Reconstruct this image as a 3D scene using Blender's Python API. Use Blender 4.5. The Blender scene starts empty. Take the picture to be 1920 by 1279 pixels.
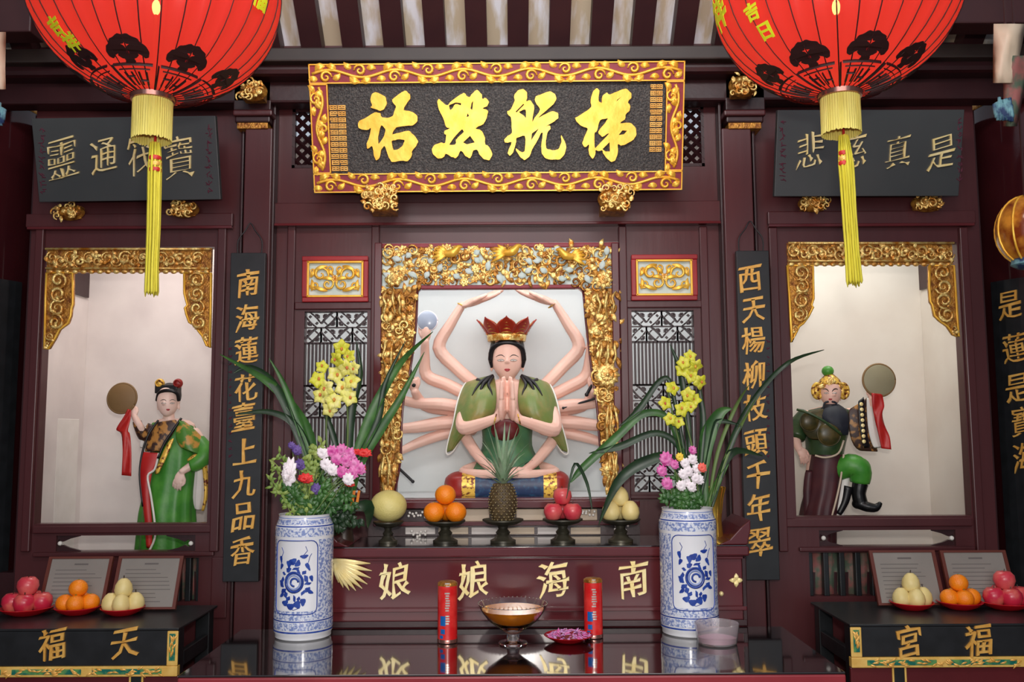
import bpy, math, random
from mathutils import Vector, Matrix, noise
SC = bpy.context.scene
COL = SC.collection
PI = math.pi
# ---------------------------------------------------------------- camera
F = 1700.0; CX, CY = 960.0, 639.5
EYE = Vector((0, 0, 1.6)); PITCH = math.atan(.1); ROLL = .0055
CAMR = (Matrix.Rotation(PI/2 + PITCH, 3, 'X') @ Matrix.Rotation(-ROLL, 3, 'Z'))
cam_d = bpy.data.cameras.new('camera'); cam = bpy.data.objects.new('camera', cam_d); COL.objects.link(cam)
cam_d.sensor_width = 36; cam_d.lens = F/1920*36; cam_d.clip_start = .05
cam.matrix_world = Matrix.Translation(EYE) @ CAMR.to_4x4()
SC.camera = cam
SC.view_settings.view_transform = 'Standard'; SC.view_settings.look = 'None'
SC.view_settings.gamma = 1; SC.view_settings.use_curve_mapping = False
SC.view_settings.exposure = 0.0
# ---------------------------------------------------------------- light
w = bpy.data.worlds.new('world'); SC.world = w; w.use_nodes = True
w.node_tree.nodes['Background'].inputs[0].default_value = (.80, .88, 1, 1)
w.node_tree.nodes['Background'].inputs[1].default_value = .55
def area(name, loc, target, size, size_y, power, color=(1, 1, 1)):
    l = bpy.data.lights.new(name, 'AREA'); l.shape = 'RECTANGLE'; l.size = size; l.size_y = size_y
    l.energy = power; l.color = color
    o = bpy.data.objects.new(name, l); COL.objects.link(o); o.location = loc
    o.rotation_euler = (Vector(target)-Vector(loc)).to_track_quat('-Z', 'Y').to_euler()
    return o
area('doorway_daylight', (0, -1.6, 2.4), (0, 3.5, 1.6), 3.4, 2.4, 66, (1, .93, .90))
area('camera_flash', (.05, -.02, 1.78), (0, 3.5, 1.65), .10, .07, 27, (1, .95, .88))
area('niche_light_centre', (0, 3.68, 2.45), (0, 4.12, 1.45), 1.9, .2, 8.5, (.97, .99, 1))
area('niche_light_left', (-1.5, 3.80, 2.60), (-1.55, 4.2, 1.3), .6, .3, 5.6, (1, .90, .87))
area('niche_light_right', (1.5, 3.80, 2.60), (1.55, 4.2, 1.3), .6, .3, 5.4, (.98, 1, .95))
area('roof_light', (0, 1.3, 3.5), (0, 3.2, 3.6), 2.2, .3, 40, (1, .97, .95))
# ---------------------------------------------------------------- helpers
def W(px, py, Y):
    d = CAMR @ Vector(((px-CX)/F, -(py-CY)/F, -1))
    return EYE + d*(Y/d.y)
def WZ(px, py, Z):
    d = CAMR @ Vector(((px-CX)/F, -(py-CY)/F, -1))
    return EYE + d*((Z-EYE.z)/d.z)
def pm(Y): return Y/F          # metres per pixel at depth Y
class MB:
    def __init__(s): s.v = []; s.f = []; s.m = []
    def add(s, vs, fs, mi=0):
        o = len(s.v); s.v += [tuple(q) for q in vs]; s.f += [tuple(o+i for i in f) for f in fs]; s.m += [mi]*len(fs)
    def box(s, x0, x1, y0, y1, z0, z1, mi=0):
        s.add([(x0,y0,z0),(x1,y0,z0),(x1,y1,z0),(x0,y1,z0),(x0,y0,z1),(x1,y0,z1),(x1,y1,z1),(x0,y1,z1)],
              [(0,3,2,1),(4,5,6,7),(0,1,5,4),(1,2,6,5),(2,3,7,6),(3,0,4,7)], mi)
    def pbox(s, px0, py0, px1, py1, Y, th, mi=0):
        """axis aligned board whose front face at depth Y covers the given part of the wall"""
        ym, xm = (py0+py1)/2, (px0+px1)/2
        s.box(W(px0, ym, Y).x, W(px1, ym, Y).x, Y, Y+th, W(xm, py1, Y).z, W(xm, py0, Y).z, mi)
    def tube(s, pts, rad, n=8, mi=0, cap=True, flat=1.0, up=None):
        pts = [Vector(p) for p in pts]
        if not hasattr(rad, '__len__'): rad = [rad]*len(pts)
        vs = []; prev = None
        for i, p in enumerate(pts):
            t = (pts[min(i+1, len(pts)-1)] - pts[max(i-1, 0)])
            if t.length < 1e-9: t = Vector((0, 0, 1))
            t.normalize()
            a = up if up is not None else (prev if prev is not None else (Vector((0, -1, 0)) if abs(t.y) < .9 else Vector((0, 0, 1))))
            a = Vector(a) - t*t.dot(Vector(a))
            if a.length < 1e-6: a = t.orthogonal()
            a.normalize(); prev = a; b = t.cross(a)
            for k in range(n):
                q = 2*PI*k/n
                vs.append(p + (b*math.cos(q) + a*math.sin(q)*flat)*rad[i])
        fs = [(i*n+k, i*n+(k+1) % n, (i+1)*n+(k+1) % n, (i+1)*n+k) for i in range(len(pts)-1) for k in range(n)]
        if cap: fs += [tuple(reversed(range(n))), tuple((len(pts)-1)*n+k for k in range(n))]
        s.add(vs, fs, mi)
    def lathe(s, prof, c=(0, 0, 0), n=32, mi=0, lobes=0, amp=0, cap=True):
        vs = []
        for r, z in prof:
            for k in range(n):
                q = 2*PI*k/n; rr = r*(1+amp*math.cos(lobes*q)) if lobes else r
                vs.append((c[0]+rr*math.cos(q), c[1]+rr*math.sin(q), c[2]+z))
        fs = [(i*n+k, i*n+(k+1) % n, (i+1)*n+(k+1) % n, (i+1)*n+k) for i in range(len(prof)-1) for k in range(n)]
        if cap:
            if prof[0][0] > 1e-5: fs.append(tuple(reversed(range(n))))
            if prof[-1][0] > 1e-5: fs.append(tuple((len(prof)-1)*n+k for k in range(n)))
        s.add(vs, fs, mi)
    def ball(s, c, r, n=12, m=8, mi=0, rot=None):
        if not hasattr(r, '__len__'): r = (r, r, r)
        vs = []; c = Vector(c)
        for i in range(m+1):
            t = PI*i/m
            for k in range(n):
                q = 2*PI*k/n
                p = Vector((r[0]*math.sin(t)*math.cos(q), r[1]*math.sin(t)*math.sin(q), -r[2]*math.cos(t)))
                vs.append(c + (rot @ p if rot is not None else p))
        s.add(vs, [(i*n+k, i*n+(k+1) % n, (i+1)*n+(k+1) % n, (i+1)*n+k) for i in range(m) for k in range(n)], mi)
    def grid(s, rows, mi=0, close=False):
        n = len(rows[0]); vs = [p for r in rows for p in r]; e = n if close else n-1
        s.add(vs, [(i*n+k, i*n+(k+1) % n, (i+1)*n+(k+1) % n, (i+1)*n+k) for i in range(len(rows)-1) for k in range(e)], mi)
    def prism(s, pts, N, d, mi=0):
        """flat outline pts (3d) pushed by -N*d"""
        n = len(pts); N = Vector(N); vs = [Vector(p) for p in pts] + [Vector(p)-N*d for p in pts]
        s.add(vs, [tuple(range(n)), tuple(reversed(range(n, 2*n)))] + [(i, i+n, (i+1) % n+n, (i+1) % n) for i in range(n)], mi)
    def build(s, name, mats, parent=None, smooth=False, bevel=0, solid=0, sub=0, loc=None, stuff=False):
        me = bpy.data.meshes.new(name); me.from_pydata([tuple(v) for v in s.v], [], s.f)
        if not isinstance(mats, (list, tuple)): mats = [mats]
        for m in mats: me.materials.append(m)
        if len(mats) > 1: me.polygons.foreach_set('material_index', s.m)
        if smooth: me.polygons.foreach_set('use_smooth', [True]*len(me.polygons))
        me.update(); me.validate()
        o = bpy.data.objects.new(name, me); COL.objects.link(o)
        if smooth == 'auto':
            me.polygons.foreach_set('use_smooth', [True]*len(me.polygons))
            try: me.set_sharp_from_angle(angle=.7)
            except Exception: pass
        if solid:
            md = o.modifiers.new('solid', 'SOLIDIFY'); md.thickness = solid; md.offset = 0
        if bevel:
            md = o.modifiers.new('bevel', 'BEVEL'); md.width = bevel; md.segments = 2; md.limit_method = 'ANGLE'
        if sub:
            md = o.modifiers.new('sub', 'SUBSURF'); md.levels = sub; md.render_levels = sub
        if parent is not None:
            o.parent = parent
            if parent.type == 'EMPTY' or True:
                o.matrix_parent_inverse = PW(parent).inverted()
        if stuff: o['kind'] = 'stuff'
        if loc is not None: o.location = loc
        return o
def PW(o):
    m = o.matrix_basis.copy()
    if o.parent is not None: m = PW(o.parent) @ o.matrix_parent_inverse @ m
    return m
def tag(o, label=None, cat=None, group=None, kind=None):
    if label: o['label'] = label
    if cat: o['category'] = cat
    if group: o['group'] = group
    if kind: o['kind'] = kind
    return o
def thing(name, loc, label, cat, group=None):
    o = bpy.data.objects.new(name, None); COL.objects.link(o); o.location = loc; o.empty_display_size = .05
    return tag(o, label, cat, group)
def copy_tree(o, parent=None):
    c = o.copy(); COL.objects.link(c); c.parent = parent
    for ch in list(o.children): copy_tree(ch, c)
    return c
def smoothpath(pts, k=4):
    pts = [Vector(p) for p in pts]; out = []
    for i in range(len(pts)-1):
        p0, p1, p2, p3 = pts[max(i-1, 0)], pts[i], pts[i+1], pts[min(i+2, len(pts)-1)]
        for j in range(k):
            t = j/k
            out.append(.5*((2*p1)+(p2-p0)*t+(2*p0-5*p1+4*p2-p3)*t*t+(3*p1-p0-3*p2+p3)*t**3))
    return out+[pts[-1]]
def lerplist(vals, n):
    out = []
    for i in range(n):
        t = i/(n-1)*(len(vals)-1); a = min(int(t), len(vals)-2); out.append(vals[a]+(vals[a+1]-vals[a])*(t-a))
    return out
# ---------------------------------------------------------------- materials
def srgb(r, g, b):
    return tuple(((c/255+.055)/1.055)**2.4 if c > 10 else c/255/12.92 for c in (r, g, b))+(1,)
def mat(name, c1, c2=None, rough=.5, metal=0, scale=12, bump=0, bscale=40, coat=0, stretch=None, trans=0, spec=None, emit=None, alpha=1, thr=None, sss=0):
    m = bpy.data.materials.new(name); m.use_nodes = True; nt = m.node_tree; b = nt.nodes['Principled BSDF']
    b.inputs['Base Color'].default_value = c1; b.inputs['Roughness'].default_value = rough; b.inputs['Metallic'].default_value = metal
    b.inputs['Coat Weight'].default_value = coat; b.inputs['Coat Roughness'].default_value = .08
    b.inputs['Transmission Weight'].default_value = trans
    if spec is not None: b.inputs['Specular IOR Level'].default_value = spec
    if sss: b.inputs['Subsurface Weight'].default_value = sss; b.inputs['Subsurface Scale'].default_value = .01
    if alpha < 1: b.inputs['Alpha'].default_value = alpha
    if emit: b.inputs['Emission Color'].default_value = emit[0]; b.inputs['Emission Strength'].default_value = emit[1]
    if c2 is not None or bump:
        tc = nt.nodes.new('ShaderNodeTexCoord'); mp = nt.nodes.new('ShaderNodeMapping')
        nt.links.new(tc.outputs['Object'], mp.inputs[0])
        if stretch: mp.inputs['Scale'].default_value = stretch
    if c2 is not None:
        nz = nt.nodes.new('ShaderNodeTexNoise'); nz.inputs['Scale'].default_value = scale; nz.inputs['Detail'].default_value = 5
        nt.links.new(mp.outputs[0], nz.inputs['Vector'])
        rp = nt.nodes.new('ShaderNodeValToRGB'); lo, hi = thr or (.35, .68)
        rp.color_ramp.elements[0].position = lo; rp.color_ramp.elements[0].color = c1
        rp.color_ramp.elements[1].position = hi; rp.color_ramp.elements[1].color = c2
        nt.links.new(nz.outputs[0], rp.inputs[0]); nt.links.new(rp.outputs[0], b.inputs['Base Color'])
    if bump:
        n2 = nt.nodes.new('ShaderNodeTexNoise'); n2.inputs['Scale'].default_value = bscale; n2.inputs['Detail'].default_value = 4
        nt.links.new(mp.outputs[0], n2.inputs['Vector'])
        bp = nt.nodes.new('ShaderNodeBump'); bp.inputs['Strength'].default_value = bump; bp.inputs['Distance'].default_value = .01
        nt.links.new(n2.outputs[0], bp.inputs['Height']); nt.links.new(bp.outputs[0], b.inputs['Normal'])
    return m
M = {}
M['maroon'] = mat('maroon_paint', srgb(70, 31, 34), srgb(80, 36, 39), rough=.36, scale=5, bump=.06, bscale=30, stretch=(1, 1, .15))
M['maroon_dark'] = mat('dark_maroon_paint', srgb(44, 18, 22), srgb(52, 22, 25), rough=.38, scale=5, bump=.05)
M['maroon_gloss'] = mat('lacquered_maroon', srgb(84, 32, 37), srgb(96, 38, 42), rough=.16, scale=4)
M['column'] = mat('lacquered_column', srgb(52, 18, 22), srgb(58, 21, 24), rough=.12, scale=4, bump=.05, bscale=12)
M['black'] = mat('black_lacquer', srgb(25, 27, 29), srgb(33, 35, 38), rough=.35, scale=20)
M['glass_top'] = mat('dark_glass_top', srgb(24, 17, 19), srgb(30, 22, 24), rough=.04, scale=3, coat=1, spec=1.0)
M['slate'] = mat('slate_lacquer', srgb(56, 60, 62), srgb(64, 67, 68), rough=.38, scale=3)
M['board'] = mat('textured_black_board', srgb(38, 35, 35), srgb(92, 86, 80), rough=.5, scale=150, bump=.5, bscale=160, thr=(.45, .75))
M['gold'] = mat('gold_leaf', srgb(246, 182, 56), srgb(252, 204, 84), rough=.36, metal=.35, scale=20, bump=.1)
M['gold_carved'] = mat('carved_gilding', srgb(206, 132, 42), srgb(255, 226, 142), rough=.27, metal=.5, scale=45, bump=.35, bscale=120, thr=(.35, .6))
M['gold_dark'] = mat('dark_gilding', srgb(128, 74, 28), srgb(216, 156, 66), rough=.33, metal=.5, scale=50, bump=.4, bscale=150)
M['gold_text'] = mat('gilt_lettering', srgb(226, 166, 74), srgb(240, 190, 100), rough=.4, metal=.25, scale=30, bump=.15)
M['gold_pale'] = mat('pale_gilt_lettering', srgb(250, 225, 150), srgb(255, 238, 180), rough=.35, metal=.2, scale=30, bump=.1)
M['gold_flat'] = mat('gold_paint', srgb(222, 176, 84), srgb(238, 198, 110), rough=.45, metal=.1, scale=30)
M['red'] = mat('red_paint', srgb(150, 28, 34), srgb(170, 36, 38), rough=.35, scale=8)
M['frame_red'] = mat('crimson_ground', srgb(128, 28, 44), srgb(146, 38, 52), rough=.5, scale=40)
M['plaster'] = mat('white_plaster', srgb(214, 206, 202), srgb(228, 221, 216), rough=.8, scale=4, bump=.05, bscale=20)
M['plaster_c'] = mat('cool_white_plaster', srgb(214, 219, 219), srgb(224, 228, 227), rough=.8, scale=3)
M['plaster_warm'] = mat('warm_white_plaster', srgb(226, 218, 208), srgb(214, 203, 192), rough=.8, scale=3)
M['floor'] = mat('terracotta_floor', srgb(90, 60, 50), srgb(110, 76, 60), rough=.5, scale=8)
M['skin'] = mat('painted_skin', srgb(238, 190, 172), srgb(243, 200, 182), rough=.42, scale=10, sss=.05)
M['skin2'] = mat('painted_pale_skin', srgb(240, 205, 190), srgb(246, 214, 200), rough=.42, scale=10, sss=.05)
M['hair'] = mat('black_hair_paint', srgb(18, 16, 20), rough=.4)
M['lip'] = mat('lip_paint', srgb(170, 40, 48), rough=.4)
M['cape'] = mat('olive_cape', srgb(112, 130, 66), srgb(160, 138, 84), rough=.42, scale=14, bump=.2, bscale=25, thr=(.45, .8))
M['teal'] = mat('teal_robe', srgb(62, 112, 84), srgb(88, 130, 84), rough=.45, scale=14)
M['chest'] = mat('crimson_chest', srgb(92, 26, 30), srgb(120, 36, 34), rough=.45, scale=14)
M['white'] = mat('white_cloth', srgb(226, 222, 214), srgb(236, 232, 226), rough=.6, scale=10)
M['crown'] = mat('crown_red', srgb(150, 34, 24), srgb(176, 56, 28), rough=.3, scale=20)
M['green'] = mat('green_robe', srgb(58, 132, 42), srgb(84, 156, 58), rough=.42, scale=16, bump=.2, bscale=20, thr=(.4, .7))
M['robe_gold'] = mat('gold_green_brocade', srgb(74, 128, 44), srgb(196, 146, 66), rough=.4, scale=26, thr=(.46, .56))
M['brocade'] = mat('dark_brocade', srgb(58, 34, 26), srgb(176, 124, 60), rough=.45, scale=36, thr=(.5, .6))
M['redcloth'] = mat('red_ribbon', srgb(176, 30, 30), srgb(198, 44, 36), rough=.45, scale=14)
M['disc'] = mat('brass_disc', srgb(128, 98, 60), srgb(138, 108, 68), rough=.6, scale=8)
M['disc2'] = mat('grey_brass_disc', srgb(146, 138, 108), srgb(156, 148, 118), rough=.6, scale=8)
M['mirror'] = mat('pale_mirror', srgb(150, 160, 180), srgb(170, 178, 195), rough=.2, scale=8)
M['navy'] = mat('navy_brocade', srgb(20, 44, 84), srgb(34, 84, 120), rough=.4, scale=50, thr=(.5, .7))
M['cushion'] = mat('cushion_red', srgb(138, 28, 26), srgb(158, 38, 30), rough=.4, scale=14)
M['goldpat'] = mat('gold_pattern_band', srgb(110, 50, 22), srgb(235, 190, 80), rough=.35, metal=.3, scale=70, thr=(.4, .5))
M['armor'] = mat('olive_armour', srgb(56, 54, 28), srgb(84, 72, 36), rough=.35, scale=30, thr=(.4, .6))
M['armor_g'] = mat('green_armour', srgb(36, 62, 36), srgb(58, 78, 40), rough=.35, scale=30)
M['skirt'] = mat('maroon_skirt', srgb(62, 24, 34), srgb(78, 34, 38), rough=.5, scale=20)
M['navyblack'] = mat('dark_beard', srgb(22, 26, 38), srgb(32, 36, 48), rough=.6, scale=30)
M['boot'] = mat('black_boot', srgb(16, 16, 18), rough=.3)
M['porcelain'] = mat('porcelain_white', srgb(226, 228, 234), srgb(235, 236, 240), rough=.12, scale=8, coat=.6)
M['blue'] = mat('cobalt_blue', srgb(34, 56, 140), srgb(52, 84, 170), rough=.2, scale=60)
M['paleblue'] = mat('washed_cobalt', srgb(128, 146, 198), srgb(160, 174, 212), rough=.2, scale=60)
M['wash'] = mat('cobalt_lacework', srgb(214, 219, 232), srgb(120, 138, 190), rough=.15, scale=130, thr=(.46, .56), coat=.5)
M['orange'] = mat('orange_peel', srgb(242, 128, 12), srgb(250, 146, 24), rough=.38, scale=20, bump=.25, bscale=260)
M['pear'] = mat('pear_skin', srgb(224, 202, 132), srgb(232, 214, 150), rough=.45, scale=30)
M['pomelo'] = mat('pomelo_skin', srgb(214, 200, 120), srgb(226, 212, 138), rough=.5, scale=18, bump=.2, bscale=200)
M['apple'] = mat('apple_skin', srgb(196, 40, 66), srgb(226, 134, 108), rough=.3, scale=14, thr=(.45, .72))
M['edge'] = mat('red_table_edge', srgb(136, 44, 52), srgb(150, 52, 58), rough=.25, scale=5)
M['apple_r'] = mat('red_apple_skin', srgb(200, 44, 68), srgb(226, 112, 104), rough=.3, scale=14)
M['leafg'] = mat('leaf_green', srgb(44, 84, 38), srgb(70, 116, 52), rough=.4, scale=18)
M['leafd'] = mat('dark_leaf', srgb(26, 48, 30), srgb(40, 66, 38), rough=.4, scale=18)
M['leafl'] = mat('light_leaf', srgb(110, 140, 60), srgb(150, 166, 84), rough=.5, scale=18)
M['stemg'] = mat('stem_green', srgb(96, 120, 62), rough=.5)
M['orchid'] = mat('yellow_orchid', srgb(226, 222, 96), srgb(240, 232, 150), rough=.5, scale=40, sss=.1)
M['orchid_g'] = mat('lime_orchid', srgb(206, 208, 40), srgb(226, 220, 88), rough=.5, scale=40, sss=.1)
M['lipy'] = mat('orchid_lip', srgb(232, 170, 60), srgb(206, 100, 70), rough=.5, scale=60)
M['pink'] = mat('magenta_petal', srgb(206, 70, 156), srgb(232, 150, 200), rough=.5, scale=60)
M['whitep'] = mat('white_petal', srgb(238, 226, 232), srgb(246, 240, 244), rough=.5, scale=40)
M['purple'] = mat('purple_petal', srgb(84, 60, 130), srgb(110, 84, 156), rough=.5, scale=40)
M['redp'] = mat('red_petal', srgb(214, 34, 40), srgb(232, 60, 52), rough=.5, scale=40)
M['coral'] = mat('coral_petal', srgb(240, 106, 92), rough=.5)
M['yellowp'] = mat('yellow_petal', srgb(240, 206, 70), rough=.5)
M['bronze'] = mat('dark_bronze', srgb(52, 50, 42), srgb(78, 74, 60), rough=.35, metal=.4, scale=20)
M['pine'] = mat('pineapple_rind', srgb(70, 56, 36), srgb(96, 78, 48), rough=.6, scale=60)
M['pine2'] = mat('pineapple_eye', srgb(178, 164, 116), srgb(140, 120, 78), rough=.6, scale=60)
M['pineleaf'] = mat('pineapple_leaf', srgb(122, 156, 118), srgb(160, 182, 152), rough=.5, scale=20)
M['redplate'] = mat('red_plastic', srgb(170, 14, 26), srgb(180, 20, 30), rough=.2, scale=10)
M['canred'] = mat('red_can', srgb(206, 30, 32), srgb(222, 60, 54), rough=.25, scale=30, thr=(.4, .7))
M['canblue'] = mat('can_blue_print', srgb(24, 96, 170), rough=.3)
M['silver'] = mat('silver_print', srgb(200, 190, 180), rough=.25, metal=.5)
M['paper'] = mat('printed_paper', srgb(128, 122, 116), srgb(136, 130, 124), rough=.5, scale=6)
M['ink'] = mat('faint_ink', srgb(96, 90, 88), rough=.7)
M['pap_frame'] = mat('red_brown_frame', srgb(94, 44, 34), rough=.4)
M['cream'] = mat('cream_paint', srgb(196, 176, 152), srgb(206, 188, 166), rough=.5, scale=10)
M['raftwhite'] = mat('limewashed_boards', srgb(196, 178, 152), srgb(232, 230, 236), rough=.7, scale=6, stretch=(3, .7, .7), thr=(.45, .62))
M['rafter'] = mat('dark_rafter', srgb(50, 22, 26), srgb(58, 27, 29), rough=.5, scale=6)
M['teal_in'] = mat('teal_inlay', srgb(20, 104, 90), srgb(96, 150, 84), rough=.35, scale=40, thr=(.45, .6))
M['mint'] = mat('pale_mint_ground', srgb(196, 214, 206), srgb(214, 224, 220), rough=.6, scale=30)
M['cloth_multi'] = mat('embroidered_cloth', srgb(74, 88, 72), srgb(140, 84, 80), rough=.7, scale=22, thr=(.42, .6))
M['cloth_blue'] = mat('blue_green_tassels', srgb(30, 54, 96), srgb(110, 160, 170), rough=.6, scale=30, thr=(.45, .6))
M['tassel'] = mat('yellow_tassel', srgb(206, 192, 44), srgb(224, 212, 74), rough=.8, scale=40, stretch=(1, 1, .05), bump=.5, bscale=300)
M['fringe'] = mat('pale_yellow_fringe', srgb(214, 200, 96), srgb(228, 216, 120), rough=.8, scale=40, stretch=(1, 1, .05), bump=.5, bscale=300)
M['lantern_ink'] = mat('black_lantern_print', srgb(44, 14, 16), rough=.6)
M['lantern_txt'] = mat('lime_lantern_lettering', srgb(226, 232, 40), rough=.5)
M['metal_rim'] = mat('metal_rim', srgb(170, 120, 110), rough=.2, metal=.8)
M['tea'] = mat('amber_oil', srgb(255, 160, 24), rough=.08, trans=.35)
M['glass'] = mat('clear_glass', (1, 1, 1, 1), rough=.02, trans=1)
M['plastic'] = mat('clear_plastic', (.96, .90, .92, 1), rough=.08, trans=.85)
M['pinkliq'] = mat('pink_powder', srgb(216, 170, 190), rough=.5)
M['red_faint'] = mat('faded_red_inscription', srgb(92, 38, 58), rough=.6)
M['goldvase'] = mat('polished_brass', srgb(225, 180, 70), srgb(240, 200, 90), rough=.16, metal=.85, scale=6)
M['pot'] = mat('dark_brown_pot', srgb(50, 36, 28), srgb(66, 48, 34), rough=.4, scale=10)
M['bulb'] = mat('bulb_glow', (1, .9, .7, 1), emit=((1, .85, .55, 1), 60))
M['flame'] = M['bulb']
M['zinc'] = mat('grey_beam', srgb(44, 34, 32), srgb(52, 42, 38), rough=.5, scale=8)
def lantern_mat():
    m = bpy.data.materials.new('red_lantern_silk'); m.use_nodes = True; nt = m.node_tree; nt.nodes.clear()
    N = nt.nodes.new; out = N('ShaderNodeOutputMaterial')
    tr = N('ShaderNodeBsdfTranslucent'); tr.inputs[0].default_value = (.85, .10, .07, 1)
    df = N('ShaderNodeBsdfPrincipled'); df.inputs['Base Color'].default_value = (.52, .028, .035, 1); df.inputs['Roughness'].default_value = .35
    tp = N('ShaderNodeBsdfTransparent'); tp.inputs[0].default_value = (1, .35, .15, 1)
    m1 = N('ShaderNodeMixShader'); m1.inputs[0].default_value = .5
    m2 = N('ShaderNodeMixShader'); m2.inputs[0].default_value = .06
    nt.links.new(tr.outputs[0], m1.inputs[1]); nt.links.new(df.outputs[0], m1.inputs[2])
    nt.links.new(m1.outputs[0], m2.inputs[1]); nt.links.new(tp.outputs[0], m2.inputs[2]); nt.links.new(m2.outputs[0], out.inputs[0])
    return m
M['silk'] = lantern_mat()
# ---------------------------------------------------------------- lettering
_gl = {}
def glyph(ch):
    """outline mesh of a character centred on the origin, about 1 unit high: verts, faces, boundary edges"""
    if ch in _gl: return _gl[ch]
    cu = bpy.data.curves.new('t', 'FONT'); cu.body = ch; cu.size = 1; cu.resolution_u = 2; cu.fill_mode = 'FRONT'
    o = bpy.data.objects.new('t', cu); COL.objects.link(o)
    me = bpy.data.meshes.new_from_object(o.evaluated_get(bpy.context.evaluated_depsgraph_get()))
    bpy.data.objects.remove(o); bpy.data.curves.remove(cu)
    # weld
    key = {}; vs = []; mp = []
    for v in me.vertices:
        k = (round(v.co.x, 5), round(v.co.y, 5))
        if k not in key: key[k] = len(vs); vs.append(Vector((v.co.x, v.co.y)))
        mp.append(key[k])
    fs = []
    for p in me.polygons:
        f = [mp[i] for i in p.vertices]
        if len(set(f)) == len(f):
            a = sum(vs[f[i]].x*vs[f[(i+1) % len(f)]].y - vs[f[(i+1) % len(f)]].x*vs[f[i]].y for i in range(len(f)))
            if abs(a) < 1e-9: continue
            fs.append(f if a > 0 else f[::-1])
    bpy.data.meshes.remove(me)
    ed = {}
    for f in fs:
        for i in range(len(f)): ed[(f[i], f[(i+1) % len(f)])] = 1
    bd = [e for e in ed if (e[1], e[0]) not in ed]
    xs = [v.x for v in vs]; ys = [v.y for v in vs]
    c = Vector(((min(xs)+max(xs))/2, (min(ys)+max(ys))/2)); h = max(max(ys)-min(ys), max(xs)-min(xs))
    vs = [(v-c)/h for v in vs]
    _gl[ch] = (vs, fs, bd); return _gl[ch]
def brush(ch, bold=.03, thin=.5, slant=.10, wob=.6, seed=0, narrow=1.0, pw_=1.15):
    vs, fs, bd = glyph(ch)
    nr = [Vector((0, 0)) for _ in vs]
    for a, b in bd:
        t = (vs[b]-vs[a])
        if t.length < 1e-7: continue
        t.normalize(); n = Vector((t.y, -t.x)); nr[a] += n; nr[b] += n
    # stroke ends: swell the beginnings, droop the right ends, sharpen the falling ends
    nx = {a: b for a, b in bd}; pv = {b: a for a, b in bd}; mv = {}
    def turn(i):
        if i not in pv or i not in nx: return 0
        p, q = vs[i]-vs[pv[i]], vs[nx[i]]-vs[i]
        return math.atan2(p.x*q.y-p.y*q.x, p.dot(q))
    for a, b in bd:
        e = vs[b]-vs[a]; L = e.length
        if not (.02 < L < .125) or abs(turn(a)) < .7 or abs(turn(b)) < .7 or turn(a)*turn(b) < 0: continue
        t = e/L; n = Vector((t.y, -t.x))
        if turn(a) < 0: continue
        if pv[a] == nx[b]: continue
        la, lb = (vs[a]-vs[pv[a]]).length, (vs[nx[b]]-vs[b]).length
        if min(la, lb) < L*1.1: continue
        if n.x > .75: k, o, tw = 1.25*pw_, n*.012, .35
        elif n.x < -.75: k, o, tw = .95*pw_, n*.004, .4
        elif n.y > .6: k, o, tw = 1.3*pw_, n*.006, .35
        elif n.x < -.25: k, o, tw = .22, n*.03, 0
        elif n.x > .25 and n.y < 0: k, o, tw = 1.5*pw_, n*.012, -.5
        else: k, o, tw = .6, n*.015, .3
        m = (vs[a]+vs[b])/2; hv = t*L/2*k
        mv[a] = m-hv+o-n*L*tw*.5; mv[b] = m+hv+o+n*L*tw*.5
    out = []
    vs = [mv.get(i, v) for i, v in enumerate(vs)]
    for i, v in enumerate(vs):
        n = nr[i]; L = n.length
        if L > 1e-6:
            k = min(1.5, 2/max(L, .9)); n = n/L*k
            wv = noise.noise(Vector((v.x*6+seed, v.y*6, seed*.7)))
            bb = bold+wob*.022*wv
            v = Vector((v.x+n.x*bb, v.y+n.y*bb*thin))
        v = Vector((v.x*narrow, v.y))
        v = v+Vector((.025*math.sin(v.y*7+seed), slant*v.x+.02*math.sin(v.x*8+seed)))
        out.append(v)
    return out, fs, bd
def put2d(mb, g, fn, size, depth, mi=0, sag=True):
    """g = (verts, faces, boundary); fn(u, v, h) -> 3d point"""
    vs, fs, bd = g; n = len(vs)
    V = [fn(v.x*size, v.y*size, depth) for v in vs] + [fn(v.x*size, v.y*size, 0) for v in vs]
    mb.add(V, [tuple(f) for f in fs] + [(b, a, a+n, b+n) for a, b in bd], mi)
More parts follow.
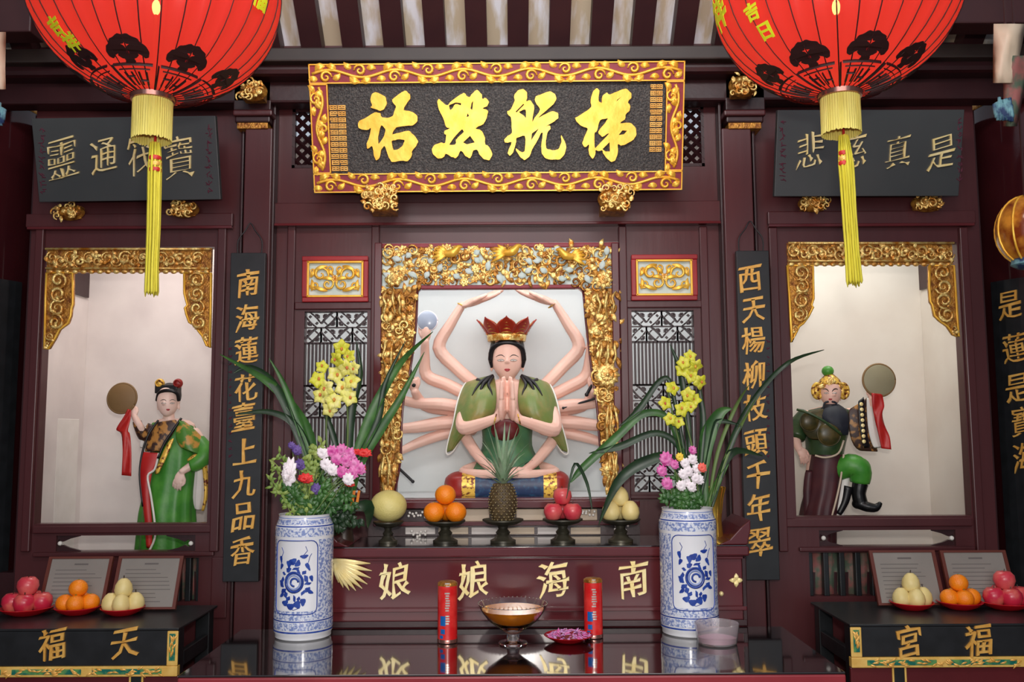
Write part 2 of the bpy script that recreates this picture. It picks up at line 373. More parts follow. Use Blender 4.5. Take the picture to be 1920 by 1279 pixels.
def shape2d(loops, depth_pts=10):
    """filled outline with holes (smooth closed loops) -> verts, faces, boundary"""
    cu = bpy.data.curves.new('s', 'CURVE'); cu.dimensions = '2D'; cu.fill_mode = 'BOTH'
    for lp in loops:
        L = [Vector((x, y, 0)) for x, y in lp]; n = len(L); pts = []
        for i in range(n):
            p0, p1, p2, p3 = L[i-1], L[i], L[(i+1) % n], L[(i+2) % n]
            for j in range(3):
                t = j/3
                pts.append(.5*((2*p1)+(p2-p0)*t*.8+(2*p0-5*p1+4*p2-p3)*t*t*1+(3*p1-p0-3*p2+p3)*t**3) if n > 4 else p1.lerp(p2, t))
        sp = cu.splines.new('POLY'); sp.points.add(len(pts)-1)
        for i, q in enumerate(pts): sp.points[i].co = (q.x, q.y, 0, 1)
        sp.use_cyclic_u = True
    o = bpy.data.objects.new('s', cu); COL.objects.link(o)
    me = bpy.data.meshes.new_from_object(o.evaluated_get(bpy.context.evaluated_depsgraph_get()))
    bpy.data.objects.remove(o); bpy.data.curves.remove(cu)
    vs = []; key = {}; mp = []
    for v in me.vertices:
        k = (round(v.co.x, 4), round(v.co.y, 4))
        if k not in key: key[k] = len(vs); vs.append(Vector((v.co.x, v.co.y)))
        mp.append(key[k])
    fs = []
    for p in me.polygons:
        f = [mp[i] for i in p.vertices]
        if len(set(f)) == len(f):
            a = sum(vs[f[i]].x*vs[f[(i+1) % len(f)]].y - vs[f[(i+1) % len(f)]].x*vs[f[i]].y for i in range(len(f)))
            fs.append(f if a > 0 else f[::-1])
    bpy.data.meshes.remove(me)
    ed = {}
    for f in fs:
        for i in range(len(f)): ed[(f[i], f[(i+1) % len(f)])] = 1
    return vs, fs, [e for e in ed if (e[1], e[0]) not in ed]
# ---------------------------------------------------------------- carving
def spiral(mb, fn, u, v, r, sgn=1, ang=0, turns=1.4, w=.3, mi=0, h=0, n=5):
    pts = []; rad = []; K = int(8*turns)+4
    for i in range(K+1):
        t = i/K; q = ang+sgn*t*turns*2*PI; rr = r*(1-t)**.8*.95+r*.08
        pts.append(fn(u+rr*math.cos(q), v+rr*math.sin(q), h+r*w*(.5+.6*t))); rad.append(r*w*(.45+.55*math.sin(PI*min(1, t*1.1+.05))))
    mb.tube(pts, rad, n, mi)
def leaf(mb, fn, u, v, ang, L, wd, curl=.6, mi=0, h=0):
    rows = []; K = 5; x, y, a = u, v, ang
    for i in range(K+1):
        t = i/K; ww = wd*math.sin(PI*(t*.86+.1))*(1-.2*t); nx, ny = -math.sin(a), math.cos(a)
        hh = h+L*.18*math.sin(PI*t)
        rows.append([fn(x-nx*ww, y-ny*ww, hh-wd*.2), fn(x-nx*ww*.3, y-ny*ww*.3, hh+wd*.3), fn(x, y, hh+wd*.05), fn(x+nx*ww*.3, y+ny*ww*.3, hh+wd*.3), fn(x+nx*ww, y+ny*ww, hh-wd*.2)])
        x += math.cos(a)*L/K; y += math.sin(a)*L/K; a += curl/K
    mb.grid(rows, mi)
def rosette(mb, fn, u, v, r, k=7, mi=0, h=0):
    for j in range(k):
        a = 2*PI*j/k; leaf(mb, fn, u+math.cos(a)*r*.15, v+math.sin(a)*r*.15, a, r*.85, r*.36, .1, mi, h)
    for j in range(k):
        a = 2*PI*(j+.5)/k; leaf(mb, fn, u, v, a, r*.6, r*.28, .1, mi, h+r*.18)
    c = fn(u, v, h+r*.35); mb.ball(c, (fn(u+r*.18, v, 0)-fn(u, v, 0)).length, 6, 4, mi)
def planefn(Y):
    """px coordinates on the plane at depth Y, h metres towards the viewer"""
    def fn(u, v, h):
        p = W(u, v, Y); return Vector((p.x, Y-h, p.z))
    return fn
def localfn(O, U, V, N):
    O, U, V, N = Vector(O), Vector(U), Vector(V), Vector(N)
    return lambda u, v, h: O+U*u+V*v+N*h
def scatter(rng, x0, y0, x1, y1, step, jit=.35):
    ny = max(1, round((y1-y0)/step)); nx = max(1, round((x1-x0)/step)); out = []
    for j in range(ny):
        for i in range(nx):
            out.append((x0+(i+.5+rng.uniform(-jit, jit))*(x1-x0)/nx, y0+(j+.5+rng.uniform(-jit, jit))*(y1-y0)/ny))
    return out
# ================================================================ STRUCTURE
YW = 3.55                                  # timber partition
def X(px, Y=YW, py=700): return W(px, py, Y).x
def Z(py, Y=YW, px=960): return W(px, py, Y).z
def struct(o): o['kind'] = 'structure'; return o
mb = MB(); mb.box(-4, 4, -2.5, 5, -.05, 0); struct(mb.build('floor', M['floor']))
def wall_holes(name, x0, x1, z0, z1, holes, Y, th, m):
    xs = sorted({x0, x1} | {h[0] for h in holes} | {h[1] for h in holes}); zs = sorted({z0, z1} | {h[2] for h in holes} | {h[3] for h in holes})
    def solid(i, j):
        if i < 0 or j < 0 or i >= len(xs)-1 or j >= len(zs)-1: return False
        cx, cz = (xs[i]+xs[i+1])/2, (zs[j]+zs[j+1])/2
        return not any(h[0] < cx < h[1] and h[2] < cz < h[3] for h in holes)
    mb = MB()
    for i in range(len(xs)-1):
        for j in range(len(zs)-1):
            if not solid(i, j): continue
            a, b, c, d = xs[i], xs[i+1], zs[j], zs[j+1]; y0, y1 = Y, Y+th
            mb.add([(a,y0,c),(b,y0,c),(b,y0,d),(a,y0,d)], [(0,1,2,3)]); mb.add([(a,y1,c),(b,y1,c),(b,y1,d),(a,y1,d)], [(3,2,1,0)])
            if not solid(i-1, j): mb.add([(a,y0,c),(a,y1,c),(a,y1,d),(a,y0,d)], [(3,2,1,0)])
            if not solid(i+1, j): mb.add([(b,y0,c),(b,y1,c),(b,y1,d),(b,y0,d)], [(0,1,2,3)])
            if not solid(i, j-1): mb.add([(a,y0,c),(b,y0,c),(b,y1,c),(a,y1,c)], [(3,2,1,0)])
            if not solid(i, j+1): mb.add([(a,y0,d),(b,y0,d),(b,y1,d),(a,y1,d)], [(0,1,2,3)])
    return mb.build(name, m)
def H(px0, py0, px1, py1):
    ym = (py0+py1)/2; xm = (px0+px1)/2
    return (W(px0, ym, YW).x, W(px1, ym, YW).x, W(xm, py1, YW).z, W(xm, py0, YW).z)
OPEN_C = H(744, 540, 1148, 934); OPEN_L = H(76, 464, 395, 982); OPEN_R = H(1484, 455, 1808, 968)
SLOT_L = H(105, 1004, 366, 1034); SLOT_R = H(1536, 994, 1792, 1024)
LAT_L = H(568, 584, 687, 925); LAT_R = H(1187, 582, 1305, 923)
CP_L = H(572, 486, 686, 560); CP_R = H(1188, 483, 1302, 557)
TL_L = H(548, 205, 640, 315); TL_R = H(1230, 200, 1320, 312)
BAL_L = H(330, 1046, 372, 1128); BAL_R = H(1518, 1036, 1640, 1118)
zt = Z(84)
part_wall = wall_holes('wall_partition', X(46), X(1852), 0, zt, [OPEN_C, OPEN_L, OPEN_R, SLOT_L, SLOT_R, LAT_L, LAT_R, CP_L, CP_R, TL_L, TL_R, BAL_L, BAL_R], YW, .05, M['maroon'])
struct(part_wall)
# rails, stiles and mouldings on the partition, each a board of its own
def board(name, px0, py0, px1, py1, Y, th, m='maroon', bev=.004, parent=part_wall):
    mb = MB(); mb.pbox(px0, py0, px1, py1, Y, th); return mb.build(name, M[m], parent, bevel=bev)
board('top_rail', 505, 378, 1368, 418, YW-.035, .034); board('top_rail', 48, 400, 436, 425, YW-.02, .019); board('top_rail', 1440, 395, 1830, 420, YW-.02, .019)
board('moulding', 512, 416, 1362, 421, YW-.045, .044, 'maroon_gloss', .002)
board('moulding', 50, 424, 434, 429, YW-.028, .027, 'maroon_gloss', .002); board('moulding', 1442, 419, 1828, 424, YW-.028, .027, 'maroon_gloss', .002)
for x in (534, 694, 1164, 1318): board('stile', x, 424, x+15, 940, YW-.018, .017)
for x in (700, 1150): board('stile', x, 455, x+14, 935, YW-.028, .0275, 'maroon_gloss', .003)
for x in (52, 400, 1452, 1816): board('stile', x, 426, x+16, 1035, YW-.018, .017)
board('sill', 700, 934, 1182, 942, YW-.06, .059, 'maroon_gloss', .006)
board('rail', 552, 566, 700, 580, YW-.012, .011); board('rail', 1172, 563, 1320, 577, YW-.012, .011)
for (a, b) in ((552, 700), (1172, 1320)):
    board('rail', a, 928, b, 936, YW-.012, .011)
board('rail', 60, 986, 400, 1000, YW-.014, .013); board('rail', 1470, 972, 1824, 988, YW-.014, .013)
board('rail', 60, 1036, 400, 1044, YW-.02, .019); board('rail', 1500, 1026, 1830, 1034, YW-.02, .019)
board('lower_panel', 395, 1045, 425, 1160, YW-.01, .009)
# white plaster room behind the partition: three niches
mb = MB(); mb.box(-2.6, 2.6, 4.30, 4.36, .3, 3.0); struct(mb.build('wall_back', M['plaster_c']))
mb = MB(); mb.box(-1.10, -1.05, 3.60, 4.30, .3, 3.0); struct(mb.build('wall_niche_left', M['plaster']))
mb = MB(); mb.box(1.05, 1.10, 3.60, 4.30, .3, 3.0); struct(mb.build('wall_niche_right', M['plaster']))
mb = MB(); mb.box(-1.05, 1.05, 4.12, 4.16, .8, 2.9); struct(mb.build('wall_niche_centre', M['plaster_c']))
mb = MB(); mb.box(-3.1, -1.101, 4.24, 4.28, .3, 3.0); struct(mb.build('wall_niche_left', M['plaster']))
mb = MB(); mb.box(1.101, 2.6, 4.24, 4.28, .3, 3.0); struct(mb.build('wall_niche_right', M['plaster_warm']))
xl = W(160, 700, 4.24).x; xr = W(1733, 700, 4.24).x
mb = MB(); mb.box(xl-.05, xl, 3.83, 4.239, .3, 3.0); struct(mb.build('wall_left', M['plaster']))
mb = MB(); mb.box(xr, xr+.05, 3.83, 4.239, .3, 3.0); struct(mb.build('wall_right', M['plaster_warm']))
for n_, xa_, xb_ in (('light_cheek_left', X(47, 3.6), xl), ('light_cheek_right', X(1851, 3.6), xr)):  # added cheeks that keep niche light from leaking past the partition ends
    mb = MB(); d_ = .008 if xb_ > 0 else -.008
    mb.add([(xa_, 3.601, .0), (xb_, 3.799, .0), (xb_+d_, 3.799, .0), (xa_+d_, 3.601, .0), (xa_, 3.601, 2.9), (xb_, 3.799, 2.9), (xb_+d_, 3.799, 2.9), (xa_+d_, 3.601, 2.9)], [(0,1,2,3),(7,6,5,4),(0,4,5,1),(1,5,6,2),(2,6,7,3),(3,7,4,0)]); struct(mb.build(n_, M['maroon_dark']))
# dark lintels seen in the upper outer corners of the side niches
mb = MB(); z = W(150, 545, 4.0).z; mb.box(xl-.001, xl+.012, 3.83, 4.22, z, 2.7); struct(mb.build('trim_1', M['maroon_dark']))
mb = MB(); z = W(1736, 530, 4.0).z; mb.box(xr-.012, xr+.001, 3.83, 4.22, z, 2.7); struct(mb.build('trim_2', M['maroon_dark']))
mb = MB(); mb.box(X(62, 3.6), X(1838, 3.6), 3.6, 4.3, 2.75, 2.8); struct(mb.build('ceiling_niche', M['plaster']))
# ledge of the statues, and little floors
mb = MB(); mb.box(-.98, .98, 3.60, 4.12, 1.15, Z(936, 3.62)); struct(mb.build('trim_3', M['plaster_c'], bevel=.004))
mb = MB(); mb.box(xl, -1.11, 3.60, 4.24, .85, W(300, 1052, 3.9).z); struct(mb.build('trim_4', M['maroon_dark']))
mb = MB(); mb.box(1.11, xr, 3.60, 4.24, .85, W(1600, 1052, 3.9).z); struct(mb.build('trim_5', M['maroon_dark']))
mb = MB(); xa = W(85, 900, 4.1).x; mb.box(xl+.001, W(112, 900, 4.1).x, 4.0, 4.2, .9, W(95, 785, 4.1).z); struct(mb.build('trim_6', M['white'], bevel=.004))
# slot ornaments: boards with pointed ends and little round holes
def slot(px0, py0, px1, py1, wa, wb):
    """wooden board filling the slot with an elongated opening"""
    fn = planefn(YW+.012); ym = (py0+py1)/2; hh = (py1-py0)/2
    for sgn, e, o in ((-1, px0, wa), (1, px1, wb)):
        pts_in = [(o, ym-hh*.92), (o-sgn*-1*0+sgn*22, ym-hh*.55), (o+sgn*34, ym-hh*.2), (o+sgn*42, ym-hh*.5), (o+sgn*44, ym), (o+sgn*42, ym+hh*.5), (o+sgn*34, ym+hh*.2), (o+sgn*22, ym+hh*.55), (o, ym+hh*.92)]
        outer = [(o, ym-hh-2), (e+sgn*4, ym-hh-2), (e+sgn*4, ym+hh+2), (o, ym+hh+2)]
        # quads between inner outline and outer outline
        mb = MB(); V = []
        n = len(pts_in)
        out = [(o, ym-hh-2)]+[(o+(e+sgn*4-o)*t, ym-hh-2) for t in (.35, .7)]+[(e+sgn*4, ym-hh-2), (e+sgn*4, ym), (e+sgn*4, ym+hh+2)]+[(o+(e+sgn*4-o)*t, ym+hh+2) for t in (.7, .35)]+[(o, ym+hh+2)]
        for k, (a, b) in enumerate(pts_in): V += [fn(a, b, 0), fn(out[k][0], out[k][1], 0), fn(a, b, -.012), fn(out[k][0], out[k][1], -.012)]
        fs = []
        for k in range(n-1):
            q = k*4; r = q+4; fs += [(q, q+1, r+1, r), (q, r, r+2, q+2)]
        mb.add(V, fs); mb.build('slot_board', M['maroon_dark'], part_wall)
        mb = MB(); c = fn(o+sgn*58 if abs(e-o) > 60 else e-sgn*8, ym, .001); mb.ball(c, .009, 10, 6); mb.build('round_boss', M['white'], part_wall)
slot(105, 1004, 366, 1034, 152, 312); slot(1536, 994, 1792, 1024, 1580, 1745)
# balusters in the lower openings with embroidered cloth hanging behind
def balusters(px0, py0, px1, py1, n):
    for i in range(n+1):
        x = px0+(px1-px0)*i/n; mb = MB(); mb.pbox(x-5, py0, x+5, py1, YW+.006, .03); mb.build('baluster', M['black'], part_wall, bevel=.003)
balusters(1520, 1036, 1640, 1118, 4); balusters(332, 1046, 372, 1128, 2)
for a in ((1510, 1030, 1645, 1125, 'embroidered red and green cloth hanging behind the right balusters'), (325, 1040, 380, 1135, 'embroidered red and green cloth hanging behind the left balusters')):
    mb = MB(); fn = planefn(3.598); K = 24
    mb.grid([[fn(a[0]+(a[2]-a[0])*k/K, yy, .008*math.sin(k*1.7)) for k in range(K+1)] for yy in (a[1], a[3])]); o = mb.build('embroidered_cloth', M['cloth_multi'], smooth=True, solid=.002); tag(o, a[4], 'cloth', 'embroidered cloths behind the balusters')
# square pilasters with capitals
def pilaster(px0, px1, name):
    Yf = 3.45; r = struct(bpy.data.objects.new(name, None)); COL.objects.link(r)
    def bx(n, a, b, c, d, Y, m, bev=.004):
        mb = MB(); mb.pbox(a, b, c, d, Y, YW-Y-.001); return mb.build(n, M[m], r, bevel=bev)
    bx('shaft', px0+7, 240, px1-7, 1300, Yf+.02, 'maroon'); bx('corner_bead', px0, 190, px0+6, 1300, Yf+.045, 'maroon_dark'); bx('corner_bead', px1-6, 190, px1, 1300, Yf+.045, 'maroon_dark')
    bx('gold_band', px0+4, 229, px1-4, 241, Yf+.012, 'gold_dark', .003); bx('capital_moulding', px0-4, 205, px1+4, 216, Yf-.01, 'maroon', .006)
    bx('capital_moulding', px0, 216, px1, 229, Yf+.005, 'maroon_dark', .006); bx('capital', px0-2, 140, px1+2, 206, Yf+.01, 'maroon_dark')
    return r
pilaster(440, 506, 'trim_7'); pilaster(1362, 1432, 'trim_8')
# big round columns at both edges
def column(pxe, sgn, name):
    Y = 3.74; R = .31; cx = W(pxe, 800, Y).x+sgn*R*.985
    r = struct(bpy.data.objects.new(name, None)); COL.objects.link(r); r.location = (cx, Y, 0)
    mb = MB(); mb.lathe([(R, 0), (R, 3.6)], (cx, Y, 0), 64); mb.build('shaft', M['column'], r, smooth='auto')
    zc = W(pxe, 212 if sgn < 0 else 204, Y).z; mb = MB(); mb.lathe([(R+.001, zc-.014), (R+.006, zc-.01), (R+.006, zc+.01), (R+.001, zc+.014)], (cx, Y, 0), 64, cap=False); mb.build('gold_band', M['gold_dark'], r, smooth=True)
    return cx, Y, R
mb = MB(); mb.box(-3.1, xl, 3.80, 3.828, 0, zt); struct(mb.build('trim_14', M['maroon_dark'])); mb = MB(); mb.box(xr, 3.1, 3.80, 3.828, 0, zt); struct(mb.build('trim_15', M['maroon_dark']))
colL = column(44, -1, 'column_left'); colR = column(1858, 1, 'column_right')
# beams
def beam(name, px0, py0, px1, py1, Y, th, m, bev=.006):
    mb = MB(); mb.pbox(px0, py0, px1, py1, Y, th); return struct(mb.build(name, M[m], bevel=bev))
beam('trim_9', -300, 86, 2250, 112, 3.34, .2, 'zinc'); beam('trim_10', -300, 110, 2250, 137, 3.38, .16, 'maroon_dark', .02)
beam('trim_11', -300, 137, 2250, 190, 3.46, .085, 'maroon_dark', .01)
# sloping roof: limewashed boards between dark rafters
P0 = Vector((0, 3.56, W(960, 84, 3.56).z)); UP = Vector((0, -.75, .66)); UP.normalize()
sp = 79*3.56/F; Lr = 3.6
roof = bpy.data.objects.new('ceiling', None); COL.objects.link(roof); struct(roof)
NR = UP.cross(Vector((1, 0, 0))); NR = NR if NR.z < 0 else -NR     # facing down
def roofbox(name, xa, xb, d0, d1, m, l0=-.1, l1=Lr):
    mb = MB(); V = []
    for d in (d0, d1):
        for l in (l0, l1):
            for x in (xa, xb):
                V.append(Vector((x, P0.y, P0.z))+UP*l+NR*d)
    mb.add(V, [(0,1,3,2),(4,6,7,5),(0,4,5,1),(2,3,7,6),(0,2,6,4),(1,5,7,3)]); return mb.build(name, m, roof)
xc = W(971, 82, 3.56).x
for i in range(-15, 16):
    x = xc+i*sp
    roofbox('rafter', x-sp*.25, x+sp*.25, 0, .07, M['rafter'])
    roofbox('roof_board', x+sp*.25, x+sp*.75, 0, -.02, M['raftwhite'])
# dark cross beams over the side bays
beam('trim_12', -300, -60, 60, 60, 3.1, .1, 'rafter'); beam('trim_13', 1775, -60, 2250, 42, 3.1, .1, 'rafter')
# side walls of the hall and its rear roof slope
mb = MB(); mb.box(-3.2, -3.15, -1.5, 3.7, 0, 4.2); struct(mb.build('wall_left', M['maroon_dark']))
mb = MB(); mb.box(3.15, 3.2, -1.5, 3.7, 0, 4.2); struct(mb.build('wall_right', M['maroon_dark']))
# lattices
def lattice(hole, label, name='lattice_screen', Y=YW+.015):
    x0, x1, z0, z1 = hole; t = thing(name, ((x0+x1)/2, Y, z0), label, 'lattice', 'lattice screens beside the niche')
    Wd, Hh = x1-x0, z1-z0; cell = Wd/4; b = .0026
    def bar(mb, p, q, wd=b, th=.02):
        p = Vector(p); q = Vector(q); d = (q-p).normalized(); n = Vector((-d.z, 0, d.x))*wd
        mb.add([p+n, p-n, q-n, q+n, p+n+Vector((0, th, 0)), p-n+Vector((0, th, 0)), q-n+Vector((0, th, 0)), q+n+Vector((0, th, 0))], [(0,1,2,3),(7,6,5,4),(0,4,5,1),(1,5,6,2),(2,6,7,3),(3,7,4,0)])
    def fret(zb, rows):
        mb = MB()
        for j in range(rows):
            for i in range(4):
                cx, cz = x0+(i+.5)*cell, zb+(j+.5)*cell; s = 1 if (i+j) % 2 else -1; c = cell/2
                f = lambda a, d: (cx+a*c*s, Y, cz+d*c)
                bar(mb, f(-1, -1), f(-1, 1), b*.8); bar(mb, f(-1, 1), f(1, 1), b*.8)
                # diagonal slot with two corner frets
                bar(mb, f(-.75, .1), f(.1, -.75)); bar(mb, f(-.1, .75), f(.75, -.1)); bar(mb, f(-1, .45), f(-.62, .02)); bar(mb, f(.45, -1), f(.02, -.62))
                bar(mb, f(-.45, 1), f(-.02, .62)); bar(mb, f(1, -.45), f(.62, -.02)); bar(mb, f(-.55, .30), f(-.30, .55), b*1.1); bar(mb, f(.55, -.30), f(.30, -.55), b*1.1)
                bar(mb, f(-.62, -.62), f(-.62, -.25), b*1.6); bar(mb, f(-.62, -.62), f(-.25, -.62), b*1.6); bar(mb, f(.62, .62), f(.62, .25), b*1.6); bar(mb, f(.62, .62), f(.25, .62), b*1.6)
        mb.build('fretwork', M['maroon_dark'], t, stuff=True)
    def bars(za, zb):
        n = 17; mb = MB()
        for i in range(n+1):
            x = x0+Wd*i/n; mb.box(x-.0030, x+.0030, Y, Y+.02, za, zb)
        mb.build('bars', M['maroon_dark'], t, stuff=True)
        for z in (za, zb):
            mb = MB(); mb.box(x0, x1, Y, Y+.02, z-.004, z+.004); mb.build('cross_rail', M['maroon_dark'], t)
    c2 = 2*cell; gap = (Hh-3*c2)/2
    fret(z1-c2, 2); bars(z1-c2-gap, z1-c2); fret(z0+c2+gap, 2); bars(z0+c2, z0+c2+gap); fret(z0, 2)
    return t
lattice(LAT_L, 'dark red lattice screen behind the left flower vase'); lattice(LAT_R, 'dark red lattice screen behind the right flower vase')
def toplattice(hole, label):
    x0, x1, z0, z1 = hole; t = thing('lattice_vent', ((x0+x1)/2, YW+.01, z0), label, 'lattice', 'lattice vents behind the name board')
    mb = MB(); n = 7; s = (x1-x0)/n*1.6; Y = YW+.01
    k = int((x1-x0+z1-z0)/s*1.2)+1
    for i in range(k+1):
        for sg in (1, -1):
            pts = []
            a = x0-(z1-z0)+i*s if sg > 0 else x0+i*s
            b = a+(z1-z0)*sg; za, zb = z0, z1
            def clip(xa, z_a, xb, z_b):
                if xb == xa: return None
                t0, t1 = 0, 1
                for lim, up in ((x0, 0), (x1, 1)):
                    ta = (lim-xa)/(xb-xa)
                    if xb > xa: (t0, t1) = (max(t0, ta), t1) if not up else (t0, min(t1, ta))
                    else: (t0, t1) = (t0, min(t1, ta)) if not up else (max(t0, ta), t1)
                if t0 >= t1: return None
                g = lambda t: (xa+(xb-xa)*t, z_a+(z_b-z_a)*t)
                return g(t0), g(t1)
            c = clip(a, za, b, zb)
            if c: mb.tube([(c[0][0], Y+.004*sg, c[0][1]), (c[1][0], Y+.004*sg, c[1][1])], .0085, 4)
    mb.build('crossed_bars', M['maroon_dark'], t, stuff=True)
    mb = MB()
    for q in ((x0, x1, Y-.012, Y+.01, z1-.012, z1), (x0, x1, Y-.012, Y+.01, z0, z0+.012), (x0, x0+.012, Y-.012, Y+.01, z0, z1), (x1-.012, x1, Y-.012, Y+.01, z0, z1)): mb.box(*q)
    mb.build('frame', M['maroon_dark'], t)
toplattice(TL_L, 'crossed lattice vent at the left end of the gilded name board'); toplattice(TL_R, 'crossed lattice vent at the right end of the gilded name board')
# ================================================================ SIGNS AND CARVING
def fourpt(TL, TR, BR, BL, Yt, Yb):
    """board whose top edge lies at depth Yt and bottom edge at Yb: origin (centre), U, V (per metre), size"""
    a, b, c, d = W(*TL, Yt), W(*TR, Yt), W(*BR, Yb), W(*BL, Yb)
    O = (a+b+c+d)/4; U = ((b-a)+(c-d))/2; V = ((a-d)+(b-c))/2; w_, h_ = U.length, V.length
    U.normalize(); V = (V-U*V.dot(U)).normalized(); N = U.cross(V)
    if N.y > 0: N = -N
    return O, U, V, N, w_, h_
def obox(mb, O, U, V, N, u0, u1, v0, v1, h0, h1, mi=0):
    P = [O+U*u+V*v+N*h for h in (h0, h1) for v in (v0, v1) for u in (u0, u1)]
    mb.add(P, [(0,2,3,1),(4,5,7,6),(0,1,5,4),(2,6,7,3),(0,4,6,2),(1,3,7,5)], mi)
# --- the big gilded name board
O, U, V, N, bw, bh = fourpt((580, 122), (1283, 114), (1278, 357), (590, 361), 3.27, 3.40)
plq = thing('name_board', O-V*bh/2, 'large tilted black name board with four gold characters in a gold and crimson frame', 'sign')
mb = MB(); obox(mb, O, U, V, N, -bw/2+.02, bw/2-.02, -bh/2+.02, bh/2-.02, -.03, 0); mb.build('board', M['board'], plq)
fr = .072; fnp = localfn(O, U, V, N)
def rot2(a, b, c, s): return a*c-b*s, a*s+b*c
for (ua, ub, va, vb, L, horiz) in ((-bw/2, bw/2, bh/2-fr, bh/2, bw, True), (-bw/2, bw/2, -bh/2, -bh/2+fr, bw, True), (-bw/2, -bw/2+fr*.95, -bh/2+fr, bh/2-fr, bh-2*fr, False), (bw/2-fr*.95, bw/2, -bh/2+fr, bh/2-fr, bh-2*fr, False)):
    mb = MB(); obox(mb, O, U, V, N, ua, ub, va, vb, -.03, .012); rail = mb.build('frame_rail', M['frame_red'], plq)
    mb = MB(); e = .005
    for q in ((ua, ub, va, va+e), (ua, ub, vb-e, vb), (ua, ua+e, va, vb), (ub-e, ub, va, vb)): obox(mb, O, U, V, N, *q, .010, .018)
    mb.build('gold_edge', M['gold'], rail, bevel=.001)
    mb = MB(); n = max(2, round(L/.125)); st = L/n; uc, vc = (ua+ub)/2, (va+vb)/2; wv = fr*.30
    path = []
    for i in range(n*8+1):
        t = -L/2+.012+(L-.024)*i/(n*8); s = wv*.62*math.sin(i/8*PI); path.append(fnp(uc+t, vc+s, .014) if horiz else fnp(uc+s, vc+t, .014))
    mb.tube(path, .0058, 5)
    for i in range(n):
        t = -L/2+(i+.5)*st; sg = 1 if i % 2 == 0 else -1
        for k, (dt, ds, kind) in enumerate(((0, -sg*wv*.55, 's'), (-st*.3, sg*wv*.5, 'l'), (st*.28, sg*wv*.55, 'l2'), (.2*st, -sg*wv*.9, 'l3'), (-.25*st, -sg*wv*.95, 'l3'))):
            u_, v_ = (uc+t+dt, vc+ds) if horiz else (uc+ds, vc+t+dt); a0 = 0 if horiz else PI/2
            if kind == 's': spiral(mb, fnp, u_, v_, fr*.30, sg, a0+(0 if sg > 0 else PI), 1.3, .30, 0, .012)
            elif kind == 'l': leaf(mb, fnp, u_, v_, a0+sg*.9, fr*.6, fr*.23, -sg*1.2, 0, .012)
            elif kind == 'l2': leaf(mb, fnp, u_, v_, a0+PI-sg*.9, fr*.55, fr*.22, sg*1.2, 0, .012)
            else: leaf(mb, fnp, u_, v_, a0+(.3 if dt > 0 else PI-.3), fr*.5, fr*.18, sg*.9, 0, .012)
    mb.build('gilt_scrollwork', M['gold'], rail, smooth=True)
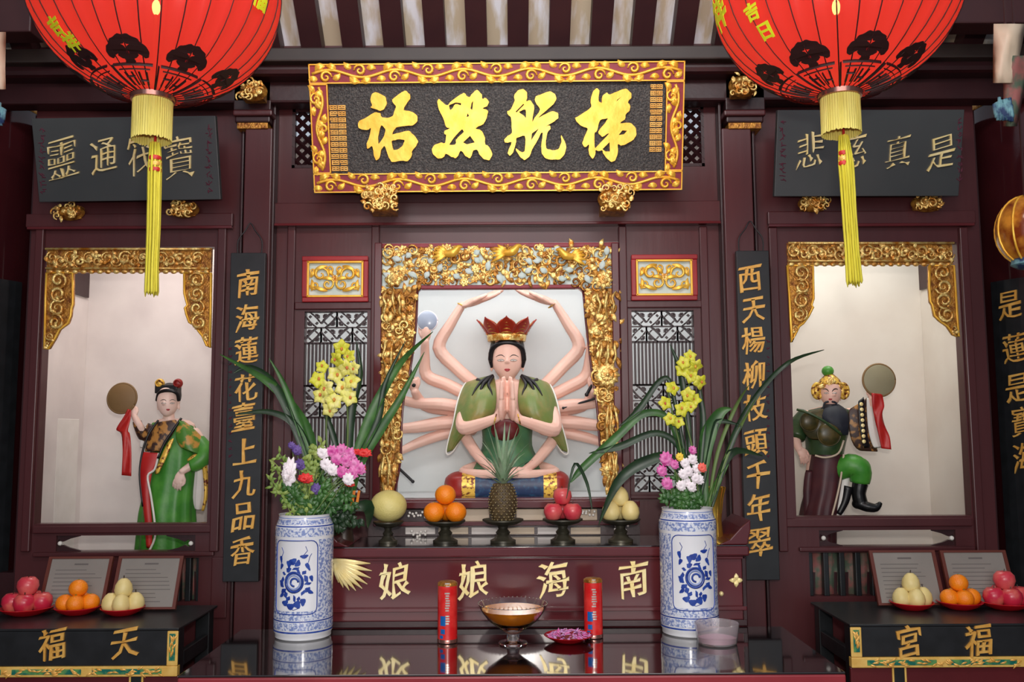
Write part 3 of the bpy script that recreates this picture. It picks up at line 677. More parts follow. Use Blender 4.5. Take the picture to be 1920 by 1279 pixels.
big = {
'祐': ((660, 150), [[(310,160),(430,215),(455,300),(420,375),(370,400),(300,375),(245,355),(265,325),(245,260),(258,195)],
 [(85,590),(100,530),(200,480),(300,420),(370,430),(390,480),(460,490),(530,465),(560,380),(570,340),(530,290),(525,255),(590,200),(690,140),(745,185),(755,240),(700,320),(670,390),(780,415),(840,460),(845,530),(790,585),(680,595),(580,610),(550,640),(525,700),(620,680),(735,655),(800,710),(855,790),(830,850),(775,920),(770,980),(720,1045),(620,1040),(520,1055),(480,1000),(455,930),(425,850),(380,900),(360,1000),(320,1035),(290,980),(275,880),(260,850),(205,885),(195,820),(230,730),(250,620),(200,645),(140,640),(95,620)],
 [(385,585),(435,635),(420,720),(350,825),(340,750),(360,650)], [(515,790),(590,765),(680,775),(660,840),(610,885),(540,900)]]),
'點': ((660, 150), [[(1100,290),(1120,245),(1170,290),(1230,330),(1300,260),(1440,170),(1510,225),(1560,170),(1610,130),(1670,190),(1680,250),(1720,235),(1760,280),(1740,340),(1680,370),(1750,400),(1735,480),(1690,570),(1590,625),(1670,660),(1710,740),(1715,830),(1760,860),(1805,950),(1770,1030),(1700,1020),(1640,960),(1610,900),(1560,910),(1520,1005),(1460,980),(1400,910),(1340,1005),(1280,990),(1210,950),(1170,1000),(1110,1010),(1050,960),(1030,900),(1060,840),(1150,805),(1200,810),(1215,710),(1190,690),(1195,655),(1260,620),(1210,600),(1170,480),(1120,380)],
 [(1250,330),(1330,295),(1400,300),(1400,330),(1330,315),(1270,390)], [(1410,640),(1440,670),(1340,770),(1330,830),(1255,835),(1300,760)], [(1520,720),(1580,805),(1480,830),(1430,805)], [(1560,270),(1548,390),(1525,370),(1540,300)], [(1490,430),(1508,468),(1475,480)]]),
'航': ((930, 150), [[(235,200),(280,140),(345,120),(395,160),(400,230),(390,280),(440,265),(480,320),(490,370),(465,540),(510,470),(565,380),(500,270),(510,215),(600,180),(690,150),(750,180),(775,240),(740,310),(640,400),(540,490),(640,440),(720,405),(790,425),(800,490),(740,540),(640,600),(690,590),(700,630),(660,680),(640,780),(645,880),(720,905),(800,890),(840,800),(835,710),(880,790),(900,860),(880,950),(820,1020),(720,1025),(640,1010),(590,950),(580,850),(600,690),(580,680),(520,800),(460,900),(430,980),(370,1030),(320,1000),(265,920),(255,880),(330,930),(365,920),(375,850),(370,720),(265,745),(250,830),(220,930),(180,975),(150,945),(165,890),(200,800),(120,805),(105,770),(150,720),(205,680),(200,560),(190,480),(150,440),(145,405),(190,380),(240,270)],
 [(380,385),(385,490),(340,450),(295,415),(330,395)], [(460,690),(550,625),(450,780)], [(350,310),(362,320),(265,420),(250,412)]]),
'梯': ((930, 150), [[(1215,250),(1240,160),(1285,110),(1325,140),(1315,270),(1355,300),(1365,210),(1420,165),(1460,190),(1560,150),(1665,115),(1730,170),(1735,230),(1690,290),(1720,340),(1710,400),(1660,450),(1650,510),(1590,560),(1720,555),(1785,610),(1800,700),(1760,770),(1660,830),(1600,845),(1560,830),(1560,940),(1530,1030),(1480,1055),(1420,1010),(1370,940),(1360,905),(1310,915),(1275,905),(1270,960),(1240,1015),(1200,970),(1185,900),(1190,830),(1140,865),(1105,820),(1130,740),(1170,650),(1170,620),(1090,590),(1035,540),(1015,490),(1060,465),(1130,420),(1220,350)],
 [(1335,520),(1430,495),(1400,555),(1310,670),(1360,735),(1450,690),(1290,860),(1265,870),(1262,690),(1300,640)], [(1620,650),(1680,655),(1640,700),(1570,710)], [(1455,800),(1460,920),(1400,920),(1365,890)], [(1610,215),(1545,280),(1552,258)]])}
CA, CB, CC, CD = (580, 122), (1283, 114), (1278, 357), (590, 361)
def px2uv(px, py):      # pixel on the tilted board -> (u, v) metres, by intersecting the board's plane
    d = CAMR @ Vector(((px-CX)/F, -(py-CY)/F, -1)); t = (O-EYE).dot(N)/d.dot(N); q = EYE+d*t-O
    return q.dot(U), q.dot(V)
for ch, ((ox, oy), loops) in big.items():
    k = 6.857; L2 = [[px2uv(ox+x/k, oy+y/k) for x, y in lp] for lp in loops]
    g = shape2d(L2)
    mb = MB(); put2d(mb, g, fnp, 1, .014); o = mb.build('character', M['gold'], plq, bevel=0)
# narrow seal-script inscriptions at both ends of the board
rng = random.Random(5)
for (x0, y0, x1, y1) in ((1217, 157, 1243, 286), (623, 196, 649, 322)):
    mb = MB(); ua, va = px2uv(x0, y1); ub, vb = px2uv(x1, y0); nrow = 11; rh = (vb-va)/nrow; ww = ub-ua
    for j in range(nrow):
        z0 = va+j*rh
        for c_ in range(2):
            a = ua+c_*ww/2; b = a+ww/2*.94
            for q in range(3): zz = z0+rh*(.12+.3*q); obox(mb, O, U, V, N, a+(ww*.06 if rng.random() < .3 else 0), b-(ww*.06 if rng.random() < .3 else 0), zz, zz+rh*.17, 0, .006)
            for q in range(3): uu = a+(b-a)*(.04+.42*q); obox(mb, O, U, V, N, uu, uu+ww*.05, z0+rh*(.1 if rng.random() < .7 else .4), z0+rh*.88, 0, .006)
    mb.build('seal_inscription', M['gold_text'], plq, stuff=True)
# --- smaller side boards
def text_on(chars, fn, spots, size, depth, mt, parent, bold=.02, thin=.55, slant=.12, narrow=1.0, seed=0, name='character', wob=.8):
    for i, (c, (u, v)) in enumerate(zip(chars, spots)):
        if c == ' ': continue
        mb = MB(); put2d(mb, brush(c, bold, thin, slant, wob, seed+i*3.1, narrow), lambda a, b, h, u=u, v=v: fn(u+a, v+b, h), size, depth)
        mb.build(name, M[mt], parent)
def sideboard(TL, TR, BR, BL, chars, spots, label, inks, sz=(60, .014)):
    O, U, V, N, w_, h_ = fourpt(TL, TR, BR, BL, 3.36, 3.44)
    t = thing('side_board', O-V*h_/2, label, 'sign', 'slate side boards'); fn = localfn(O, U, V, N)
    mb = MB(); obox(mb, O, U, V, N, -w_/2, w_/2, -h_/2, h_/2, -.025, 0); mb.build('board', M['slate'], t, bevel=.002)
    def uv(px, py):
        d = CAMR @ Vector(((px-CX)/F, -(py-CY)/F, -1)); k = (O-EYE).dot(N)/d.dot(N); q = EYE+d*k-O; return q.dot(U), q.dot(V)
    for c, (px, py, s, bo) in zip(chars, spots):
        u, v = uv(px, py); mb = MB(); put2d(mb, brush(c, bo, 1.6, .24, .6, px*.1, .76), lambda a, b, h: fn(u+a, v+b, h), s*3.4/F, .008); mb.build('character', M['gold_pale'], t)
    rr = random.Random(int(TL[0]))
    for (ix, iy0, iy1) in inks:
        mb = MB(); n = 9
        for k in range(n):
            u, v = uv(ix, iy0+(iy1-iy0)*(k+.5)/n)
            for q in range(4):
                a, b = rr.uniform(-.008, .008), rr.uniform(-.009, .009); L_ = rr.uniform(.004, .010); an = rr.choice((0, 1.57, .7, -.7))
                mb.tube([fn(u+a-L_*math.cos(an), v+b-L_*math.sin(an), .001), fn(u+a+L_*math.cos(an), v+b+L_*math.sin(an), .001)], .0017, 4)
        mb.build('faded_inscription', M['red_faint'], t, stuff=True)
    return t
sideboard((58, 222), (405, 217), (412, 374), (74, 379), '靈通筏寶', ((117, 298, 78, -.010), (196, 292, 66, -.006), (266, 290, 72, -.008), (337, 294, 78, -.010)), 'dark slate sign board with four thin gold characters behind the left lantern tassel', ((80, 235, 365), (392, 232, 365)))
sideboard((1453, 207), (1816, 205), (1790, 368), (1457, 368), '悲慈真是', ((1518, 282, 66, -.012), (1598, 282, 68, -.012), (1682, 284, 62, -.012), (1764, 286, 66, -.010)), 'dark slate sign board with four thin gold characters behind the right lantern tassel', ((1468, 225, 340), (1800, 220, 340)))
# --- carved brackets
def bracket(cx, cy, w_, h_, Y, label, dark=False, group='carved gold brackets', seed=1, Yw=None):
    fn = planefn(Y); rr = random.Random(seed); s = pm(Y); t = thing('carved_bracket', fn(cx, cy+h_/2, 0), label, 'carving', group)
    mb = MB(); c = fn(cx, cy, 0); Yb = (Yw or YW)-.001
    yb = max(Yb, c.y+.03)
    mb.grid([[(c.x+math.cos(a)*w_*.46*s*k, c.y+.035-.05*math.sqrt(max(0, 1-k*k*.95)), c.z+math.sin(a)*h_*.44*s*k) for a in [2*PI*i/24 for i in range(24)]] for k in (.02, .35, .65, .85, 1.0)], close=True)
    mb.box(c.x-w_*.34*s, c.x+w_*.34*s, c.y+.02, yb, c.z-h_*.34*s, c.z+h_*.34*s)
    mb.build('bracket_body', M['gold_dark'], t, smooth='auto')
    mb = MB(); bul = lambda u, v: .014*(1-((u-cx)/(w_*.6))**2-((v-cy)/(h_*.6))**2)
    for (u, v) in scatter(rr, cx-w_/2+6, cy-h_/2+5, cx+w_/2-6, cy+h_/2-5, 9):
        k = rr.random(); hh = bul(u, v)
        if k < .4: spiral(mb, fn, u, v, rr.uniform(6, 9), rr.choice((1, -1)), rr.uniform(0, 6), 1.2, .00075*3.2/3, 0, hh) if False else spiral(mb, (lambda a, b, h: fn(a, b, h*s+hh)), u, v, rr.uniform(6, 9), rr.choice((1, -1)), rr.uniform(0, 6), 1.2, .3)
        else: leaf(mb, (lambda a, b, h: fn(a, b, h*s+hh)), u, v, rr.uniform(0, 6.28), rr.uniform(7, 13), rr.uniform(2.5, 5), rr.uniform(-1.5, 1.5))
    # fix scale of spiral tubes: radii were in px
    mb.build('carved_foliage', M['gold_dark' if dark else 'gold_carved'], t, smooth=True)
    mb = MB()
    for a in (-.2, .2): mb.ball(fn(cx+a*w_, cy-h_*.05, .03), 4.2*s, 10, 6)
    mb.build('carved_boss', M['gold_carved'], t, smooth=True)
    return t
# spiral() takes tube radii in the units of u, v; wrap it so that pixel units become metres
_sp = spiral
def spiral(mb, fn, u, v, r, sgn=1, ang=0, turns=1.4, w=.3, mi=0, h=0, n=5):
    sc_ = (fn(u+1, v, 0)-fn(u, v, 0)).length
    if sc_ > .5: return _sp(mb, fn, u, v, r, sgn, ang, turns, w, mi, h, n)
    pts = []; rad = []; K = int(8*turns)+4
    for i in range(K+1):
        t = i/K; q = ang+sgn*t*turns*2*PI; rr = r*(1-t)**.8*.95+r*.08
        pts.append(fn(u+rr*math.cos(q), v+rr*math.sin(q), h+r*w*(.5+.6*t))); rad.append(sc_*r*w*(.45+.55*math.sin(PI*min(1, t*1.1+.05))))
    mb.tube(pts, rad, n, mi)
bracket(713, 371, 72, 54, 3.36, 'carved gold bracket under the left end of the gilded name board', seed=2, group='gold brackets under the name board')
bracket(1154, 371, 72, 54, 3.36, 'carved gold bracket under the right end of the gilded name board', seed=3, group='gold brackets under the name board')
for i, (x, y, wd, tx) in enumerate(((127, 396, 60, 'leftmost of the two small gilt brackets under the left slate sign board'), (342, 391, 62, 'rightmost of the two small gilt brackets under the left slate sign board'), (1527, 380, 62, 'leftmost of the two small gilt brackets under the right slate sign board'), (1742, 380, 66, 'rightmost of the two small gilt brackets under the right slate sign board'))):
    bracket(x, y, wd, 36, 3.50, tx, seed=10+i, group='small gilt brackets under the slate sign boards')
bracket(472, 168, 60, 44, 3.38, 'carved gold figure on the capital of the left pilaster', seed=20, group='gold carvings on the pilaster capitals', Yw=3.45)
bracket(1395, 158, 60, 50, 3.38, 'carved gold figure on the capital of the right pilaster', seed=21, group='gold carvings on the pilaster capitals', Yw=3.45)
# --- couplet boards on the pilasters
def couplet(px_top, px_bot, hw, py0, py1, chars, ys, xo, label, inkx, name='couplet_board'):
    Y = 3.43; xm = (W(px_top, py0, Y).x+W(px_bot, py1, Y).x)/2; z0, z1 = W(px_bot, py1, Y).z, W(px_top, py0, Y).z; hwm = hw*pm(Y)
    t = thing(name, (xm, Y, z0), label, 'couplet board', 'black couplet boards with gold characters')
    mb = MB(); mb.box(xm-hwm, xm+hwm, Y, Y+.025, z0, z1); mb.build('board', M['black'], t, bevel=.002)
    mb = MB(); zc = z1
    mb.tube(smoothpath([(xm-.045, Y+.02, zc-.01), (xm-.046, Y+.02, zc+.05), (xm-.02, Y+.02, zc+.09), (xm, Y+.02, zc+.12), (xm+.02, Y+.02, zc+.09), (xm+.046, Y+.02, zc+.05), (xm+.045, Y+.02, zc-.01)]), .0025, 6); mb.build('hanging_wire', M['black'], t, smooth=True)
    for i, (c, (px, py)) in enumerate(zip(chars, ys)):
        p = W(px, py, Y); mb = MB()
        put2d(mb, brush(c, .021, 0, .17, .7, i*2.3+px, .82), lambda a, b, h, p=p: Vector((xo+p.x+a, Y-h, p.z+b)), 50*pm(Y), .008); mb.build('character', M['gold_text'], t)
    mb = MB(); rr = random.Random(int(inkx))
    for k in range(16):
        p = W(inkx, 640+(870-640)*k/16, Y)
        for q in range(3): mb.tube([p+Vector((rr.uniform(-.008, 0), -.001, rr.uniform(-.006, .006))), p+Vector((rr.uniform(0, .008), -.001, rr.uniform(-.006, .006)))], .0014, 4)
    mb.build('faded_inscription', M['red_faint'], t, stuff=True)
    return t
couplet(465, 451, 33, 474, 1091, '南海蓮花臺上九品香', ((466, 531), (464, 596), (463, 657), (462, 727), (458, 781), (459, 846), (459, 907), (457, 968), (455, 1033)), 0, 'narrow black couplet board with nine gold characters left of the niche', 432)
couplet(1408, 1434, 31, 470, 1088, '西天楊柳枝頭千年翠', ((1405, 524), (1412, 581), (1411, 638), (1413, 703), (1415, 764), (1417, 830), (1420, 891), (1422, 950), (1424, 1016)), 0, 'narrow black couplet board with nine gold characters right of the niche', 1440)
# curved boards on the round columns
def curved_board(col, sgn, chars, ys, aw, label):
    cx, Y, R = col; t = thing('curved_couplet_board', (cx, Y-R, 0), label, 'couplet board', 'curved couplet boards on the round columns')
    z0, z1 = .985, W(1880 if sgn > 0 else 10, 525, Y-.15).z; t.location.z = z0
    a0 = math.pi*1.5-sgn*aw; a1 = math.pi*1.5+sgn*.9
    if a0 > a1: a0, a1 = a1, a0
    mb = MB(); n = 24; Ro = R+.022
    o_ = lambda r, z: [(cx+r*math.cos(a0+(a1-a0)*i/n), Y+r*math.sin(a0+(a1-a0)*i/n), z) for i in range(n+1)]
    A, B, C_, D_ = o_(Ro, z0), o_(Ro, z1), o_(R+.003, z1), o_(R+.003, z0)
    mb.grid([A, B, C_, D_, A]); mb.add([A[0], B[0], C_[0], D_[0]], [(0,1,2,3)]); mb.add([A[-1], B[-1], C_[-1], D_[-1]], [(3,2,1,0)])
    mb.build('board', M['black'], t)
    for i, (c, (px, py)) in enumerate(zip(chars, ys)):
        # find the point on the cylinder seen at that pixel
        d = CAMR @ Vector(((px-CX)/F, -(py-CY)/F, -1)); ox, oy = EYE.x-cx, EYE.y-Y; A_ = d.x**2+d.y**2; B_ = 2*(ox*d.x+oy*d.y); Cc = ox*ox+oy*oy-Ro*Ro
        disc = B_*B_-4*A_*Cc
        if disc < 0: continue
        k = (-B_-math.sqrt(disc))/(2*A_); p = EYE+d*k; a = math.atan2(p.y-Y, p.x-cx)
        def f(u, v, h, a=a, p=p): return Vector((cx+(Ro+h)*math.cos(a+u/Ro), Y+(Ro+h)*math.sin(a+u/Ro), p.z+v))
        mb = MB(); put2d(mb, brush(c, -.004, .5, .14, 1.0, i+3, .8), f, .115, .006); mb.build('character', M['gold_text'], t)
    return t
curved_board(colR, 1, '是蓮是寶海', ((1893, 572), (1902, 652), (1908, 728), (1918, 790), (1922, 858)), 1.3, 'curved black couplet board on the round column at the right edge')
curved_board(colL, -1, '', (), 1.3, 'curved black couplet board on the round column at the left edge')
# --- small carved panels in red frames
def carved_panel(px0, py0, px1, py1, label):
    Y = YW-.012; fn = planefn(Y); t = thing('openwork_carving', fn((px0+px1)/2, py1, 0), label, 'carving', 'small gilt panels in red frames')
    for q in ((px0, py0, px1, py0+9), (px0, py1-9, px1, py1), (px0, py0+9, px0+9, py1-9), (px1-9, py0+9, px1, py1-9)):
        mb = MB(); mb.pbox(*q, Y-.012, .024); mb.build('frame_rail', M['red'], t, bevel=.003)
    mb = MB(); mb.pbox(px0+8, py0+8, px1-8, py1-8, Y+.006, .004); mb.build('backing', M['mint'], t)
    mb = MB()
    for q in ((px0+9, py0+9, px1-9, py0+13), (px0+9, py1-13, px1-9, py1-9), (px0+9, py0+9, px0+13, py1-9), (px1-13, py0+9, px1-9, py1-9)): mb.pbox(*q, Y-.01, .012)
    mb.build('gold_edge', M['gold'], t, bevel=.002)
    mb = MB(); cx, cy = (px0+px1)/2, (py0+py1)/2; s = pm(Y); f = lambda a, b, h: fn(a, b, h*s)
    for sg in (1, -1):
        for (u, v, r, a, tn, sn) in ((26, -8, 15, 2.5, 1.3, 1), (13, 10, 12, -1.5, 1.3, -1), (38, 12, 9, 0, 1.1, 1), (10, -18, 8, 1, 1.1, 1), (40, -14, 7, 2, 1, -1)):
            spiral(mb, f, cx+sg*u, cy+v, r, sn*sg, a if sg > 0 else PI-a, tn, .21)
        for (u, v, a, L_, c_) in ((0, 4, -.5, 28, .9), (14, 22, -.1, 30, -.6), (44, 22, -1.9, 22, .8), (14, -24, .2, 30, .5), (4, -6, -1.1, 18, .6), (46, -3, -2.2, 16, .5)):
            leaf(mb, f, cx+sg*u, cy+v, a if sg > 0 else PI-a, L_, 4.2, c_*sg)
    mb.build('gilt_scrollwork', M['gold'], t, smooth=True)
    mb = MB(); rosette(mb, f, cx, cy, 10, 6); mb.build('carved_flower', M['gold_carved'], t, smooth=True)
carved_panel(566, 480, 690, 566, 'small gilt openwork panel in a red frame above the left lattice screen'); carved_panel(1184, 477, 1308, 563, 'small gilt openwork panel in a red frame above the right lattice screen')
# --- carved niche frame
nf = thing('carved_niche_frame', planefn(YW)(936, 936, 0), 'massive gilded carved frame of birds, flowers and foliage round the central niche', 'carving')
Yf = YW-.004; fn = planefn(Yf); s = pm(Yf); f = lambda a, b, h: fn(a, b, h*s)
inL = [(783, 541), (781, 600), (776, 650), (768, 700), (757, 750), (753, 800), (752, 850), (747, 890), (738, 934)]
inR = [(1093, 541), (1098, 600), (1104, 650), (1110, 700), (1118, 750), (1122, 800), (1126, 850), (1132, 890), (1147, 934)]
def edge(tab, y):
    for (a, b), (c, d) in zip(tab, tab[1:]):
        if b <= y <= d: return a+(c-a)*(y-b)/(d-b)
    return tab[0][0] if y < tab[0][1] else tab[-1][0]
for tab, out in ((inL, 714), (inR, 1160)):
    mb = MB(); n = len(tab); V = []
    for (a, b) in tab: V += [fn(out, b, .0), fn(a, b, .0), fn(out, b, -.02), fn(a, b, -.02)]
    fs = []
    for k in range(n-1):
        q, r = 4*k, 4*k+4; fs += [(q, q+1, r+1, r), (q+1, q+3, r+3, r+1), (q, r, r+2, q+2)]
    mb.add(V, fs); mb.build('side_backing', M['gold_dark'], nf)
    mb = MB(); mb.tube(smoothpath([fn(a, b, .004) for a, b in tab], 2), .0045, 6); mb.build('inner_bead', M['maroon_gloss'], nf, smooth=True)
mb = MB(); mb.pbox(714, 455, 1160, 541, Yf, .02); mb.build('top_backing', M['mint'], nf)
mb = MB(); mb.pbox(714, 455, 1160, 464, Yf-.006, .02); mb.pbox(785, 534, 1092, 541, Yf-.010, .03); mb.build('red_fillet', M['frame_red'], nf, bevel=.003)
for (cx_, cy_, sx) in ((783, 541, 1), (1093, 541, -1)):          # rounded top corners of the opening
    mb = MB(); pts = [(cx_-sx*4, cy_-2)]+[(cx_+sx*(14-14*math.cos(a)), cy_+14-14*math.sin(a)) for a in [i*PI/12 for i in range(7)]]
    P_ = [fn(a, b, .004) for a, b in ([(cx_-sx*3, cy_-3)]+[(cx_+sx*14*(1-math.sin(a)), cy_+14*(1-math.cos(a))) for a in [i*PI/16 for i in range(9)]])]
    mb.prism(P_ if sx < 0 else P_[::-1], (0, -1, 0), .02); mb.build('corner_fillet', M['maroon_gloss'], nf)
rr = random.Random(77); mb = MB(); mb2 = MB(); mbw = MB(); cnt = 0
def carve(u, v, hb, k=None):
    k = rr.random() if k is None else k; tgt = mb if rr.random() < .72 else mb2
    if k < .25: spiral(tgt, f, u, v, rr.uniform(7, 12), rr.choice((1, -1)), rr.uniform(0, 6.3), rr.uniform(1, 1.5), .28, 0, hb)
    elif k < .86: leaf(tgt, f, u, v, rr.uniform(0, 6.28), rr.uniform(10, 20), rr.uniform(3.5, 6.5), rr.uniform(-1.6, 1.6), 0, hb)
    else: rosette(tgt, f, u, v, rr.uniform(7, 11), rr.choice((5, 6, 7)), 0, hb)
for (u, v) in scatter(rr, 722, 464, 1152, 532, 9.5): carve(u, v, rr.uniform(0, 7))
for tab, out, sg in ((inL, 716, 1), (inR, 1158, -1)):
    y = 540
    while y < 930:
        e = edge(tab, y)-sg*3; n = max(2, round(abs(e-out)/13))
        for i in range(n): carve(out+(e-out)*(i+.5+rr.uniform(-.3, .3))/n, y+rr.uniform(-5, 5), rr.uniform(2, 10))
        y += 9.5
for tab, out, sg in ((inL, 716, 1), (inR, 1158, -1)):      # long folded drapery and reed shapes down the sides
    for (ya, yb) in ((548, 600), (640, 700), (760, 845), (850, 928)):
        for i in range(3):
            e = edge(tab, ya); x = out+(e-out)*(i+.6)/4.6
            for q in range(4): leaf(mb if q % 2 else mb2, f, x+rr.uniform(-6, 6), ya+(yb-ya)*q/4, 1.57+rr.uniform(-.5, .5), rr.uniform(16, 26), 5, rr.uniform(-.6, .6), 0, 12)
            pts = [f(x+rr.uniform(-4, 4), ya+(yb-ya)*q/4, 14+6*math.sin(q)) for q in range(5)]
            mb.tube(smoothpath(pts, 3), lerplist([.002, .007, .005, .006, .002], 13), 5)
for (u, v) in scatter(rr, 730, 470, 1145, 526, 27): leaf(mbw, f, u, v, rr.uniform(0, 6.28), rr.uniform(12, 20), 6, rr.uniform(-1, 1), 0, rr.uniform(8, 14))
mb.build('gilt_foliage', M['gold_carved'], nf, smooth=True, stuff=True); mb2.build('shade_tinted_foliage', M['gold_dark'], nf, smooth=True, stuff=True); mbw.build('pale_petals', M['mint'], nf, smooth=True, stuff=True)  # part of the foliage in darker gilding, its shade put into the colour
for (u, v, r, k) in ((1137, 704, 24, 12), (1130, 527, 18, 8), (742, 700, 18, 8), (1118, 625, 15, 8), (740, 525, 16, 7), (1138, 880, 16, 8)):
    mb = MB(); rosette(mb, f, u, v, r, k, 0, 14); mb.ball(f(u, v, 16), (r*.55*s, r*.3*s, r*.55*s), 12, 8); mb.build('carved_flower', M['gold_carved'], nf, smooth=True)
for (u, v, sg) in ((845, 480, 1), (1065, 485, -1), (955, 478, 1)):      # perched birds
    mb = MB(); mb.tube(smoothpath([f(u-sg*26, v-4, 14), f(u-sg*10, v, 20), f(u+sg*6, v-2, 22), f(u+sg*16, v-12, 22), f(u+sg*24, v-12, 22)], 4), lerplist([.004, .012, .018, .011, .002], 17), 8)
    for q in range(5): leaf(mb, f, u-sg*4, v-2, (PI if sg > 0 else 0)+(-.7+.3*q)*sg, 34-3*q, 4.5, .3*sg, 0, 20+q)
    mb.build('carved_bird', M['gold'], nf, smooth=True)
# --- carved valances in the side openings
def valance(poly_top, dropL, dropR, label, dark, seed):
    """poly_top: px rect of the head piece; dropL / dropR: outlines of the hanging side pieces"""
    Y = YW-.006; fn = planefn(Y); s = pm(Y); f = lambda a, b, h: fn(a, b, h*s); rr = random.Random(seed)
    x0, y0, x1, y1 = poly_top; t = thing('carved_valance', fn((x0+x1)/2, y1, 0), label, 'carving', 'gilt valances of the side openings')
    mb = MB(); mb.pbox(x0, y0, x1, y1-3, Y, .018)
    mb.build('head_board', M['gold_dark'], t)
    mb = MB()
    mb.tube([f(x0, y0+2, 6), f(x1, y0+2, 6)], .0055, 6)
    n = int((x1-x0)/15)
    for i in range(n): mb.ball(f(x0+(i+.5)*(x1-x0)/n, y1-3, 2), (.013, .008, .009), 8, 6)
    mb.tube([f(x0, y1-9, 5), f(x1, y1-9, 5)], .0045, 6)
    mb.build('bead_moulding', M['gold_carved'], t, smooth=True)
    mb = MB(); i = 0; x = x0+12
    while x < x1-8:
        up = 1 if i % 2 else -1; ym = (y0+y1)/2-2
        spiral(mb, f, x, ym+up*3, rr.uniform(10, 13), up, rr.uniform(0, 6), 1.5, .24, 0, 3)
        for q in range(4): leaf(mb, f, x+rr.uniform(-10, 10), ym+rr.uniform(-12, 12), rr.uniform(0, 6.28), rr.uniform(8, 13), rr.uniform(3, 4.5), rr.uniform(-1.4, 1.4), 0, rr.uniform(2, 8))
        x += 17; i += 1
    mb.build('gilt_scrollwork', M['gold_carved'], t, smooth=True)
    for P_, sg in ((dropL, 1), (dropR, -1)):
        mb = MB(); pts = [fn(a, b, 0) for a, b in P_]; mb.prism(pts, (0, -1, 0), .016); d_ = mb.build('drop_board', M['gold_dark'], t)
        mb = MB(); mb.tube([fn(a, b, .003) for a, b in P_+[P_[0]]], .005, 6); mb.build('gilt_rim', M['gold'], d_, smooth=True)
        ys = [b for a, b in P_]; ya, yb = min(ys), max(ys); mb = MB(); y = ya+14; k = 0
        def span(yy):
            xs = []
            for i in range(len(P_)):
                (a, b), (c, d) = P_[i], P_[(i+1) % len(P_)]
                if (b-yy)*(d-yy) < 0: xs.append(a+(c-a)*(yy-b)/(d-b))
            return (min(xs), max(xs)) if len(xs) > 1 else None
        while y < yb-6:
            sp_ = span(y)
            if sp_:
                a, b = sp_; r = (b-a)/2*.78
                if r > 4:
                    spiral(mb, f, (a+b)/2, y, min(r, 15), sg*(1 if k % 2 else -1), rr.uniform(0, 6), 1.5, .22, 0, 3)
                    for q in range(3): leaf(mb, f, rr.uniform(a+.35*(b-a), b-.35*(b-a)), y+rr.uniform(4, 9), rr.uniform(0, 6.28), rr.uniform(6, 9), 3.0, rr.uniform(-1.4, 1.4), 0, 4)
                y += max(12, min(r, 15)*1.75)
            else: y += 8
            k += 1
        mb.build('gilt_scrollwork', M['gold_carved'], d_, smooth=True)
    return t
valance((88, 466, 396, 513), [(88, 512), (137, 512), (137, 570), (134, 580), (133, 592), (128, 606), (112, 618), (104, 634), (92, 654), (84, 655), (86, 560)],
        [(346, 512), (396, 512), (394, 652), (388, 648), (380, 630), (372, 620), (368, 612), (355, 604), (350, 590), (347, 578), (352, 572), (346, 550)], 'gilded carved valance round the top of the left opening', True, 5)
valance((1476, 455, 1786, 499), [(1476, 498), (1524, 498), (1525, 560), (1521, 572), (1524, 576), (1516, 592), (1506, 606), (1498, 612), (1490, 628), (1484, 642), (1480, 560)],
        [(1742, 498), (1788, 498), (1797, 632), (1787, 628), (1776, 612), (1762, 602), (1752, 592), (1748, 572), (1744, 566), (1742, 540)], 'gilded carved valance round the top of the right opening', False, 6)
# ================================================================ ALTARS
ZT, ZA, ZS = .94, 1.21, .97      # heights: front table, rear altar, side tables
# front table
a0, a1 = WZ(338, 1266, ZT), WZ(1578, 1262, ZT); yF = (a0.y+a1.y)/2+.0; b0, b1 = WZ(450, 1181, ZT), WZ(1470, 1172, ZT); yB = 3.145
xL, xR = (a0.x+b0.x)/2, (a1.x+b1.x)/2
tb = thing('altar_table', ((xL+xR)/2, (yF+yB)/2, 0), 'long low front altar table with a dark reflecting glass top and red edge', 'table')
mb = MB(); mb.box(xL, xR, yF, yB, ZT-.006, ZT); mb.build('glass_top', M['glass_top'], tb, bevel=.0015)
mb = MB(); mb.box(xL, xR, yF-.004, yB, ZT-.034, ZT-.0062); mb.build('top_board', M['edge'], tb, bevel=.004)
mb = MB(); mb.box(xL+.02, xR-.02, yF+.012, yF+.04, ZT-.12, ZT-.0345); mb.build('apron', M['gold_flat'], tb)
rr = random.Random(3); mb = MB(); n = 70
fa = lambda u, v, h: Vector((u, yF+.012-h, v))
for i in range(n):
    x = xL+.03+(xR-xL-.06)*(i+.5)/n; leaf(mb, fa, x, ZT-.075+rr.uniform(-.02, .02), rr.uniform(0, 6.28), .03, .008, rr.uniform(-1, 1), i % 2)
mb.build('painted_carving', [M['teal_in'], M['gold']], tb, smooth=True)
for x in (xL+.03, xR-.09):
    for y in (yF+.045, yB-.09):
        mb = MB(); mb.box(x, x+.06, y, y+.06, .0, ZT-.035); mb.build('leg', M['maroon_dark'], tb, bevel=.004)
mb = MB(); mb.box(xL+.09, xR-.09, yF+.06, yF+.08, .5, ZT-.036); mb.build('front_panel', M['maroon'], tb)
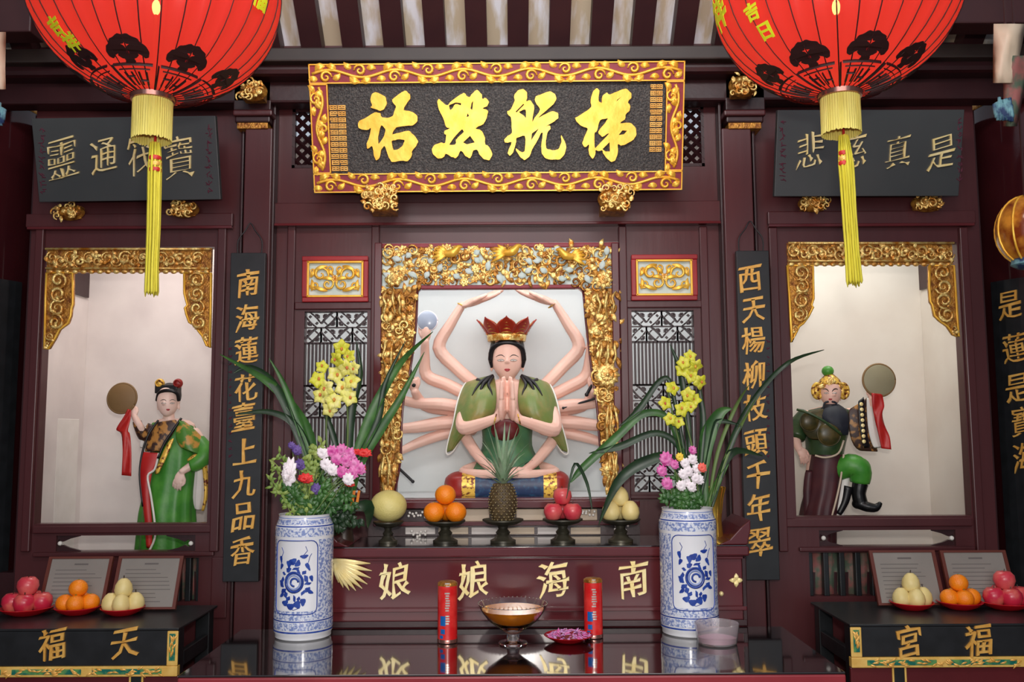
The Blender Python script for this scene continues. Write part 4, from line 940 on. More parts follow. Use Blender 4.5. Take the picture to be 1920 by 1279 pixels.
# rear altar
yA = 3.158; xa, xb = W(606, 1030, yA).x, W(1396, 1030, yA).x
al = thing('rear_altar', ((xa+xb)/2, 3.3, 0), 'tall maroon rear altar with four gold characters on its front', 'altar')
def zA(py): return W(1000, py, yA).z
mb = MB(); mb.box(xa-.012, xb+.012, yA-.02, 3.46, ZA-.035, ZA-.003); mb.build('top_board', M['maroon_gloss'], al, bevel=.006); mb = MB(); mb.box(xa-.004, xb+.004, yA-.008, 3.455, ZA-.0028, ZA); mb.build('dark_top_surface', M['glass_top'], al)
mb = MB(); mb.box(xa, xb, yA, 3.45, .0, ZA-.036); mb.build('body', M['maroon_gloss'], al)
mb = MB(); mb.box(xa, xb, yA-.012, yA-.0005, zA(1146), zA(1138)); mb.build('moulding', M['maroon_gloss'], al, bevel=.003)
mb = MB(); mb.box(xa, xb, yA-.014, yA-.0005, ZT+.002, zA(1163)); mb.build('moulding', M['maroon_dark'], al, bevel=.003)
mb = MB(); mb.box(xa, xb, yA-.010, yA-.0005, zA(1050), ZA-.037); mb.build('moulding', M['maroon_gloss'], al, bevel=.003)
mb = MB(); mb.box(xb-.012, xb+.002, yA-.010, yA+.02, ZT, ZA-.037); mb.build('corner_post', M['maroon_dark'], al, bevel=.003)
fA = planefn(yA)
for c, x, y in (('娘', 740, 1088), ('娘', 888, 1087), ('海', 1037, 1086), ('南', 1186, 1085)):
    p = W(x, y, yA); mb = MB(); put2d(mb, brush(c, .018, 0, .18, .8, x*.1, .84), lambda a, b, h, p=p: Vector((p.x+a, yA-h, p.z+b)), 64*pm(yA), .008); mb.build('character', M['gold_pale'], al)
# gilded leaf ornaments on the altar front
s = pm(yA); f = lambda a, b, h: fA(a, b, h*s)
mb = MB()
for k in range(10):
    a = .04+k*.17; leaf(mb, f, 618+k*1.5, 1050, a, 76*math.cos(a)+30*math.sin(a), 6, .12, 0, 1+k*.3)
mb.build('gilt_leaf_spray', M['gold_pale'], al, smooth=True)
mb = MB()
for k in range(5): leaf(mb, f, 1262, 1052, PI-.1-k*.25, 26, 5, -.3, 0, 1)
mb.build('gilt_leaf_spray', M['gold_pale'], al, smooth=True)
mb = MB()
for k in range(4): leaf(mb, f, 1380, 1088, k*PI/2, 13, 5, 0, 0, 1)
mb.build('gilt_blossom', M['gold_pale'], al, smooth=True)
mb = MB(); mb.ball(f(1352, 1113, 2), 4.5*s, 8, 6); mb.build('gilt_stud', M['gold_pale'], al, smooth=True)
# upturned ends
for sg, xe in ((1, xb+.012), (-1, xa-.012)):
    mb = MB(); pr = [(xe-sg*.10, ZA), (xe-sg*.06, ZA+.018), (xe-sg*.02, ZA+.06), (xe+sg*.012, ZA+.085), (xe+sg*.012, ZA+.05), (xe, ZA-.0)]
    mb.prism([(x, 3.16, z) for x, z in (pr if sg < 0 else pr[::-1])], (0, -1, 0), .26); mb.build('upturned_end', M['maroon_gloss'], al, bevel=.004)
# stepped plinth behind the fruit
pl = thing('stepped_plinth', (0, 3.48, ZA), 'low stepped plinth with cream panels and red rails behind the fruit stands', 'plinth')
def plb(name, a, b, c, d, Y, th, m, bev=.003): mb = MB(); mb.pbox(a, b, c, d, Y, th); return mb.build(name, M[m], pl, bevel=bev)
zb = ZA
mb = MB(); mb.box(W(690, 1000, 3.47).x, W(1200, 1000, 3.47).x, 3.47, 3.48, ZA+.0005, W(960, 955, 3.47).z); plbk = mb.build('back_board', M['maroon_dark'], pl)
plb('cream_panel', 868, 955, 918, 978, 3.46, .0095, 'cream'); plb('cream_panel', 968, 955, 1048, 976, 3.46, .0095, 'cream'); plb('cream_panel', 1062, 955, 1120, 976, 3.46, .0095, 'cream')
plb('rail', 690, 940, 1200, 953, 3.43, .03, 'maroon_gloss'); plb('rail', 700, 978, 1196, 986, 3.44, .03, 'maroon_gloss')
for i, x in enumerate(range(760, 1130, 62)): plb('painted_panel', x, 989, x+56, 1002, 3.466, .003, 'cream' if i % 2 else 'plaster')
mb = MB(); fp = planefn(3.43); g = pm(3.43); rr = random.Random(9)
for (u0, u1, v) in ((764, 800, 966), (1090, 1118, 962), (1150, 1180, 992), (770, 800, 1002)):
    for u, v_ in scatter(rr, u0, v-6, u1, v+6, 7): mb.ball(fp(u, v_, -.015), 2.6*g, 6, 4)
mb.build('white_beads', M['white'], pl, smooth=True, stuff=True)
for x in (648, 672, 1210):                                       # small fretwork end pieces
    pass
# side altar tables
def side_altar(sgn, x_in, y_top, chars, spots, label, strip_x, notch_x):
    yS = 3.03; yT = 3.42; xi = W(x_in, 1200, yS).x; xo = sgn*2.5; z1 = ZS
    t = thing('side_altar', ((xi+xo)/2, 3.25, 0), label, 'altar', 'side altars')
    A, B = min(xi, xo), max(xi, xo)
    def bx(n, a, b, c, d, e, g_, m, bev=.003, par=t): mb = MB(); mb.box(min(a, b), max(a, b), c, d, e, g_); return mb.build(n, M[m], par, bevel=bev)
    bx('top_board', A-.0, B, yS-.003, yT, ZS-.008, ZS, 'black', .002)
    zt_, zb_ = ZS-.009, W(960, 1245 if sgn < 0 else 1236, yS).z
    bx('front_board', A, B, yS, yS+.02, zb_, zt_, 'black')
    zc = zb_-.033; bx('gold_rail', A, B, yS-.006, yS+.02, zc, zb_, 'gold_flat')
    xs0 = xi; xs1 = xi-(-sgn)*(-1)*0
    w_ = .036
    bx('gold_stile', xi, xi+sgn*w_, yS-.006, yS+.001, zc+.0332, zt_, 'gold_flat')
    bx('green_inlay', xi+sgn*.008, xi+sgn*(w_-.008), yS-.008, yS-.0055, zc+.05, zt_-.008, 'teal_in', .001)
    k = 0; xx = xi+sgn*.05
    while abs(xx) < 2.3:
        bx('green_inlay', xx, xx+sgn*.225, yS-.008, yS-.0055, zc+.008, zb_-.008, 'teal_in', .006); xx += sgn*.26
    mb = MB(); rr = random.Random(4); fr_ = lambda u, v, h: Vector((u, yS-.008-h, v))
    for i in range(90):
        u = xi+sgn*rr.uniform(.05, 1.2); leaf(mb, fr_, u, rr.uniform(zc+.010, zb_-.010), rr.uniform(-.5, .5)+(PI if rr.random() < .5 else 0), .022, .0035, rr.uniform(-1, 1))
    for i in range(14): leaf(mb, fr_, xi+sgn*rr.uniform(.012, w_-.012), rr.uniform(zc+.06, zt_-.03), rr.uniform(1.2, 1.9), .022, .0035, rr.uniform(-1, 1))
    mb.build('painted_scrollwork', M['gold_text'], t, smooth=True, stuff=True)
    bx('lower_panel', A+.02 if sgn < 0 else xi, B if sgn > 0 else xi, yS+.006, yS+.02, .3, zc-.0005, 'red' if False else 'maroon_gloss')
    xn = W(notch_x, 1270, yS).x
    for d in (-.02, .02): bx('gold_fillet', xn+d-.003, xn+d+.003, yS+.0, yS+.0058, .4, zc-.001, 'gold_flat', .001)
    bx('dark_groove', xn-.016, xn+.016, yS+.0, yS+.0058, .4, zc-.001, 'black', .001)
    for (x_, y_) in ((xi+sgn*.01, yS+.03), (xi+sgn*.01, yT-.06)): bx('leg', x_, x_+sgn*.05, y_, y_+.05, 0, ZS-.009, 'black')
    bx('side_rail', xi+sgn*.012, xi+sgn*.03, yS+.085, yT-.065, ZS-.14, ZS-.09, 'black')
    for c, (x, y) in zip(chars, spots):
        p = W(x, y, yS); mb = MB(); put2d(mb, brush(c, .018, 0, .18, .8, x*.1, .84), lambda a, b, h, p=p: Vector((p.x+a, yS-h, p.z+b)), 56*pm(yS), .007); mb.build('character', M['gold_text'], t)
    return t
side_altar(-1, 335, 1165, '福天', ((99, 1208), (235, 1207)), 'left side altar with a black front board and two gold characters', 320, 255)
side_altar(1, 1594, 1160, '宮福', ((1703, 1202), (1833, 1200)), 'right side altar with a black front board and two gold characters', 1605, 1687)
# framed notices leaning against the partition
def notice(px0, px1, py0, py1, label, tiltx=0):
    Yb, Yt = 3.31, 3.38; zb = ZS+.001
    bl = WZ(px0, py1, zb); x0 = W(px0, py1, Yb).x; x1 = W(px1, py1, Yb).x; zt_ = W((px0+px1)/2, py0, Yt).z
    O_ = Vector(((x0+x1)/2, Yb, zb)); U_ = Vector((1, 0, 0)); V_ = Vector((tiltx, Yt-Yb, zt_-zb)); h_ = V_.length; V_.normalize(); N_ = Vector((1, 0, 0)).cross(V_); N_ = N_ if N_.y < 0 else -N_; w_ = x1-x0; O_ = O_+Vector((0, 0, .004))
    t = thing('framed_notice', O_, label, 'notice', 'framed paper notices on the side altars')
    mb = MB(); obox(mb, O_, U_, V_, N_, -w_/2+.006, w_/2-.006, .006, h_-.006, .0, .006); mb.build('paper', M['paper'], t)
    for q in ((-w_/2, w_/2, 0, .008), (-w_/2, w_/2, h_-.008, h_), (-w_/2, -w_/2+.012, .008, h_-.008), (w_/2-.012, w_/2, .008, h_-.008)):
        mb = MB(); obox(mb, O_, U_, V_, N_, *q, -.002, .010); mb.build('frame_rail', M['pap_frame'], t)
    mb = MB(); rr = random.Random(int(px0))
    obox(mb, O_, U_, V_, N_, -.02, .03, h_*.84, h_*.87, .006, .0064)
    for k in range(9):
        v = h_*(.74-k*.075); obox(mb, O_, U_, V_, N_, -w_*.36, w_*rr.uniform(.1, .38), v, v+.0022, .006, .0064)
    mb.build('faint_print', M['ink'], t, stuff=True)
notice(72, 195, 1047, 1140, 'grey framed notice behind the oranges on the left side altar'); notice(206, 330, 1046, 1140, 'grey framed notice behind the pears on the left side altar')
notice(1646, 1772, 1035, 1134, 'grey framed notice behind the pears on the right side altar'); notice(1782, 1908, 1035, 1134, 'grey framed notice behind the oranges on the right side altar')
# ================================================================ FRUIT
def orange_fruit(r, m='orange', name='orange'):
    mb = MB(); mb.ball((0, 0, r*.94), (r, r, r*.94), 24, 16); b = mb.build(name, M[m], None, smooth=True)
    mb = MB(); mb.lathe([(.0001, .004), (r*.12, .003), (r*.10, -.001)], (0, 0, r*1.88-.002), 5); mb.build('calyx', M['stemg'], b); return b
def pear_fruit(r):
    mb = MB(); mb.lathe([(.0001, .02*r), (r*.45, 0), (r*.85, .3*r), (r, .85*r), (r*.9, 1.4*r), (r*.62, 1.85*r), (r*.32, 2.1*r), (.0001, 2.14*r)], (0, 0, 0), 24); b = mb.build('pear', M['pear'], None, smooth=True)
    mb = MB(); mb.tube([(0, 0, 2.1*r), (.002, 0, 2.45*r)], .0018, 5); mb.build('stem', M['pot'], b); return b
def apple_fruit(r, m='apple'):
    mb = MB(); mb.lathe([(.0001, .12*r), (r*.35, .02*r), (r*.75, .25*r), (r, .9*r), (r*.92, 1.4*r), (r*.6, 1.75*r), (r*.25, 1.78*r), (.0001, 1.62*r)], (0, 0, 0), 24); b = mb.build('apple', M[m], None, smooth=True)
    mb = MB(); mb.tube([(0, 0, 1.62*r), (.003, 0, 2.0*r)], .0016, 5); mb.build('stem', M['pot'], b); return b
def put(o, loc, rx=0, ry=0, rz=0): o.location = loc; o.rotation_euler = (rx, ry, rz); return o
def stand(px, py, Yc, w_, label):
    c = Vector((W(px, py, Yc).x, Yc, ZA)); h = W(px, py, Yc).z-ZA; R = w_/2*pm(Yc)
    t = thing('fruit_stand', c, label, 'stand', 'bronze fruit stands on the rear altar')
    mb = MB(); mb.lathe([(R*.62, .0005), (R*.62, .008), (R*.45, .014), (R*.3, h*.35)], c, 28); mb.build('foot', M['bronze'], t, smooth='auto')
    mb = MB(); mb.lathe([(R*.28, h*.3), (R*.36, h*.45), (R*.22, h*.6), (R*.30, h*.8)], c, 24); mb.build('stem', M['bronze'], t, smooth='auto')
    mb = MB(); mb.lathe([(R*.25, h*.72), (R*.8, h-.012), (R, h-.002), (R, h+.003), (R*.85, h-.002), (R*.1, h-.006)], c, 32); mb.build('dish', M['bronze'], t, smooth='auto')
    return Vector((c.x, c.y, ZA+h-.003)), R
YS = 3.27
o1, R1 = stand(728, 979, YS, 56, 'dark bronze fruit stand under the pomelo'); o2, R2 = stand(835, 977, YS, 74, 'dark bronze fruit stand under the three oranges')
o3, R3 = stand(943, 975, YS, 76, 'dark bronze fruit stand under the pineapple'); o4, R4 = stand(1055, 974, YS, 74, 'dark bronze fruit stand under the red apples'); o5, R5 = stand(1163, 974, YS, 74, 'dark bronze fruit stand under the yellow pears')
mb = MB(); r = 34*pm(YS); mb.ball((0, 0, r*.9), (r, r, r*.86), 32, 20); pom = mb.build('pomelo', M['pomelo'], None, smooth=True, loc=(o1.x, o1.y, o1.z)); pom.location.z = o1.z-r*.04+.003; tag(pom, 'large round pale yellow pomelo on the leftmost bronze stand', 'fruit')
r = 19.5*pm(YS)
def pile(proto, c, r, fruits, group, hfac=1.88):
    """fruits: (dx, dy, level) in radii"""
    for i, (dx, dy, lv, lab) in enumerate(fruits):
        o = proto if i == 0 else copy_tree(proto); put(o, (c.x+dx*r, c.y+dy*r, c.z+lv*r), 0, 0, i*1.3); tag(o, lab, 'fruit', group)
T3 = lambda nm, where: ((-1.03, -.5, 0, f'{nm} at the left of the pile {where}'), (1.03, -.5, 0, f'{nm} at the right of the pile {where}'), (0, 1.28, 0, f'{nm} at the back of the pile {where}'), (0, .05, 1.58, f'{nm} on top of the pile {where}'))
pile(orange_fruit(r), o2, r, T3('orange', 'on the bronze stand left of the pineapple'), 'oranges on the bronze stand')
r = 17.5*pm(YS)
ap = apple_fruit(r, 'apple_r'); pile(ap, o4, r, T3('red apple', 'on the bronze stand right of the pineapple'), 'red apples on the bronze stand')
r = 17*pm(YS); pile(pear_fruit(r), o5, r, ((-1.05, -.5, 0, 'pear at the left of the pile on the rightmost bronze stand'), (1.05, -.5, 0, 'pear at the right of the pile on the rightmost bronze stand'), (0, 1.2, 0, 'pear at the back of the pile on the rightmost bronze stand'), (0, .1, 1.5, 'pear on top of the pile on the rightmost bronze stand')), 'pears on the bronze stand')
# pineapple
c = Vector((o3.x, o3.y, o3.z+.001)); hp = 68*pm(YS); rp = 27*pm(YS); pa = thing('pineapple', c, 'whole pineapple with grey-green crown on the middle bronze stand', 'fruit')
prof = lambda t: rp*(math.sin(PI*(.16+.70*t))**.55)
mb = MB(); mb.lathe([(.0001, 0)]+[(prof(i/14)*.93, hp*i/14) for i in range(15)]+[(.0001, hp)], c, 28); mb.build('body', M['pine'], pa, smooth=True)
mb = MB(); k = 0
for j in range(13):
    t = (j+.5)/13; n = 15; R_ = prof(t)*.93
    for i in range(n):
        a = 2*PI*(i+.5*(j % 2))/n; q = c+Vector((R_*math.cos(a), R_*math.sin(a), hp*t)); out = Vector((math.cos(a), math.sin(a), 0)); side = Vector((-math.sin(a), math.cos(a), 0)); zz = Vector((0, 0, 1)); w_ = R_*.19; h_ = hp/13*.52
        tip = q+out*.004; V = [q-side*w_, q-zz*h_, q+side*w_, q+zz*h_]; mb.add(V+[tip], [(0, 1, 4), (1, 2, 4), (2, 3, 4), (3, 0, 4)], 0); mb.ball(q+out*.003, .0022, 5, 3, 1)
mb.build('rind_scales', [M['pine'], M['pine2']], pa, stuff=True)
rr = random.Random(2); top = c+Vector((0, 0, hp*.97))
for i in range(34):
    t = i/33; a = i*2.4; L_ = (.07+.10*t)*1.1; sp_ = (1-t)*.9+.22; base = top+Vector((math.cos(a)*.012*(1-t*.6), math.sin(a)*.012*(1-t*.6), t*.045)); pts = []
    for q in range(6):
        s_ = q/5; ang = sp_*(1-.15*s_)+s_*s_*.5*(1-t); r_ = L_*s_
        pts.append(base+Vector((math.cos(a)*math.sin(ang)*r_, math.sin(a)*math.sin(ang)*r_, math.cos(ang)*r_)))
    mb = MB(); side = Vector((-math.sin(a), math.cos(a), 0)); wd = [.007, .0075, .0065, .005, .003, .0004]
    mb.grid([[p-side*w_, p+Vector((math.cos(a), math.sin(a), -.2))*w_*.4, p+side*w_] for p, w_ in zip(pts, wd)]); mb.build('leaf', M['pineleaf'], pa, smooth=True)
# plates of fruit on the side altars
def plate_at(px, py, w_, label, m='redplate'):
    c = WZ(px, py, ZS+.001); R = w_/2*pm(c.y); t = thing('red_plate', c, label, 'plate', 'red plastic fruit plates on the side altars')
    mb = MB(); mb.lathe([(R*.55, 0), (R*.6, .003), (R*.85, .012), (R, .024), (R*.98, .026), (R*.82, .016), (R*.5, .008), (.0001, .007)], c, 40); mb.build('dish', M[m], t, smooth='auto')
    return c+Vector((0, 0, .009)), R
P4 = lambda nm, where: ((-1.25, -.3, 0, f'{nm} at the left of the pile {where}'), (.15, -.85, 0, f'{nm} at the front of the pile {where}'), (1.35, .1, 0, f'{nm} at the right of the pile {where}'), (.05, 1.0, 0, f'{nm} at the back of the pile {where}'), (0, 0, 1.55, f'{nm} on top of the pile {where}'))
for px, py, kind, where in ((50, 1152, 'a', 'on the left side altar'), (145, 1151, 'o', 'on the left side altar'), (230, 1152, 'p', 'on the left side altar'), (1710, 1142, 'p', 'on the right side altar'), (1800, 1141, 'o', 'on the right side altar'), (1886, 1141, 'a', 'on the right side altar')):
    nm = {'a': 'apple', 'o': 'orange', 'p': 'pear'}[kind]
    c, R = plate_at(px, py, {'a': 92, 'o': 80, 'p': 78}[kind], f'shallow red plastic plate under the {nm}s {where}'); s_ = pm(c.y)
    if kind == 'o': r = 16.5*s_; pile(orange_fruit(r), c, r, P4('orange', 'on the red plate '+where), 'oranges '+where)
    elif kind == 'p': r = 16.5*s_; pile(pear_fruit(r*.98), c, r, P4('pear', 'on the red plate '+where), 'pears '+where)
    else:
        r = 19*s_; L4 = P4('apple', 'on the red plate '+where); pile(apple_fruit(r), c, r, L4[:4], 'apples '+where)
        o = apple_fruit(r, 'apple_r'); put(o, (c.x, c.y, c.z+1.5*r)); tag(o, 'dark pink apple topping the red plate '+where, 'fruit', 'apples '+where)
# ================================================================ THINGS ON THE FRONT TABLE
def can(px, py0, py1, w_, label):
    c = WZ(px, py1-3, ZT+.0005); s_ = pm(c.y); R = w_/2*s_; h = W(px, py0, c.y).z-ZT; t = thing('candle_can', c, label, 'can', 'red cylindrical cans on the front table')
    mb = MB(); mb.lathe([(R, .012), (R, h-.012)], c, 40); mb.build('body', M['canred'], t, smooth='auto')
    mb = MB(); mb.lathe([(R*.96, 0), (R*1.03, .002), (R*1.03, .011), (R, .0125)], c, 40); mb.build('base_rim', M['metal_rim'], t, smooth='auto')
    mb = MB(); mb.lathe([(R, h-.0125), (R*1.02, h-.010), (R*.98, h-.004), (R*.8, h), (.0001, h)], c, 40); mb.build('lid', M['gold_dark'], t, smooth='auto')
    def fc(u, v, hh): a = -PI/2+u/R; return c+Vector(((R+hh+.0004)*math.cos(a), (R+hh+.0004)*math.sin(a), v))
    mb = MB(); rr = random.Random(int(px))
    def patch(u0, u1, v0, v1): mb.grid([[fc(u0+(u1-u0)*i/6, v, 0) for i in range(7)] for v in (v0, v1)])
    patch(-.022, -.004, .055, .085); patch(-.021, -.006, .03, .045); patch(-.024, -.012, .016, .026); mb.build('blue_print', M['canblue'], t)
    mb = MB()
    for v0, v1 in ((.10, .155), (.06, .09), (.175, .19)):
        v = v0
        while v < v1: patch(-.003+rr.uniform(-.004, 0), .006+rr.uniform(0, .004), v, v+.0045); v += .0075
    mb.build('silver_print', M['silver'], t, stuff=True)
can(839, 1090, 1207, 36, 'red cylindrical can on the glass table left of the glass bowl'); can(1113, 1084, 1198, 34, 'red cylindrical can on the glass table right of the glass bowl')
# glass bowl of amber oil
c = WZ(962, 1207, ZT+.0005); s_ = pm(c.y); bw_ = thing('glass_bowl', c, 'footed glass bowl holding amber liquid on the front table', 'bowl')
zr = W(962, 1132, c.y).z-ZT; R = 64*s_; zb_ = W(962, 1180, c.y).z-ZT
outer = [(R*.42, 0), (R*.40, .006), (R*.2, .012), (R*.16, zb_*.7), (R*.35, zb_), (R*.7, zb_+(zr-zb_)*.35), (R*.9, zb_+(zr-zb_)*.7), (R, zr)]
inner = [(R*.975, zr+.001), (R*.87, zb_+(zr-zb_)*.7), (R*.67, zb_+(zr-zb_)*.36), (R*.33, zb_+.006), (.0001, zb_+.005)]
mb = MB(); mb.lathe([(.0001, 0)]+outer+inner, c, 48); mb.build('bowl', M['glass'], bw_, smooth='auto')
mb = MB(); zl = zb_+(zr-zb_)*.80; mb.lathe([(.0001, zb_+.0062), (R*.325, zb_+.0072), (R*.66, zb_+(zr-zb_)*.372), (R*.86, zb_+(zr-zb_)*.705), (R*.895, zl), (.0001, zl)], c, 48); mb.build('amber_liquid', M['tea'], bw_, smooth='auto')
mb = MB()
for i in range(48): a = 2*PI*i/48; mb.ball(c+Vector((R*.985*math.cos(a), R*.985*math.sin(a), zr+.002)), .0024, 6, 4)
mb.build('beaded_rim', M['glass'], bw_, smooth=True, stuff=True)
# red dish of petals
c = WZ(1066, 1203, ZT+.0005); R = 45*pm(c.y); t = thing('petal_dish', c, 'red plastic dish heaped with purple flower petals on the front table', 'dish')
mb = MB(); mb.lathe([(R*.5, 0), (R*.6, .003), (R*.9, .016), (R, .021), (R*.97, .022), (R*.8, .013), (.0001, .008)], c, 44); mb.build('dish', M['redplate'], t, smooth='auto')
rr = random.Random(8); M['lilac'] = mat('lilac_petal', srgb(190, 110, 190), srgb(226, 190, 226), rough=.5, scale=90)
mb = MB()
for i in range(150):
    a, q = rr.uniform(0, 6.28), math.sqrt(rr.random())*R*.85; p = c+Vector((q*math.cos(a), q*math.sin(a), .012+.022*(1-(q/R)**2)*rr.uniform(.6, 1.1)))
    e1 = Vector((rr.uniform(-1, 1), rr.uniform(-1, 1), rr.uniform(-.4, .5))).normalized(); e2 = e1.cross(Vector((rr.uniform(-.3, .3), rr.uniform(-.3, .3), 1))).normalized(); L_ = .011; w_ = .005
    mb.add([p-e1*L_, p+e2*w_, p+e1*L_, p-e2*w_, p+Vector((0, 0, .003))], [(0, 1, 4), (1, 2, 4), (2, 3, 4), (3, 0, 4)], i % 2)
mb.build('petals', [M['pink'], M['lilac']], t, stuff=True)
# clear cup with pink powder
c = WZ(1345, 1206, ZT+.0005); R = 40*pm(c.y); h = W(1345, 1168, c.y).z-ZT; t = thing('plastic_cup', c, 'clear ribbed cup of pale pink powder in front of the right vase', 'cup')
mb = MB(); mb.lathe([(.0001, 0), (R*.84, 0), (R*.88, .004), (R*1.0, h), (R*.975, h+.001), (R*.85, .006), (.0001, .005)], c, 48, lobes=24, amp=.008); mb.build('cup', M['plastic'], t, smooth='auto')
mb = MB(); mb.lathe([(.0001, .0062), (R*.82, .0062), (R*.85, h*.35), (.0001, h*.38)], c, 40); mb.build('pink_powder', M['pinkliq'], t, smooth='auto')
# ================================================================ LANTERNS
def lantern(cx, y_mid, rpx, y_bot, Y, label, tassel, txts, rot=0):
    s_ = Y/F; C0 = W(cx, y_mid, Y); R = rpx*s_*.985
    nb = W(cx, y_bot, Y); hb = (C0.z-nb.z); rn = 34*s_
    Rz = hb/math.cos(math.asin(rn/R))*.985
    t = thing('red_lantern', (C0.x, Y, C0.z-hb), label, 'lantern', 'red silk lanterns')
    th0 = math.asin(rn/R)
    def sh(a, th, h=0):       # th measured from the bottom pole
        n = Vector((math.cos(a)*math.sin(th)/R, math.sin(a)*math.sin(th)/R, -math.cos(th)/Rz)).normalized()
        return Vector((C0.x+R*math.sin(th)*math.cos(a), Y+R*math.sin(th)*math.sin(a), C0.z-Rz*math.cos(th)))+n*h
    NR_ = 32; mb = MB(); rows = []
    for i in range(33):
        th = th0+(PI-2*th0)*i/32; rows.append([sh(2*PI*k/(NR_*4)+rot, th, -.008*math.sin(PI*(k % 4)/4)*math.sin(th)) for k in range(NR_*4)])
    mb.grid(rows, close=True); mb.build('silk_shell', M['silk'], t, smooth=True)
    for k in range(NR_):
        mb = MB(); mb.tube([sh(2*PI*k/NR_+rot, th0+(PI-2*th0)*i/24, .0008) for i in range(25)], .0016, 4); mb.build('rib', M['lantern_ink'] if True else M['silk'], t, smooth=True)
    # cloud-head print round the base
    nC = 8
    cl = [(-.13,0),(-.155,.05),(-.30,.09),(-.40,.20),(-.36,.33),(-.24,.385),(-.17,.34),(-.22,.26),(-.27,.22),(-.20,.17)]
    cloud = [(-.10,-.02),(-.10,.07),(-.16,.10),(-.22,.16),(-.20,.20),(-.27,.17),(-.34,.10),(-.42,.14),(-.46,.26),(-.42,.38),(-.34,.44),(-.30,.52),(-.20,.56),(-.10,.62),(0,.60),(.10,.62),(.20,.56),(.30,.52),(.34,.44),(.42,.38),(.46,.26),(.42,.14),(.34,.10),(.27,.17),(.20,.20),(.22,.16),(.16,.10),(.10,.07),(.10,-.02)]
    hole = [(0,.46),(-.03,.41),(-.09,.40),(-.03,.36),(0,.30),(.03,.36),(.09,.40),(.03,.41)]
    g = shape2d([cloud, hole]); base = th0+.36
    for k in range(nC):
        a0 = rot+2*PI*(k+.5)/nC
        def fn(u, v, h, a0=a0):
            th = base+v*.40; a = a0+u*.62*(math.sin(base+.1)/math.sin(th)); return sh(a, th, .0015+h)
        # refine by subdividing faces through a grid: outline is dense enough for this curvature
        mb = MB(); put2d(mb, g, fn, 1, .0012); mb.build('cloud_print', M['lantern_ink'], t)
        mb = MB(); q = 2*PI/nC
        def strip(ua, ub, ta, tb, w_):
            pts = [sh(a0+ua+(ub-ua)*i/6, ta+(tb-ta)*i/6, .0022) for i in range(7)]; mb.tube(pts, w_, 4, flat=.3)
        strip(-q*.42, q*.42, base-.02, base-.02, .0042); strip(-q*.36, q*.36, base-.07, base-.07, .002)
        for u in (-.27, -.09, .09, .27): strip(q*u, q*u, base-.10, th0+.10, .0028)
        strip(-q*.3, -q*.05, base-.15, base-.15, .0028); strip(q*.05, q*.3, base-.2, base-.2, .0028)
        strip(-q*.46, -q*.46, base-.02, th0+.05, .003)
        mb.build('fret_print', M['lantern_ink'], t, stuff=True)
    for (ch, px, py, sz, sl) in txts:
        d = CAMR @ Vector(((px-CX)/F, -(py-CY)/F, -1)); e = EYE-Vector((C0.x, Y, C0.z)); S = Vector((1/R, 1/R, 1/Rz))
        dd = Vector([d[i]*S[i] for i in range(3)]); ee = Vector([e[i]*S[i] for i in range(3)]); A_, B_, C_ = dd.dot(dd), 2*dd.dot(ee), ee.dot(ee)-1; ds = B_*B_-4*A_*C_
        if ds < 0: continue
        k = (-B_-math.sqrt(ds))/(2*A_); p = ee+dd*k; th = math.acos(-p.z); a = math.atan2(p.y, p.x)
        def f2(u, v, h, a=a, th=th): return sh(a+u/(R*math.sin(th)), th+v/R, .002+h)
        vs, fs, bd = brush(ch, .045, .8, 0, .6, px, 1)
        mb = MB(); put2d(mb, (vs, fs, bd), f2, sz*s_, .001); mb.build('lettering', M['lantern_txt'], t)
    zb_ = C0.z-hb
    mb = MB(); mb.lathe([(rn*1.25, zb_+.006), (rn*1.2, zb_-.006), (rn*1.02, zb_-.008), (rn, zb_+.01)], (C0.x, Y, 0), 40, cap=False); mb.build('bottom_ring', M['metal_rim'], t, smooth='auto')
    zt_ = C0.z+hb; mb = MB(); mb.lathe([(rn*1.1, zt_-.01), (rn*1.1, zt_+.02), (rn*.2, zt_+.03)], (C0.x, Y, 0), 40); mb.build('top_cap', M['metal_rim'], t, smooth='auto')
    mb = MB(); mb.tube([(C0.x, Y, zt_+.02), (C0.x, Y, zt_+1.2)], .004, 6); mb.build('hanging_cord', M['lantern_ink'], t)
    # bulb and holder
    mb = MB(); zbu = W(cx+16 if cx < 900 else cx, 14, Y).z; mb.ball((C0.x, Y, zbu), (.011, .011, .022), 12, 8); mb.build('bulb', M['bulb'], t, smooth=True)
    mb = MB(); mb.tube([(C0.x, Y, zbu-.020), (C0.x, Y, zb_)], .004, 6); mb.build('candle_holder', M['fringe'], t)
    l = bpy.data.lights.new('lantern_bulb', 'POINT'); l.energy = 3.1; l.color = (1, .62, .42); l.shadow_soft_size = .06; lo = bpy.data.objects.new('lantern_bulb', l); COL.objects.link(lo); lo.location = (C0.x, Y, zbu+.05)
    # fringe drum and tassel
    y0f, y1f = tassel['fringe']; z0f, z1f = W(cx, y0f, Y).z, W(cx, y1f, Y).z; mb = MB(); n = 96; V = []
    rows = [[Vector((C0.x+(rn*1.06+(.0016 if k % 2 else 0))*math.cos(2*PI*k/n), Y+(rn*1.06+(.0016 if k % 2 else 0))*math.sin(2*PI*k/n), z1f+(z0f-z1f)*q+(noise.noise(Vector((k*.9, cx, 0)))*.008 if q == 0 else 0))) for k in range(n)] for q in (0, .3, .6, 1)]
    rows.append([Vector((C0.x+rn*.6*math.cos(2*PI*k/n), Y+rn*.6*math.sin(2*PI*k/n), z0f+.004)) for k in range(n)])
    mb.grid(rows, close=True); mb.build('fringe', M['fringe'], t, smooth=False)
    pts = [W(px, py, Y) for px, py in tassel['path']]; up_, lo_ = pts[0], pts[-1]
